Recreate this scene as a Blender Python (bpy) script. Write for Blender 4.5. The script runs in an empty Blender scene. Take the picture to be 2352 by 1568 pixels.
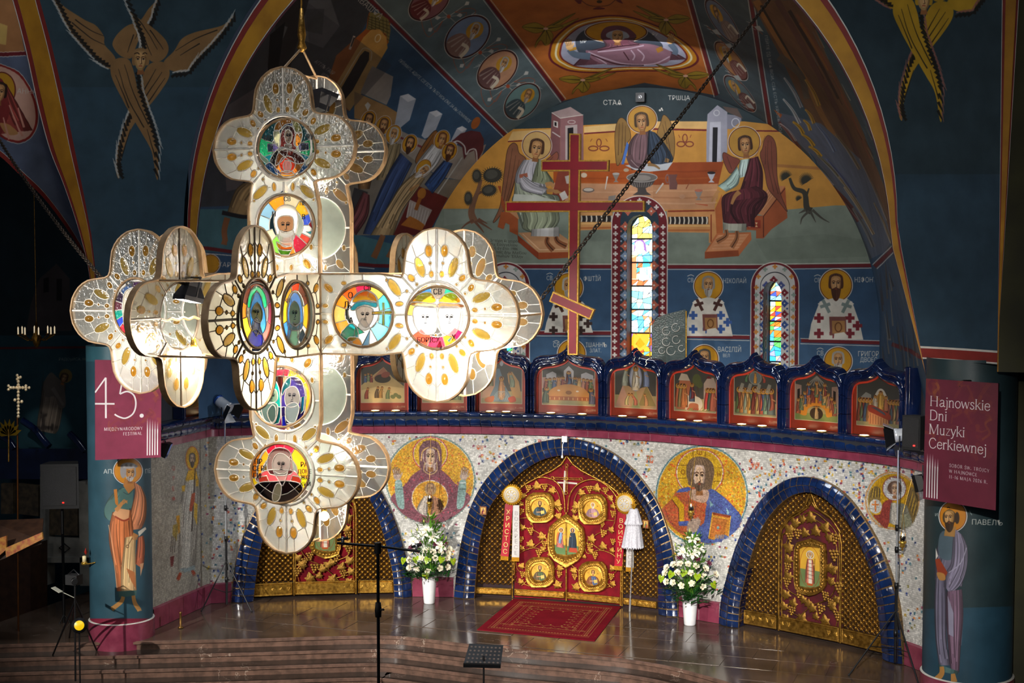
import bpy, bmesh, math, random
import numpy as np
from mathutils import Vector, Matrix
random.seed(7); RNG=np.random.default_rng(11)
pi=math.pi; sin=math.sin; cos=math.cos
SC=bpy.context.scene; COL=SC.collection
# ---------------------------------------------------------------- camera
YAW=math.radians(20.0); PITCH=math.atan((784-612)/3267.); FPX=3267.
CAM=np.array([8.172,0.,6.4])
_fw=np.array([-sin(YAW)*cos(PITCH),cos(YAW)*cos(PITCH),-sin(PITCH)])
_rt=np.array([cos(YAW),sin(YAW),0.]); _up=np.cross(_rt,_fw)
RM=np.stack([_rt,_up,_fw],1)
cd=bpy.data.cameras.new('camera'); cam=bpy.data.objects.new('camera',cd); COL.objects.link(cam)
cd.sensor_width=36.; cd.lens=36.*FPX/2352.; cd.clip_start=.1; cd.clip_end=200
m=Matrix.Identity(4)
for i in range(3):
    m[i][0]=_rt[i]; m[i][1]=_up[i]; m[i][2]=-_fw[i]; m[i][3]=CAM[i]
cam.matrix_world=m; SC.camera=cam
# ---------------------------------------------------------------- light and exposure
SC.view_settings.view_transform='Standard'; SC.view_settings.look='None'
SC.view_settings.gamma=1.; SC.view_settings.use_curve_mapping=False
SC.view_settings.exposure=0.0
W=bpy.data.worlds.new('world'); SC.world=W; W.use_nodes=True
W.node_tree.nodes['Background'].inputs[0].default_value=(.55,.68,1.,1)
W.node_tree.nodes['Background'].inputs[1].default_value=.026
def light(name,kind,loc,power,col=(1,1,1),target=None,size=.2,angle=40,blend=.5,sizey=None):
    d=bpy.data.lights.new(name,kind); d.energy=power; d.color=col
    if kind=='AREA':
        d.size=size
        if sizey: d.shape='RECTANGLE'; d.size_y=sizey
    else: d.shadow_soft_size=size
    if kind=='SPOT': d.spot_size=math.radians(angle); d.spot_blend=blend
    o=bpy.data.objects.new(name,d); COL.objects.link(o); o.location=loc
    if target is not None:
        o.rotation_euler=(Vector(target)-Vector(loc)).to_track_quat('-Z','Y').to_euler()
    return o
# daylight from the dome over the crossing, stage spots on the choir loft rail, added fills
light('dome_daylight','AREA',(0,14.5,21),900,(.82,.9,1.),(0,15,0),5.)
for p_,t_,w_ in(((-6.6,2.5,8.4),(-4.2,24.2,1.),16000),((-6.2,2.2,8.6),(-.6,25.4,1.1),11500),((7.2,2.5,8.4),(1.,25.4,1.1),11500),((7.6,2.2,8.6),(4.2,24.3,1.2),13000)): light('loft_spot','SPOT',p_,w_,(1.,.96,.9),t_,.09,27,.9)
light('loft_fill','SPOT',(7.4,1.5,9.4),3800,(1.,.97,.92),(1.,26.,5.5),.2,36,.9)  # wide fill added to lift the altar vault
light('front_soft_fill','AREA',(-2.5,1.,9.5),300,(1.,.95,.88),(.2,14.7,5.9),3.)  # soft fill added behind the viewer for the hanging cross's front
light('altar_daylight','AREA',(0.3,27.4,10.6),175,(.95,.97,1.),(0,29.6,6.),2.2)
# ---------------------------------------------------------------- projection helpers
def ray(px,py):
    d=np.stack([(np.asarray(px,float)-1176)/FPX,-(np.asarray(py,float)-784)/FPX,np.ones_like(np.asarray(px,float))],-1)
    return d@RM.T
def at_y(px,py,Y):
    d=ray(px,py); t=(Y-CAM[1])/d[...,1:2]; return CAM+d*t
def at_x(px,py,X):
    d=ray(px,py); t=(X-CAM[0])/d[...,0:1]; return CAM+d*t
def at_z(px,py,Z=0.):
    d=ray(px,py); t=(Z-CAM[2])/d[...,2:3]; return CAM+d*t
def at_d(px,py,D):           # at depth D along the view axis
    return CAM+ray(px,py)*D
def proj(P):
    q=(np.asarray(P,float)-CAM)@RM; return 1176+FPX*q[...,0]/q[...,2],784-FPX*q[...,1]/q[...,2]
def V3(a): return tuple(float(x) for x in a)
# ---------------------------------------------------------------- mesh builder
class MB:
    def __init__(s): s.v=[]; s.f=[]; s.m=[]; s.uv=[]; s.sm=[]
    def add(s,vs,fs,mat=0,smooth=False,uv=None):
        b=len(s.v); s.v.extend(V3(p) for p in vs)
        for f in fs:
            s.f.append([b+i for i in f]); s.m.append(mat); s.sm.append(smooth)
            s.uv.append([uv[i] for i in f] if uv is not None else None)
        return s
    def box(s,c,d,rot=None,mat=0):
        c=np.array(c,float); h=np.array(d,float)/2
        p=np.array([[x,y,z] for x in(-1,1) for y in(-1,1) for z in(-1,1)])*h
        if rot is not None: p=p@np.array(rot).T
        return s.add(p+c,[(0,1,3,2),(4,6,7,5),(0,4,5,1),(2,3,7,6),(0,2,6,4),(1,5,7,3)],mat)
    def frustum(s,c,a,b,h,z=(0,0,1),mat=0):   # rectangular taper
        vs=[]
        for (w,d),zz in((a,0),(b,h)):
            vs+=[(c[0]-w/2,c[1]-d/2,c[2]+zz),(c[0]+w/2,c[1]-d/2,c[2]+zz),(c[0]+w/2,c[1]+d/2,c[2]+zz),(c[0]-w/2,c[1]+d/2,c[2]+zz)]
        return s.add(vs,[(3,2,1,0),(4,5,6,7),(0,1,5,4),(1,2,6,5),(2,3,7,6),(3,0,4,7)],mat)
    def tube(s,path,r,n=8,mat=0,closed=False,smooth=True,cap=True,flat=1.,up=None):
        P=[np.array(p,float) for p in path]; k=len(P)
        rs=r if hasattr(r,'__len__') else [r]*k
        vs=[]; N0=None
        for i in range(k):
            a=P[(i-1)%k] if (closed or i>0) else P[i]; b=P[(i+1)%k] if (closed or i<k-1) else P[i]
            t=b-a; t=t/(np.linalg.norm(t)+1e-12)
            if up is not None: N=np.array(up,float)
            elif N0 is None: N=np.array([0,0,1.]) if abs(t[2])<.9 else np.array([1.,0,0])
            else: N=N0
            N=N-t*(N@t); N=N/(np.linalg.norm(N)+1e-12); N0=N; B=np.cross(t,N)
            for j in range(n):
                g=2*pi*j/n; vs.append(P[i]+rs[i]*(N*cos(g)*flat+B*sin(g)))
        fs=[]
        for i in range(k if closed else k-1):
            for j in range(n):
                a=i*n+j; b=i*n+(j+1)%n; c=((i+1)%k)*n+(j+1)%n; d=((i+1)%k)*n+j; fs.append((a,b,c,d))
        s.add(vs,fs,mat,smooth)
        if cap and not closed:
            s.add([vs[j] for j in range(n)],[tuple(range(n))[::-1]],mat); s.add(vs[-n:],[tuple(range(n))],mat)
        return s
    def lathe(s,c,prof,n=20,mat=0,smooth=True,axis=(0,0,1),closed_ends=True):
        ax=np.array(axis,float); ax/=np.linalg.norm(ax)
        N=np.array([1.,0,0]) if abs(ax[0])<.9 else np.array([0,1.,0]); N=N-ax*(N@ax); N/=np.linalg.norm(N); B=np.cross(ax,N)
        c=np.array(c,float); vs=[]
        for r,z in prof:
            for j in range(n):
                g=2*pi*j/n; vs.append(c+ax*z+r*(N*cos(g)+B*sin(g)))
        fs=[]
        for i in range(len(prof)-1):
            for j in range(n): fs.append((i*n+j,i*n+(j+1)%n,(i+1)*n+(j+1)%n,(i+1)*n+j))
        if closed_ends:
            if prof[0][0]>1e-5: fs.append(tuple(range(n))[::-1])
            if prof[-1][0]>1e-5: fs.append(tuple(range((len(prof)-1)*n,len(prof)*n)))
        return s.add(vs,fs,mat,smooth)
    def ball(s,c,r,n=8,k=5,mat=0,rot=None):
        r=np.array(r if hasattr(r,'__len__') else (r,r,r),float); vs=[]; fs=[]
        for i in range(k+1):
            a=pi*i/k
            for j in range(n):
                g=2*pi*j/n; p=np.array([sin(a)*cos(g),sin(a)*sin(g),cos(a)])*r
                if rot is not None: p=np.array(rot)@p
                vs.append(np.array(c)+p)
        for i in range(k):
            for j in range(n): fs.append((i*n+j,(i+1)*n+j,(i+1)*n+(j+1)%n,i*n+(j+1)%n))
        return s.add(vs,fs,mat,True)
    def prism(s,front,back,mat=0,side=None):     # two matching outlines (3D)
        n=len(front); side=mat if side is None else side
        s.add(front,[tuple(range(n))],mat); s.add(back,[tuple(range(n))[::-1]],mat)
        vs=list(front)+list(back)
        return s.add(vs,[(i,i+n,(i+1)%n+n,(i+1)%n) for i in range(n)],side)
    def strip(s,A,B,mat=0,smooth=True,uv=None,closed=False):
        n=len(A); vs=list(A)+list(B); k=n if closed else n-1
        return s.add(vs,[(i,(i+1)%n,n+(i+1)%n,n+i) for i in range(k)],mat,smooth,uv)
    def grid(s,G,mat=0,smooth=True,uv=None):
        h=len(G); w=len(G[0]); vs=[p for r in G for p in r]
        fs=[(i*w+j,i*w+j+1,(i+1)*w+j+1,(i+1)*w+j) for i in range(h-1) for j in range(w-1)]
        return s.add(vs,fs,mat,smooth,uv)
ORG={}
def mesh_of(name,mb,mats,org):
    me=bpy.data.meshes.new(name)
    vs=np.array(mb.v,float).reshape(-1,3)-np.array(org)
    me.from_pydata(vs.tolist(),[],mb.f)
    for x in (mats if isinstance(mats,(list,tuple)) else [mats]): me.materials.append(x)
    me.polygons.foreach_set('material_index',mb.m); me.polygons.foreach_set('use_smooth',mb.sm)
    if any(u is not None for u in mb.uv):
        l=me.uv_layers.new(name='UVMap'); out=[]
        for f,u in zip(mb.f,mb.uv): out.extend(u if u is not None else [(0,0)]*len(f))
        l.data.foreach_set('uv',[c for p in out for c in p])
    me.update(); return me
def tag(o,label=None,cat=None,group=None,kind=None):
    if label: o['label']=label
    if cat: o['category']=cat
    if group: o['group']=group
    if kind: o['kind']=kind
    return o
def obj(name,mb,mats,parent=None,org=None,label=None,cat=None,group=None,kind=None):
    if org is None: org=ORG[parent.name] if parent is not None else (0,0,0)
    me=mesh_of(name,mb,mats,org); o=bpy.data.objects.new(name,me); COL.objects.link(o)
    if parent is not None:
        po=ORG[parent.name]; o.parent=parent; o.location=[a-b for a,b in zip(org,po)]
    else: o.location=org
    ORG[o.name]=V3(org); return tag(o,label,cat,group,kind)
def thing(name,loc,label,cat,group=None,kind=None):
    o=bpy.data.objects.new(name,None); COL.objects.link(o); o.location=loc; o.empty_display_size=.1
    ORG[o.name]=V3(loc); return tag(o,label,cat,group,kind)
def inst(name,me,parent,M):      # an instance sharing mesh data; M = world 4x4
    o=bpy.data.objects.new(name,me); COL.objects.link(o); M=Matrix(M)
    if parent is not None:
        o.parent=parent; M=Matrix.Translation([-a for a in ORG[parent.name]])@M
    o.matrix_basis=M; ORG[o.name]=(0,0,0); return o
def frame(p,x,y,z,s=1.):
    return [[x[0]*s,y[0]*s,z[0]*s,p[0]],[x[1]*s,y[1]*s,z[1]*s,p[1]],[x[2]*s,y[2]*s,z[2]*s,p[2]],[0,0,0,1]]
# ---------------------------------------------------------------- materials
def hexc(h): h=h.lstrip('#'); return np.array([int(h[i:i+2],16)/255. for i in(0,2,4)])
def lin(h):
    c=hexc(h) if isinstance(h,str) else np.array(h[:3],float)
    return tuple(np.where(c<=.04045,c/12.92,((c+.055)/1.055)**2.4))+(1.,)
def mat(name,col,rough=.5,metal=0.,col2=None,nscale=6.,bump=0.,bscale=40.,emit=None,estr=0.,coat=0.,spec=.5,trans=0.,detail=4.,ramp=(.35,.65)):
    M=bpy.data.materials.new(name); M.use_nodes=True; nt=M.node_tree; N=nt.nodes; L=nt.links; b=N['Principled BSDF']
    b.inputs['Base Color'].default_value=lin(col); b.inputs['Roughness'].default_value=rough; b.inputs['Metallic'].default_value=metal
    b.inputs['Coat Weight'].default_value=coat; b.inputs['Coat Roughness'].default_value=.06; b.inputs['Specular IOR Level'].default_value=spec
    b.inputs['Transmission Weight'].default_value=trans
    tc=N.new('ShaderNodeTexCoord')
    nz=N.new('ShaderNodeTexNoise'); nz.inputs['Scale'].default_value=nscale; nz.inputs['Detail'].default_value=detail; L.new(tc.outputs['Object'],nz.inputs['Vector'])
    cr=N.new('ShaderNodeValToRGB'); L.new(nz.outputs['Fac'],cr.inputs['Fac'])
    c1=lin(col); c2=lin(col2) if col2 else tuple(x*.82 for x in c1[:3])+(1.,)
    cr.color_ramp.elements[0].position=ramp[0]; cr.color_ramp.elements[1].position=ramp[1]
    cr.color_ramp.elements[0].color=c1; cr.color_ramp.elements[1].color=c2
    L.new(cr.outputs['Color'],b.inputs['Base Color'])
    if bump:
        n2=N.new('ShaderNodeTexNoise'); n2.inputs['Scale'].default_value=bscale; n2.inputs['Detail'].default_value=3; L.new(tc.outputs['Object'],n2.inputs['Vector'])
        bp=N.new('ShaderNodeBump'); bp.inputs['Strength'].default_value=bump; bp.inputs['Distance'].default_value=.02
        L.new(n2.outputs['Fac'],bp.inputs['Height']); L.new(bp.outputs['Normal'],b.inputs['Normal'])
    if emit: b.inputs['Emission Color'].default_value=lin(emit); b.inputs['Emission Strength'].default_value=estr
    return M
def glassmat(name,col,gloss=.12,diff=.25,alpha=0.,emit=None):   # stained or clear art glass: lets lamp light through, scatters it
    M=bpy.data.materials.new(name); M.use_nodes=True; nt=M.node_tree; N=nt.nodes; L=nt.links
    N.remove(N['Principled BSDF']); out=N['Material Output']; c=lin(col)
    tr=N.new('ShaderNodeBsdfTranslucent'); df=N.new('ShaderNodeBsdfDiffuse'); gl=N.new('ShaderNodeBsdfGlossy'); tp=N.new('ShaderNodeBsdfTransparent')
    tc=N.new('ShaderNodeTexCoord'); nz=N.new('ShaderNodeTexNoise'); nz.inputs['Scale'].default_value=9; nz.inputs['Detail'].default_value=5
    L.new(tc.outputs['Object'],nz.inputs['Vector'])
    mx=N.new('ShaderNodeMix'); mx.data_type='RGBA'; L.new(nz.outputs['Fac'],mx.inputs[0]); mx.inputs[6].default_value=c; mx.inputs[7].default_value=tuple(x*.72 for x in c[:3])+(1,)
    for s in (tr,df): L.new(mx.outputs[2],s.inputs['Color'])
    tp.inputs['Color'].default_value=c; gl.inputs['Roughness'].default_value=.18
    bp=N.new('ShaderNodeBump'); bp.inputs['Strength'].default_value=.35; bp.inputs['Distance'].default_value=.02; n2=N.new('ShaderNodeTexNoise'); n2.inputs['Scale'].default_value=30
    L.new(tc.outputs['Object'],n2.inputs['Vector']); L.new(n2.outputs['Fac'],bp.inputs['Height']); L.new(bp.outputs['Normal'],gl.inputs['Normal'])
    a=N.new('ShaderNodeMixShader'); a.inputs[0].default_value=diff; L.new(tr.outputs[0],a.inputs[1]); L.new(df.outputs[0],a.inputs[2])
    b=N.new('ShaderNodeMixShader'); b.inputs[0].default_value=gloss; L.new(a.outputs[0],b.inputs[1]); L.new(gl.outputs[0],b.inputs[2])
    if alpha>0:
        d=N.new('ShaderNodeMixShader'); d.inputs[0].default_value=alpha; L.new(b.outputs[0],d.inputs[1]); L.new(tp.outputs[0],d.inputs[2]); b=d
    L.new(b.outputs[0],out.inputs['Surface']); return M
def paintmat(name,img,rough=.75,bump=.08,spec=.25,emit=0.,metal=0.):
    M=bpy.data.materials.new(name); M.use_nodes=True; nt=M.node_tree; N=nt.nodes; L=nt.links; b=N['Principled BSDF']
    t=N.new('ShaderNodeTexImage'); t.image=img; t.extension='EXTEND'; uv=N.new('ShaderNodeUVMap'); uv.uv_map='UVMap'; L.new(uv.outputs[0],t.inputs[0])
    tc=N.new('ShaderNodeTexCoord'); nz=N.new('ShaderNodeTexNoise'); nz.inputs['Scale'].default_value=2.5; nz.inputs['Detail'].default_value=8; L.new(tc.outputs['Object'],nz.inputs['Vector'])
    mr=N.new('ShaderNodeMapRange'); mr.inputs[1].default_value=.3; mr.inputs[2].default_value=.7; mr.inputs[3].default_value=.78; mr.inputs[4].default_value=1.12; L.new(nz.outputs['Fac'],mr.inputs[0])
    mu=N.new('ShaderNodeMix'); mu.data_type='RGBA'; mu.blend_type='MULTIPLY'; mu.inputs[0].default_value=1.; L.new(t.outputs[0],mu.inputs[6]); L.new(mr.outputs[0],mu.inputs[7])
    L.new(mu.outputs[2],b.inputs['Base Color']); b.inputs['Roughness'].default_value=rough; b.inputs['Specular IOR Level'].default_value=spec; b.inputs['Metallic'].default_value=metal
    if emit: L.new(t.outputs[0],b.inputs['Emission Color']); b.inputs['Emission Strength'].default_value=emit
    if bump:
        n2=N.new('ShaderNodeTexNoise'); n2.inputs['Scale'].default_value=35; n2.inputs['Detail'].default_value=4; L.new(tc.outputs['Object'],n2.inputs['Vector'])
        bp=N.new('ShaderNodeBump'); bp.inputs['Strength'].default_value=bump; bp.inputs['Distance'].default_value=.02; L.new(n2.outputs['Fac'],bp.inputs['Height']); L.new(bp.outputs['Normal'],b.inputs['Normal'])
    return M
# ---------------------------------------------------------------- hand-painted murals: a small vector painter
GLYPH={}
def glyphs(s):
    if s not in GLYPH:
        c=bpy.data.curves.new('t','FONT'); c.body=s; c.resolution_u=3; o=bpy.data.objects.new('t',c); COL.objects.link(o)
        dg=bpy.context.evaluated_depsgraph_get(); me=bpy.data.meshes.new_from_object(o.evaluated_get(dg))
        v=[x.co[:2] for x in me.vertices]; GLYPH[s]=[np.array([v[i] for i in p.vertices]) for p in me.polygons]
        bpy.data.objects.remove(o); bpy.data.curves.remove(c); bpy.data.meshes.remove(me)
    return GLYPH[s]
def crom(p,closed=True,n=6):
    p=np.asarray(p,float); k=len(p)
    if k<3: return p
    out=[]
    for i in range(k if closed else k-1):
        a,b,c,d=(p[(i-1)%k],p[i],p[(i+1)%k],p[(i+2)%k]) if closed else (p[max(i-1,0)],p[i],p[i+1],p[min(i+2,k-1)])
        for t in np.arange(n)/n: out.append(.5*((2*b)+(-a+c)*t+(2*a-5*b+4*c-d)*t*t+(-a+3*b-3*c+d)*t**3))
    if not closed: out.append(p[-1])
    return np.array(out)
def pts2(l):
    if isinstance(l,str): l=[float(x) for x in l.replace(';',' ').replace(',',' ').split()]
    return np.asarray(l,float).reshape(-1,2)
class Canvas:
    """paints in coordinates ox+x/sc (view coordinates of one crop) onto a raster covering x0..x1,y0..y1"""
    def __init__(s,x0,y0,x1,y1,ss=1.,bg='808080'):
        s.x0,s.y0,s.ss=x0,y0,ss; s.w=int((x1-x0)*ss); s.h=int((y1-y0)*ss); s.img=np.empty((s.h,s.w,3),np.float32); s.img[:]=hexc(bg); s.bg=hexc(bg); s.t=(0,0,1.)
    def view(s,ox=0,oy=0,sc=1.): s.t=(ox,oy,sc); return s
    def _m(s,p): p=np.asarray(p,float); ox,oy,sc=s.t; return np.stack([(ox+p[:,0]/sc-s.x0)*s.ss,(oy+p[:,1]/sc-s.y0)*s.ss],1)
    def cover(s,polys):
        A=np.concatenate(polys); x0=max(int(A[:,0].min())-1,0); x1=min(int(A[:,0].max())+2,s.w); y0=max(int(A[:,1].min())-1,0); y1=min(int(A[:,1].max())+2,s.h)
        if x1<=x0 or y1<=y0: return None
        K=3; tot=np.zeros((y1-y0,x1-x0),np.float32)
        for p in polys:
            a0=max(int(p[:,1].min())-1,y0); a1=min(int(p[:,1].max())+2,y1)
            if a1<=a0: continue
            ys=(np.arange((a1-a0)*K)+.5)/K+a0; q=np.roll(p,-1,0); up=(p[:,1]<=ys[:,None])!=(q[:,1]<=ys[:,None])
            with np.errstate(all='ignore'):
                xs=p[:,0]+(ys[:,None]-p[:,1])*(q[:,0]-p[:,0])/(q[:,1]-p[:,1])
            xs=np.where(up,xs,np.inf); xs.sort(1); n=int(up.sum(1).max())
            acc=np.zeros((len(ys),x1-x0+2),np.float32)
            for j in range(n):
                x=xs[:,j]; ok=np.isfinite(x); 
                if not ok.any(): continue
                xr=np.clip(x[ok]-x0,0,x1-x0-1e-3); i=xr.astype(int); f=xr-i; r=np.nonzero(ok)[0]; sg=1. if j%2==0 else -1.
                acc[r,i]+=sg*(1-f); acc[r,i+1]+=sg*f
            c=np.cumsum(acc,1)[:,:x1-x0].reshape(a1-a0,K,-1).mean(1); tot[a0-y0:a1-y0]+=np.clip(c,0,1)
        return x0,y0,x1,y1,np.clip(tot,0,1)
    def blend(s,polys,col,a=1.):
        r=s.cover(polys)
        if r is None: return s
        x0,y0,x1,y1,c=r; c=(c*a)[...,None]; s.img[y0:y1,x0:x1]=s.img[y0:y1,x0:x1]*(1-c)+hexc(col)*c; return s
    def P(s,p,col,sm=0,a=1.):
        p=pts2(p); p=crom(p) if sm else p; return s.blend([s._m(p)],col,a)
    def _strk(s,p,w):
        k=len(p); ws=np.linspace(w[0],w[1],k) if hasattr(w,'__len__') else np.full(k,w); out=[]
        d=np.gradient(p,axis=0); d/=np.linalg.norm(d,axis=1)[:,None]+1e-9; n=np.stack([-d[:,1],d[:,0]],1)
        A=p+n*ws[:,None]/2; B=p-n*ws[:,None]/2
        return [np.concatenate([A,B[::-1]])] if k<3 else [np.array([A[i],A[i+1],B[i+1],B[i]]) for i in range(k-1)]
    def L(s,p,w,col,sm=1,a=1.,closed=0):
        p=pts2(p); 
        if len(p)<2: return s
        if sm and len(p)>2: p=crom(p,bool(closed))
        if closed: p=np.concatenate([p,p[:1]])
        return s.blend([s._m(q) for q in s._strk(p,w)],col,a)
    def _el(s,cx,cy,rx,ry,rot=0,n=40):
        t=np.linspace(0,2*pi,n,endpoint=False); x=rx*np.cos(t); y=ry*np.sin(t); c,k=cos(rot),sin(rot); return np.stack([cx+x*c-y*k,cy+x*k+y*c],1)
    def E(s,cx,cy,rx,ry,col,rot=0,a=1.): return s.blend([s._m(s._el(cx,cy,rx,ry,rot))],col,a)
    def ring(s,cx,cy,rx,ry,w,col,rot=0,a=1.): return s.L(s._el(cx,cy,rx,ry,rot),w,col,0,a,1)
    def D(s,Lp,Rp,col,n=5,dk=None,lt=None,w=2.2,sm=1):
        Lp=pts2(Lp); Rp=pts2(Rp); A=crom(Lp,False) if sm else Lp; B=crom(Rp,False) if sm else Rp
        s.blend([s._m(np.concatenate([A,B[::-1]]))],col)
        k=max(len(A),len(B)); f=lambda Q:np.stack([np.interp(np.linspace(0,1,k),np.linspace(0,1,len(Q)),Q[:,i]) for i in(0,1)],1)
        A=f(A);B=f(B); h=hexc(col); dk=dk or '%02x%02x%02x'%tuple((h*.5*255).astype(int)); lt=lt or '%02x%02x%02x'%tuple((np.clip(h*1.32+.06,0,1)*255).astype(int))
        r=random.Random(int(abs(Lp.sum()))%9999); mx=lambda g:A*(1-g)+B*g
        for g0,g1,kk,al in((0,.2,dk,.45),(.8,1,dk,.5),(.34,.62,lt,.28),(.1,.3,lt,.18)): s.blend([s._m(np.concatenate([mx(g0),mx(g1)[::-1]]))],kk,al)
        for i in range(n):
            a=(i+.5+r.uniform(-.3,.3))/n; b=min(max(a+r.uniform(-.16,.16),.04),.96); g=np.linspace(a,b,k)[:,None]; q=A*(1-g)+B*g
            i0=int(k*r.uniform(0,.25)); i1=int(k*r.uniform(.7,1.))
            if i1-i0>2:
                s.blend([s._m(z) for z in s._strk(q[i0:i1],(w*.6,w*1.7))],lt if i%2 else dk,.6)
                if i%2==0: 
                    q2=q+np.array([w*1.2,0]); s.blend([s._m(z) for z in s._strk(q2[i0:i1],(w*.3,w))],lt,.45)
        s.L(A,w*.7,dk,0); s.L(B,w*.7,dk,0); return s
    def T(s,txt,x,y,h,col,rot=0.,sx=1.,a=1.,mid=0,shear=0.):
        g=glyphs(txt); 
        if not g: return s
        wd=max(q[:,0].max() for q in g); k=h/.73; c,n=cos(rot),sin(rot); out=[]
        for q in g:
            X=(q[:,0]-(wd/2 if mid else 0)+q[:,1]*shear)*k*sx; Y=-q[:,1]*k; out.append(s._m(np.stack([x+X*c-Y*n,y+X*n+Y*c],1)))
        return s.blend(out,col,a)
    def halo(s,cx,cy,r,rx=None,col='c08a1c',edge='d8cfc0',rot=0,w=2.):
        rx=rx or r; s.E(cx,cy,rx,r,col,rot); s.ring(cx,cy,rx,r,w*1.4,'4a1712',rot); s.ring(cx,cy,rx*1.03,r*1.03,w,edge,rot); return s
    def face(s,cx,cy,h,hair='2a1a14',beard=None,skin='b58553',tilt=0.,sq=1.,look=0.,blen=.5,cover=None,bald=0):
        """Byzantine face, h = half height; sq squeezes it sideways"""
        T0=s.t; ox,oy,sc=T0; c,n=cos(tilt),sin(tilt)
        def q(l): p=pts2(l)*h; p[:,0]*=sq; return np.stack([cx+p[:,0]*c-p[:,1]*n,cy+p[:,0]*n+p[:,1]*c],1)
        dk='3a2114'; lt='dcae7a'
        if cover: s.P(q('-1.05,-.5 -.7,-1.2 0,-1.45 .7,-1.2 1.05,-.5 1.1,.5 .9,1.3 0,1.6 -.9,1.3 -1.1,.5'),cover,1)
        elif not bald: s.P(q('-.9,-.4 -.75,-1.1 0,-1.38 .75,-1.1 .92,-.4 .9,.35 .6,.5 0,0 -.6,.5 -.9,.35'),hair,1)
        else: s.P(q('-.88,-.2 -.8,.4 -.5,.5 0,0 .5,.5 .8,.4 .88,-.2 .7,-.8 0,-1.2 -.7,-.8'),hair,1)
        s.P(q('-.28,.7 -.4,1.5 .4,1.5 .28,.7'),'8a5a34')
        s.P(q('-.62,-.4 -.5,-.92 0,-1.08 .5,-.92 .62,-.4 .6,.3 .38,.85 0,1.05 -.38,.85 -.6,.3'),skin,1)
        s.P(q(f'{-.42+look},-.3 {-.3+look},-.8 {.1+look},-.9 {.42+look},-.6 {.4+look},.2 {.2+look},.7 {-.2+look},.7 {-.42+look},.2'),lt,1,.45)
        s.P(q('.3,-.8 .62,-.4 .6,.3 .38,.85 .2,.95 .45,.3 .5,-.3'),dk,1,.35)
        if beard:
            b=blen; s.P(q(f'-.66,-.05 -.5,.5 -.2,.42 0,.36 .2,.42 .5,.5 .66,-.05 .62,.6 .4,{.9+b} 0,{1.1+b*1.3} -.4,{.9+b} -.62,.6'),beard,1)
            d2='%02x%02x%02x'%tuple((np.clip(hexc(beard)*1.5+.05,0,1)*255).astype(int))
            for x in(-.35,-.12,.12,.35): s.L(q(f'{x},.6 {x*1.1},.9 {x*.7},{1.1+b}'),h*.05,d2 if x>0 else dk,1,.7)
            s.P(q('-.16,.52 0,.46 .16,.52 .1,.62 -.1,.62'),'7a3a28')
        else: s.L(q('-.2,.58 0,.55 .2,.58'),h*.09,'8a3a28')
        for e in(-1,1):
            s.L(q(f'{e*.08+look},-.34 {e*.3+look},-.46 {e*.52+look*.6},-.3'),(h*.1,h*.05),dk)
            s.E(*q(f'{e*.29+look},-.18')[0],h*.17*sq,h*.1,'d8c8a8',tilt); s.E(*q(f'{e*.29+look},-.18')[0],h*.085*sq,h*.095,'1a0f0a',tilt)
            s.L(q(f'{e*.12+look},-.16 {e*.3+look},-.28 {e*.48+look},-.14'),h*.05,dk)
        s.L(q(f'{.07+look},-.3 {.05+look},.1 {.13+look},.3 {-.06+look},.36'),h*.07,dk,1,.85); s.L(q(f'{-.02+look},-.25 {-.02+look},.24'),h*.07,'f0d0a0',1,.8)
        if not cover and not bald:
            for x in(-.5,-.2,.1,.4): s.L(q(f'{x*.6},-1.3 {x*1.2},-1.05 {x*1.7},-.7'),h*.05,'8a7660',1,.5)
        return s
    def hand(s,x,y,r,rot=0,col='b58553',up=1):
        """raised or holding palm with separate fingers"""
        c,n=cos(rot),sin(rot); f=lambda l:np.stack([x+(pts2(l)*r)[:,0]*c-(pts2(l)*r)[:,1]*n,y+(pts2(l)*r)[:,0]*n+(pts2(l)*r)[:,1]*c],1)
        s.P(f('-.5,.9 -.55,0 .5,0 .5,.9'),col,1)
        for i,(a,l) in enumerate(((-.42,.85),(-.14,1.1),(.14,1.05),(.42,.8))):
            s.L(f(f'{a},.2 {a*1.25},{-l}'),r*.27,'3a2114',0); s.L(f(f'{a},.2 {a*1.25},{-l*.95}'),r*.2,col,0)
        s.L(f('.45,.6 .8,.2 .85,-.15'),r*.24,col); return s
    def sample(s,px,py):
        x=(px-s.x0)*s.ss-.5; y=(py-s.y0)*s.ss-.5; x=np.clip(x,0,s.w-1.001); y=np.clip(y,0,s.h-1.001); i=x.astype(int); j=y.astype(int); fx=(x-i)[...,None]; fy=(y-j)[...,None]; I=s.img
        return (I[j,i]*(1-fx)+I[j,i+1]*fx)*(1-fy)+(I[j+1,i]*(1-fx)+I[j+1,i+1]*fx)*fy
def to_image(name,a):           # a: rows from the bottom (v=0) up, display colours
    h,w=a.shape[:2]; im=bpy.data.images.new(name,w,h); b=np.ones((h,w,4),np.float32); b[...,:3]=np.clip(a,0,1); im.pixels.foreach_set(b.ravel()); im.update(); im.pack(); return im
def bake(name,canvas,S,w,h,post=None):
    """sample a traced painting over surface S(u,v)->xyz so that it becomes that surface's own print"""
    u,v=np.meshgrid((np.arange(w)+.5)/w,(np.arange(h)+.5)/h); P=S(u,v); px,py=proj(P); a=canvas.sample(px,py)
    q=(P-CAM)@RM; bad=q[...,2]<.5; a[bad]=canvas.bg
    if post is not None: a=post(a,u,v)
    return to_image(name,a)
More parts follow.
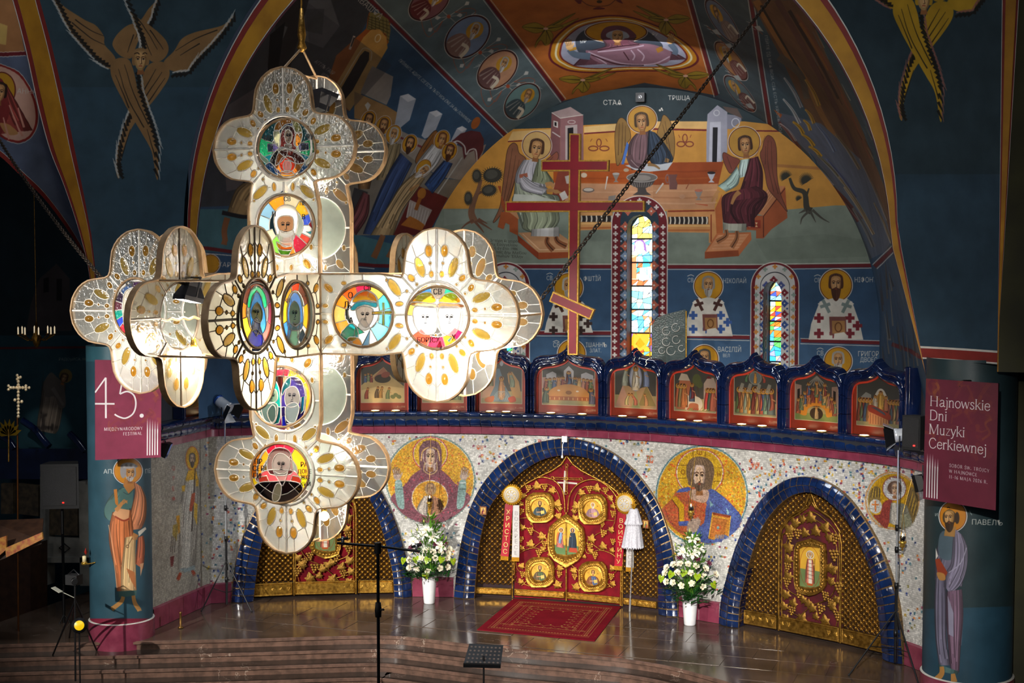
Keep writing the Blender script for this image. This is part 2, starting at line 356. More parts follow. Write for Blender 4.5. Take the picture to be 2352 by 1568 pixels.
def surf_mesh(S,nu,nv,mb=None,flip=False):
    mb=mb or MB(); us=np.linspace(0,1,nu); vs=np.linspace(0,1,nv); G=[[S(np.array(u),np.array(v)) for u in us] for v in vs]; uv=[(u,v) for v in vs for u in us]
    if flip: G=[r[::-1] for r in G]; uv=[(u,v) for v in vs for u in us[::-1]]
    return mb.grid(G,0,True,uv)
# ---------------------------------------------------------------- plan of the icon wall (seen from above) and its unrolled coordinates (s, z, o)
_side=np.array([(-6.30,21.15),(-6.42,23.2)])
_main=crom(np.array([(-6.42,23.2),(-6.0,23.52),(-5.3,24.0),(-4.5,24.45),(-3.4,24.93),(-2.6,25.2),(-1.6,25.44),(0,25.6),(1.6,25.44),(2.6,25.17),(3.4,24.92),(4.6,24.48),(5.9,23.82),(6.55,23.3),(6.9,22.85)]),False,10)
WP=np.concatenate([_side[:1]*(1-t)+_side[1:]*t for t in np.linspace(0,1,12)[:-1]]+[_main])
_d=np.linalg.norm(np.diff(WP,axis=0),axis=1); WS=np.concatenate([[0],np.cumsum(_d)]); WLEN=WS[-1]; SCORN=WS[11]
_t=np.gradient(WP,axis=0); _t[10]=WP[10]-WP[9]; _t[11]=WP[12]-WP[10]; _t/=np.linalg.norm(_t,axis=1)[:,None]; WN=np.stack([_t[:,1],-_t[:,0]],1)
def wall(s,z,o=0.):
    s=np.asarray(s,float); nx=np.interp(s,WS,WN[:,0]); ny=np.interp(s,WS,WN[:,1]); k=np.hypot(nx,ny); o=o/k
    x=np.interp(s,WS,WP[:,0])+nx*o; y=np.interp(s,WS,WP[:,1])+ny*o
    return np.stack(np.broadcast_arrays(x,y,np.asarray(z,float)),-1)
def wall_n(s): n=np.array([np.interp(s,WS,WN[:,0]),np.interp(s,WS,WN[:,1]),0.]); return n/np.linalg.norm(n)
def wall_px(px,py,o=0.):
    px=np.asarray(px,float); py=np.asarray(py,float); k=np.hypot(WN[:,0],WN[:,1]); Q=WP+WN*(np.asarray(o)/k)[:,None] if np.ndim(o)==0 else WP
    an=np.arctan2(Q[:,0]-CAM[0],Q[:,1]-CAM[1]); d=ray(px,py); a=np.arctan2(d[...,0],d[...,1]); s=np.interp(a,an,WS)
    x=np.interp(s,WS,Q[:,0]); y=np.interp(s,WS,Q[:,1]); z=CAM[2]+d[...,2]/np.hypot(d[...,0],d[...,1])*np.hypot(x-CAM[0],y-CAM[1]); return s,z
def wsz(l,o=0.,ox=0,oy=0,sc=1.):     # traced outline -> list of (s,z)
    p=pts2(l); return np.stack(wall_px(ox+p[:,0]/sc,oy+p[:,1]/sc,o),1)
# ---------------------------------------------------------------- vault, lunette, pendentives
APY=30.8
def _arch(t,cx,cz,R,zl):          # t in 0..1 : left foot, arc, right foot
    t=np.asarray(t,float); h=cz-zl; L=pi*R+2*h; s=t*L; a=np.clip((s-h)/R,0,pi)
    x=cx-R*np.cos(a); z=cz+R*np.sin(a); z=np.where(s<h,zl+s,np.where(s>h+pi*R,cz-(s-h-pi*R),z)); return x,z
def S_vault(u,v):                 # u across, v 0 at the front arch .. 1 at the lunette
    u,v=np.broadcast_arrays(u,v); t=u; x0,z0=_arch(t,.08,6.46,6.1,3.63); x0=np.where(x0>0,x0+np.maximum(0,6.75-z0)*.27,x0); x1,z1=_arch(t,-.16,4.985,5.37,3.63)
    return np.stack([x0*(1-v)+x1*v,22.3*(1-v)+APY*v,z0*(1-v)+z1*v],-1)
def S_apse(u,v): u,v=np.broadcast_arrays(u,v); return np.stack([-6+u*12,np.full(u.shape,APY),2.5+v*8.2],-1)
_PZ=np.array([4.9,5.6,6.3,6.96,7.65,8.43,9.18,10.16,10.86,11.6,12.5]); _PY=np.array([21.45,21.42,21.34,21.23,21.04,20.8,20.57,20.22,19.93,19.55,19.]) 
def _arcx(z,sg):                  # outer edge of the yellow band at height z
    cx,cz,R=.03,6.99,6.24; lo=(.2 if sg>0 else .04); ex=(0. if sg>0 else .08); return np.where(z<cz,cx+sg*(R+ex+(cz-z)*lo),cx+sg*(ex+np.sqrt(np.maximum(R*R-(z-cz)**2,0))))
def S_pend(sg,X1):
    def S(u,v):
        u,v=np.broadcast_arrays(u,v); z=5.0+v*7.5; x0=_arcx(z,sg); y1=np.interp(z,_PZ,_PY)
        w=u*u*.35+u*.65
        return np.stack([x0*(1-u)+sg*X1*u,22.3*(1-w)+y1*w,z],-1)
    return S
S_pl=S_pend(-1,7.5); S_pr=S_pend(1,7.75)
def S_cyl(cx,cy,r,a0,a1,z0,z1):
    def S(u,v): u,v=np.broadcast_arrays(u,v); a=a0+(a1-a0)*u; return np.stack([cx+r*np.cos(a),cy+r*np.sin(a),z0+(z1-z0)*v],-1)
    return S
S_colL=S_cyl(-6.58,20.67,.53,-pi*1.05,pi*.35,0,5.05); S_colR=S_cyl(7.38,22.2,.65,-pi*1.2,.2*pi,0,5.05)
# ================================================================ murals of the altar apse and its vault
MAR='6a1f26'; WHT='d6d2c8'; BLU='34506e'; GRN='7c877a'
def cross_rows(c,x0,y0,x1,y1,n,r,cols,per=2):
    for i in range(n):
        f=i/(n-1) if n>1 else 0; x=x0+(x1-x0)*f; y=y0+(y1-y0)*f; k=cols[i%len(cols)]; a=r*.36
        c.P([x-r,y-a,x-a,y-a,x-a,y-r,x+a,y-r,x+a,y-a,x+r,y-a,x+r,y+a,x+a,y+a,x+a,y+r,x-a,y+r,x-a,y+a,x-r,y+a],k)
def stepd(c,x,y,r,k,core='d8d4c8',half=0):
    p=[(0,-1),(.2,-1),(.2,-.7),(.45,-.7),(.45,-.4),(.72,-.4),(.72,-.18),(1,-.18)]
    q=p+[(a,-b) for a,b in p[::-1]]; q+= [(-a,b) for a,b in q[::-1]]
    if half: q=[(a if a*half>=0 else 0,b) for a,b in q]
    c.P([v for a,b in q for v in(x+a*r,y+b*r)],k)
    if not half: c.P([x-.18*r,y-.18*r,x+.18*r,y-.18*r,x+.18*r,y+.18*r,x-.18*r,y+.18*r],core)
def wing(c,outline,base,lines,dk='3a2418'):
    c.P(outline,base,1)
    for l in lines: c.L(l,(3,6),dk,1,.7)
    c.L(outline,4,dk,1,1,1)
def bishop(c,cx,cy,r,kind,col,hair,beard,blen,y1,full=1):
    c.halo(cx,cy,r)
    if full:
        w=r*1.62; c.P([cx-w*.62,cy+r*1.0,cx-w*.95,cy+r*2.4,cx-w*1.05,y1,cx+w*1.05,y1,cx+w*.92,cy+r*2.4,cx+w*.62,cy+r*1.0,cx,cy+r*.75],'d4cfc4',0)
        s=r*.48; j=0; yy=cy+r*1.55
        while yy<y1-s*.3:
            xx=cx-w*.95+(s if j%2 else 0)
            while xx<cx+w*.95:
                lim=w*min(1.,.62+.36*(yy-cy-r)/(r*1.4)); 
                if abs(xx-cx)<lim-s*.45 and (abs(xx-cx)>r*.6 or yy>cy+r*2.9):
                    cross_rows(c,xx,yy,xx,yy,1,s*.62,[col])
                xx+=s*2
            yy+=s; j+=1
        c.P([cx-w*.7,cy+r*1.15,cx-w*.1,cy+r*1.9,cx-w*.1,cy+r*2.2,cx+w*.1,cy+r*2.2,cx+w*.1,cy+r*1.9,cx+w*.7,cy+r*1.15,cx+w*.42,cy+r*.8,cx,cy+r*1.3,cx-w*.42,cy+r*.8],'dcd6ca')
        k={'a':'4a2c26','b':'7d8c88'}[kind]
        for e in(-1,1): c.L([cx+e*w*.5,cy+r*.9,cx+e*w*.25,cy+r*1.7],r*.2,k,0); c.L([cx+e*w*.22,cy+r*1.15,cx+e*w*.6,cy+r*1.35],r*.2,k,0)
        c.P([cx-r*.42,cy+r*1.95,cx+r*.62,cy+r*1.95,cx+r*.66,cy+r*3.1,cx-r*.36,cy+r*3.1],'7a4a44'); c.P([cx-r*.26,cy+r*2.2,cx+r*.55,cy+r*2.2,cx+r*.58,cy+r*3.,cx-r*.22,cy+r*3.],'a87a4a')
        c.ring(cx+r*.15,cy+r*2.6,r*.2,r*.28,r*.07,'6a4020')
        c.P([cx-r*.1,cy+r*3.,cx+r*.5,cy+r*2.9,cx+r*.7,cy+r*3.1,cx+r*.2,y1,cx-r*.15,y1],'d8d2c6')
    c.face(cx,cy-r*.05,r*.5,hair=hair,beard=beard,blen=blen)
def paint_apse():
    c=Canvas(880,170,2110,1000,1.25,GRN)
    c.P('880,170 2110,170 2110,420 1900,330 1040,330 880,420','2e3b40')
    v=c.view(1020,210,3.824)                       # left half, crop coordinates
    c.P('-540,560 300,560 600,330 960,320 1240,295 2065,255 2070,640 2065,1030 -540,1030','c98f3e')
    c.P('-540,700 400,440 960,560 960,900 480,1000 -540,1030','cf9440',0,.8)
    c.P('600,352 940,330 940,400 560,435','d9b070'); c.L('560,440 940,420',9,MAR,0); c.P('1230,310 1510,285 1510,345 1230,365','dcb676'); c.L('1230,370 1500,352',12,MAR,0)
    c.P('-540,1030 480,1030 1100,1030 2070,1050 2070,1568 -540,1568',GRN); c.P('0,1040 480,1040 440,1130 0,1180','8d988c',0,.6)
    # tower
    c.P('945,185 1110,135 1220,205 1020,235','a58e8c'); c.P('945,185 1020,235 1020,610 930,560','7b4f50'); c.P('1020,235 1222,205 1225,610 1020,610','8f6466')
    c.L('945,185 1020,235 1222,205',6,WHT,0); c.P('1065,300 1170,290 1172,600 1065,600','b8a8a4'); c.P('1085,322 1135,315 1135,600 1085,600','1e1a1c'); c.P('960,255 1000,265 1000,320 960,305','d0c8c0'); c.P('970,268 988,272 988,305 970,300','1e1a1c'); c.ring(1120,268,32,14,6,'c8bcb8'); c.L('950,355 1020,400',10,'c0b4b0',0)
    for x in(1360,): c.ring(x,450,20,32,9,'7a3a2a'); c.ring(x-50,500,40,20,10,'7a3a2a'); c.ring(x+48,500,40,20,10,'7a3a2a'); c.L([x-60,415,x-75,440],5,'7a3a2a'); c.L([x+60,415,x+75,440],5,'7a3a2a')
    # tree
    c.L('330,780 290,880 250,980 240,1060 300,1140','60','7a5038') if 0 else None
    c.L('325,770 295,880 255,985 240,1070 270,1150',(26,70),'7d5a44'); 
    for l in('260,1130 200,1160 150,1205','270,1140 320,1200 350,1240','290,1130 350,1170 420,1215','330,880 300,905','300,1120 380,1160'): c.L(l,(26,6),'6e4c3a')
    for x,y,a,b,r in((288,742,44,62,0),(425,735,92,72,-.15),(395,868,72,55,-.2),(213,938,38,62,.1)):
        for t in range(26):
            g=t/26*2*pi; c.L([x+a*.7*cos(g),y+b*.7*sin(g),x+a*1.12*cos(g+.12),y+b*1.12*sin(g+.12)],(9,2),'35332c',0)
        c.E(x,y,a*.88,b*.88,'3d3b34',r); c.E(x-a*.1,y-b*.1,a*.6,b*.55,'5c5a50',r,.7)
    # table
    c.P('960,640 2065,620 2065,830 960,880','a8501e'); c.P('960,800 2065,820 2065,1050 940,1050','c4906a'); c.P('1000,700 1100,690 1100,900 1000,1040 930,1000','8a4030')
    for y,k in((760,'8e4018'),(800,'c06a30'),(880,'d8aa84'),(940,'a87050'),(690,'c0662a')): c.L([1180,y,1500,y+6,2060,y-8],14,k,0,.5)
    c.P('1180,1040 1480,1040 1480,1210 1180,1220','c8925a'); c.L('1180,1052 1480,1052',14,'8a3a22',0); c.P('1190,1090 1470,1090 1470,1145 1190,1145','2a2422')
    for i in range(7): c.L([1205+i*44,1090,1209+i*44,1118,1205+i*44,1145],(13,13),'cfc6b4')
    c.L('1180,1160 1480,1160',16,'d8aa6a',0); c.L('1180,1200 1480,1195',16,'b06a3a',0)
    # left angel
    wing(c,'640,470 600,455 555,520 530,700 512,850 490,1010 430,1145 470,1120 560,980 610,830 640,720 720,600 660,540','8a5a40',['600,500 560,760 520,980','630,560 590,800 530,1020','660,600 620,780 560,960'])
    wing(c,'990,530 950,560 900,600 870,640 920,670 980,620 1005,570','8a5040',['960,570 910,630'])
    c.P('470,830 500,830 500,990 540,1080 470,1190 520,1210 560,1100 640,1250 640,1120 560,1050','9a4a28'); c.P('500,1060 560,1050 650,1110 650,1265 575,1230 575,1170 530,1150 530,1200 470,1190','a5552e'); c.P('560,1050 700,1060 700,1120 650,1120','c08a60')
    c.P('650,1240 980,1225 1090,1300 1090,1420 830,1420','c49268'); c.P('645,1260 830,1415 830,1475 650,1320','8a3c20'); c.P('830,1415 1090,1410 1090,1460 830,1475','a04c28'); c.L('690,1250 840,1390 1090,1385',8,'e0b890',0)
    c.halo(815,475,125,128,'c9a468',w=6)
    c.D('700,600 640,700 625,800 650,860','845,600 860,700 890,800 900,900','a9a6ab',7,w=6); c.P('660,730 730,715 735,750 662,760','a5604a')
    c.D('830,590 800,680 770,790','860,610 900,700 960,790 950,830','7d8468',5,w=6)
    c.D('625,800 615,900 600,960 650,1080 690,1200','700,830 900,900 1010,930 1000,1100 990,1180','98a08c',9,w=8); c.P('615,900 800,910 1000,960 1005,1000 600,990','c8cdc0'); c.D('660,800 700,870 860,910','700,740 800,810 910,850','a9a6ab',4,w=6)
    c.D('690,1060 700,1130 690,1200 780,1240','1000,1040 1010,1130 960,1200 860,1225','8f977c',7,w=8); c.D('770,1210 765,1270','1010,1190 1010,1275','c9c6c0',7,w=6)
    c.L('905,870 960,870 1050,900',(34,16),'b58553'); c.L('890,820 940,810 960,840',(40,26),'b58553'); c.E(985,880,26,18,'b58553')
    c.P('1010,900 1060,870 1090,930 1040,960','d8d0c8'); 
    for l in('910,1280 905,1330 960,1395','980,1275 1000,1320 1075,1360'): c.L(l,(34,52),'8a5434'); c.L(l,(8,8),'3a2114')
    c.face(812,510,72,hair='4a3020',tilt=.12); 
    for i,t in enumerate(['Ἱστόρη δι χειρὸς','Μιχ Εὐαγγελίου','Ζωὴ ἐν ἔτει 1986','σὺν τοῖς Δημ Ἀλεξίου','Ἁμαρτωλῶν Ἕλλην']): c.T(t,400-i*4,1318+i*33,24,'33332c',.04,1.0,.85)
    v=c.view(1500,210,3.824)                       # right half
    c.P('0,265 800,262 1500,340 2300,700 2300,1010 1560,1005 1180,1050 0,1050','c08a3e'); c.L('0,330 470,340',14,MAR,0); c.L('860,345 1300,350',12,MAR,0); c.L('1090,650 1700,690',26,'a06a3c',0,.8); c.P('0,262 480,262 480,330 0,318','d6ac6c')
    c.P('1150,1040 1600,1000 2300,1010 2300,1568 120,1568 120,1240 480,1240',GRN); c.P('900,1300 1500,1250 1850,1300 1880,1450 1000,1480','6d786c',0,.5)
    c.P('478,200 565,120 652,180 652,530 600,620 468,620 468,380','9a9aa8'); c.P('500,270 595,265 595,620 490,620','b8b8c4'); c.P('525,315 568,315 560,620 520,620','1c1b20'); c.ring(558,188,24,24,8,'c4c4cc'); c.P('650,200 775,215 775,260 690,330 650,330','80808e'); c.ring(725,275,34,38,8,'c0c0ca'); c.P('610,130 740,150 790,240 650,180','5a4a44')
    for x in(280,): c.ring(x,410,20,34,9,'7a3a2a'); c.ring(x-35,462,34,22,10,'7a3a2a'); c.ring(x+40,462,34,22,10,'7a3a2a'); c.L([x-55,380,x-45,405],5,'7a3a2a'); c.L([x+55,380,x+45,405],5,'7a3a2a')
    c.P('0,625 620,618 600,700 570,830 0,830','94441c'); c.P('0,820 570,810 540,1030 0,1040','b98660'); 
    for y,k in((700,'7c3414'),(760,'a85a28'),(870,'cfa078'),(930,'9a6444'),(980,'d0a684')): c.L([0,y,300,y+6,560,y-6],14,k,0,.5)
    c.P('120,1040 545,1030 600,950 610,1240 540,1330 490,1330 490,1240 130,1235','c48a54'); c.P('545,1030 605,900 615,1240 560,1290','a85c30'); c.L('130,1052 540,1045',14,'8a3a22',0); c.P('135,1100 485,1100 485,1165 135,1165','2a2422')
    for i in range(9): c.L([150+i*40,1100,155+i*40,1132,150+i*40,1165],(13,13),'cfc6b4')
    c.L('120,1180 500,1180',16,'d8aa6a',0); c.L('120,1218 500,1218',16,'b06a3a',0); c.L('510,1080 510,1320',10,'8a3a22',0)
    c.view(1020,210,3.824)
    # middle angel
    wing(c,'1560,230 1520,270 1500,400 1515,640 1560,600 1600,470 1640,400 1610,280','8a6a3a',['1540,280 1530,560','1570,270 1560,540','1595,300 1590,480']); c.P('1605,440 1555,640 1580,640 1625,470','4a70b8')
    wing(c,'1930,205 1900,280 1870,400 1960,500 2010,600 2025,430 1990,270','8a6a3a',['1940,260 1990,540','1920,290 1960,460'])
    c.halo(1740,245,118,128,'b98a3c',w=6)
    c.D('1690,370 1630,450 1615,580 1650,690','1800,350 1830,420 1820,520 1760,690','6a5054',6,w=7); c.D('1800,340 1790,450 1790,560 1830,640','1850,360 1930,450 2010,590 1960,650','2c3848',7,w=7)
    c.P('1590,650 1700,630 1900,640 2010,620 1960,690 1800,705 1680,690','b8bcc0'); c.L('1790,640 1850,650 1895,680',(30,14),'8a6a44'); c.L('1940,600 1975,610',(40,30),'8a6a44'); c.L('1955,520 1950,620',5,'2a1a14',0)
    c.L('1625,560 1660,640 1760,660',(60,46),'5c4448'); c.L('1640,600 1700,660 1760,670',6,'a08a8a')
    c.face(1735,275,70,hair='4a3a2a',skin='9a7048',tilt=-.1)
    # things on the table
    c.P('1605,750 1870,750 1830,820 1770,850 1780,880 1820,910 1655,910 1700,880 1700,850 1640,820','4a4442'); c.E(1738,755,134,40,'6a6460'); c.E(1735,760,80,26,'8c857e'); c.ring(1738,755,134,40,7,'a8a29c'); 
    for i in range(9): c.L([1650+i*22,800,1664+i*18,840],5,'8c857e',0)
    for x,y in((1510,750),): c.P([x-32,y-28,x+32,y-28,x+14,y+10,x+6,y+30,x+24,y+46,x-24,y+46,x-6,y+30,x-14,y+10],'8a8078'); c.E(x,y-28,32,10,'b8b0a8')
    c.P('1970,730 2045,730 2035,770 2050,810 2045,860 1980,860 1975,800 1985,770','7d5550'); c.ring(1962,765,16,36,8,'8f6560')
    c.E(1268,866,52,22,'7a6a60'); c.E(1268,862,42,14,'d0c4b4'); c.E(1228,735,28,22,'c8b49c'); c.E(1600,690,24,16,'b8a48c'); c.P('1060,745 1100,735 1100,810 1075,810','b8b0a8'); c.P('1445,920 1510,910 1500,960 1440,955','8a827a')
    for l in('1435,745 1415,860','1925,805 1860,895'): c.L(l,(14,7),'d0c8c0',0); 
    c.T('ст҃а̑ѧ',1395,115,46,'d8d4cc') if 0 else c.T('СТ́АѦ',1395,118,44,'d8d4cc')
    c.view(1500,210,3.824)
    # throne and footstool
    c.P('830,1090 970,1090 1160,830 1180,1110 1040,1210 970,1290 905,1290 905,1220 820,1215','9c5230'); c.P('870,1060 1000,860 1100,830 1160,830 970,1090','b87a52'); c.L('970,1095 1160,850',7,'4a2018',0); c.L('970,1095 970,1280',7,'4a2018',0); c.P('830,1130 945,1130 945,1200 830,1200','8a3222')
    for x in(848,878,908): c.P([x-12,1150,x+12,1150,x-12,1190,x+12,1190],'d8b888')
    for i in range(4): c.L([880+i*25,1060-i*6,1020+i*25,860],6,'d8a880',0,.7)
    c.P('455,1410 560,1245 860,1235 865,1300 755,1440 750,1440 455,1465','b5683e'); c.P('470,1405 570,1260 845,1250 740,1390','c9885c'); c.P('455,1410 750,1395 755,1445 455,1468','8a4426')
    for i in range(5): c.L([520+i*14,1380-i*28,760+i*14,1370-i*28],6,'dca884',0,.6)
    # right angel
    wing(c,'1010,385 975,430 960,500 940,560 980,700 1010,850 1100,960 1180,1055 1120,900 1090,740 1085,520 1060,420','7a4434',['1010,430 1010,640 1060,880','1040,440 1050,700 1100,900','990,480 985,640'])
    wing(c,'625,535 610,570 630,640 680,720 740,650 760,600 690,570','7a4034',['650,570 690,680'])
    c.halo(802,445,135,138,'b08438',w=6); c.L('985,390 640,1130',5,'8a5a30',0)
    c.D('770,600 750,700 760,760','850,590 840,680 830,740','a8c0b8',5,w=6); c.D('740,660 650,770 570,830','760,740 740,820 640,880','9cb4ac',5,w=6)
    c.D('850,590 820,700 770,860','920,570 960,700 960,860','54222a',7,w=7); c.D('690,880 610,930 610,1060 620,1150','900,830 1000,900 970,1010 820,1190','54222a',9,w=8); c.D('700,960 680,1060 760,1180','1000,920 900,1010 890,1190','4a1c24',6,w=8)
    c.D('620,1160 620,1220','820,1160 815,1225','a8a898',8,w=6)
    for l in('580,870 545,910 515,970','560,900 560,950'): c.L(l,(30,14),'b08050')
    c.L('760,880 720,920 690,990',(46,22),'a87848')
    for l in('640,1215 640,1270 560,1320','735,1225 735,1290 690,1370'): c.L(l,(34,46),'9a6440'); c.L(l,7,'3a2114')
    c.face(810,480,70,hair='3a2418',skin='9a6c42',tilt=-.1)
    # objects, tree
    c.P('130,730 215,728 200,770 215,810 205,860 145,860 150,800 140,770','6a4640'); c.ring(126,770,14,34,8,'7a5650')
    for x,y,k in((512,750,'b8b8c0'),(400,905,'8a8078')): c.P([x-36,y-35,x+36,y-35,x+18,y+10,x+6,y+28,x+28,y+48,x-28,y+48,x-6,y+28,x-18,y+10],k); c.E(x,y-36,36,12,'2a2224' if k[0]=='b' else 'b86a50')
    c.E(256,922,26,20,'b88a6a'); c.L('330,780 290,855',(5,9),'8a4a30',0); c.L('90,805 25,895',(16,6),'c8c0b8',0); c.L('370,985 480,1000',(4,14),'b05a3a',0)
    c.L('1200,760 1240,850 1330,890 1350,1020 1390,1050',(22,64),'3a3830'); c.L('1370,850 1345,920',(10,24),'3a3830')
    for l in('1340,1040 1280,1070','1370,1050 1310,1110 1295,1168','1380,1050 1430,1150','1400,1040 1480,1110 1550,1150'): c.L(l,(26,4),'4a4840')
    for x,y,a in((1165,745,50),(1345,775,58),(1280,940,26)):
        for t in range(18):
            g=-.3-t/18*3.9; c.L([x,y+a*.3,x+a*1.15*cos(g),y+a*1.15*sin(g)],(a*.3,2),'33322a',0)
    c.T('ТРѠЦА',130,75,40,'d8d4cc'); c.E(60,165,10,10,WHT); c.E(75,150,8,8,WHT); c.E(82,163,7,7,WHT)
    # lower registers of bishops
    c.view(); c.P('880,612 2110,612 2110,1000 880,1000',BLU); c.P('880,770 2110,790 2110,1000 880,1000','3c5a7a')
    for l in('880,611 1720,613 2110,608','1160,764 1405,765','1530,770 1722,775','1840,782 2110,790','880,752 1160,764'): c.L(l,8,MAR,0); 
    for d in(-6,6):
        c.L([880,611+d,1720,613+d,2110,608+d],1.6,WHT,0,.9); c.L([1200,765+d,1405,766+d],1.6,WHT,0,.9); c.L([1533,772+d,1722,776+d],1.6,WHT,0,.9); c.L([1838,783+d,2110,791+d],1.6,WHT,0,.9)
    bishop(c,1306,660,33,'a','3a2a26','b8b2a8','b8b2a8',.6,764); bishop(c,1627,657,33,'a','3a5a98','8a8680','a8a49c',.45,772); bishop(c,1920,655,37,'b','7a2630','4a2a1c','4a2a1c',.75,780)
    for x,y,k in((1313,812,'6a4a30'),(1618,824,'4a4640'),(1925,829,'a8a29a')): bishop(c,x,y,32,'a','3a2a26',k,k,.6,1000,1)
    for t,x,y,h in(('СВ',1255,643,10),('ФѠТЇЙ',1340,645,11),('СВ',1579,648,10),('НІКОЛАЙ',1660,650,11),('СВ',1870,648,10),('НІФОНТЪ',1962,648,12),('СВ',1270,797,11),('ІѠАННЪ',1345,797,11),('ЗЛАТ.',1354,809,9),('СВ',1562,804,10),('ВАСІЛІЙ',1648,808,12),('ВЕЛ',1660,820,8),('СВ',1876,816,11),('ГРИГОРІЙ',1970,818,12),('ДВОЕС',1975,831,11),('СВ',1085,645,10)):
        c.T(t,x,y,h,'cfcac0',0,.76)
    for x,y in((1255,630),(1579,634),(1870,634),(1876,802),(1270,785)): c.L([x,y,x+8,y-3,x+15,y],1.4,'cfcac0')
    # painted surround of the tall middle window
    def ringarch(x0,x1,xa,ytop,k,ybot=1000,bow=0):
        r=(x1-x0)/2; cx=(x0+x1)/2; t=np.linspace(pi,2*pi,24); c.P(np.concatenate([np.stack([cx+r*np.cos(t),ytop+r+r*np.sin(t)],1),[[x1-xa,ybot],[x0-xa,ybot]]]).ravel(),k)
    ringarch(1404,1534,2,449,WHT); ringarch(1406,1532,2,451,MAR); ringarch(1425,1513,2,463,'2c3a46')
    for e,x in((-1,1414),(1,1523)): cross_rows(c,x,521,x-2.5,830,21,5.6,['cfc8c0'])
    for i in range(7): g=pi*(.12+.76*i/6); cross_rows(c,1469-54*cos(g),512-52*sin(g),0,0,1,5.6,['cfc8c0'])
    for i in range(14):
        y=520+i*22.5; k='7b8ea8' if i%2 else 'b5604c'
        stepd(c,1436-i*.12,y,11,k); stepd(c,1503-i*.12,y,11,k); c.P([1425,y+9,1428.5,y+9,1428.5,y+13,1425,y+13],'9ab0c4' if i%2 else 'c07868')
    for g in(.25,.5,.75): stepd(c,1469-38*cos(pi*g),509-34*sin(pi*g),10,'b5604c')
    # side windows
    for ox,w in((0,1.),(-618,1.)):
        cx=1780+ox; r=55
        ringarch(cx-r-1,cx+r+1,2,601,WHT); ringarch(cx-r+1,cx+r-1,2,603,MAR); ringarch(cx-r+9,cx+r-9,2,607,'c9c6c2'); ringarch(cx-34,cx+34,2,624,'20242a'); ringarch(cx-33,cx+33,2,626,'cdcac6')
        for e in(-1,1): cross_rows(c,cx+e*43,660,cx+e*42-2,830,11,5.5,['c8823c','8a9c90'])
        for i,g in enumerate((.14,.32,.5,.68,.86)): cross_rows(c,cx-42*cos(pi*g),652-40*sin(pi*g),0,0,1,5.5,['8a9c90','c8823c'] if i%2 else ['c8823c'])
        for i in range(9):
            y=672+i*24.5; k='7a2630' if i%2==0 else '36508c'
            stepd(c,cx-27,y,9,k); stepd(c,cx+22,y,9,k)
            for e in(-31,28): c.P([cx+e-2,y+10,cx+e+2,y+10,cx+e+2,y+14,cx+e-2,y+14],'36508c' if i%2 else '7a2630')
        stepd(c,cx-3,643,9,'7a2630'); stepd(c,cx-20,655,9,'4a5690'); stepd(c,cx+14,655,9,'4a5690')
    return c
def medal(c,cx,cy,rx,ry,rot,ground,robe,hair,beard,f=1.,scroll=1):
    c.E(cx,cy,rx*1.05,ry*1.05,WHT,rot); c.E(cx,cy,rx*1.02,ry*1.02,'3a1a18',rot); c.E(cx,cy,rx*.95,ry*.95,ground,rot)
    k,n=cos(rot),sin(rot); q=lambda x,y:[cx+x*rx*k-y*ry*n,cy+x*rx*n+y*ry*k]
    c.P(q(-.62,.62)+q(-.45,.15)+q(0,-.02)+q(.5,.15)+q(.66,.6)+q(.25,.92)+q(-.3,.9),robe,1)
    for x in(-.4,-.15,.15,.4): c.L(q(x*.6,.1)+q(x*1.2,.75),(rx*.04,rx*.09),'d0c4b4',0,.5)
    if scroll: c.L(q(.1,.35)+q(.5,.3)+q(.6,.75),rx*.2,'d8ccb4')
    p=q(0,-.38); c.E(p[0],p[1],rx*.42,ry*.38,'c8932a',rot); c.face(p[0],p[1],ry*.24,hair=hair,beard=beard,tilt=rot*.5,sq=rx/ry*1.05)
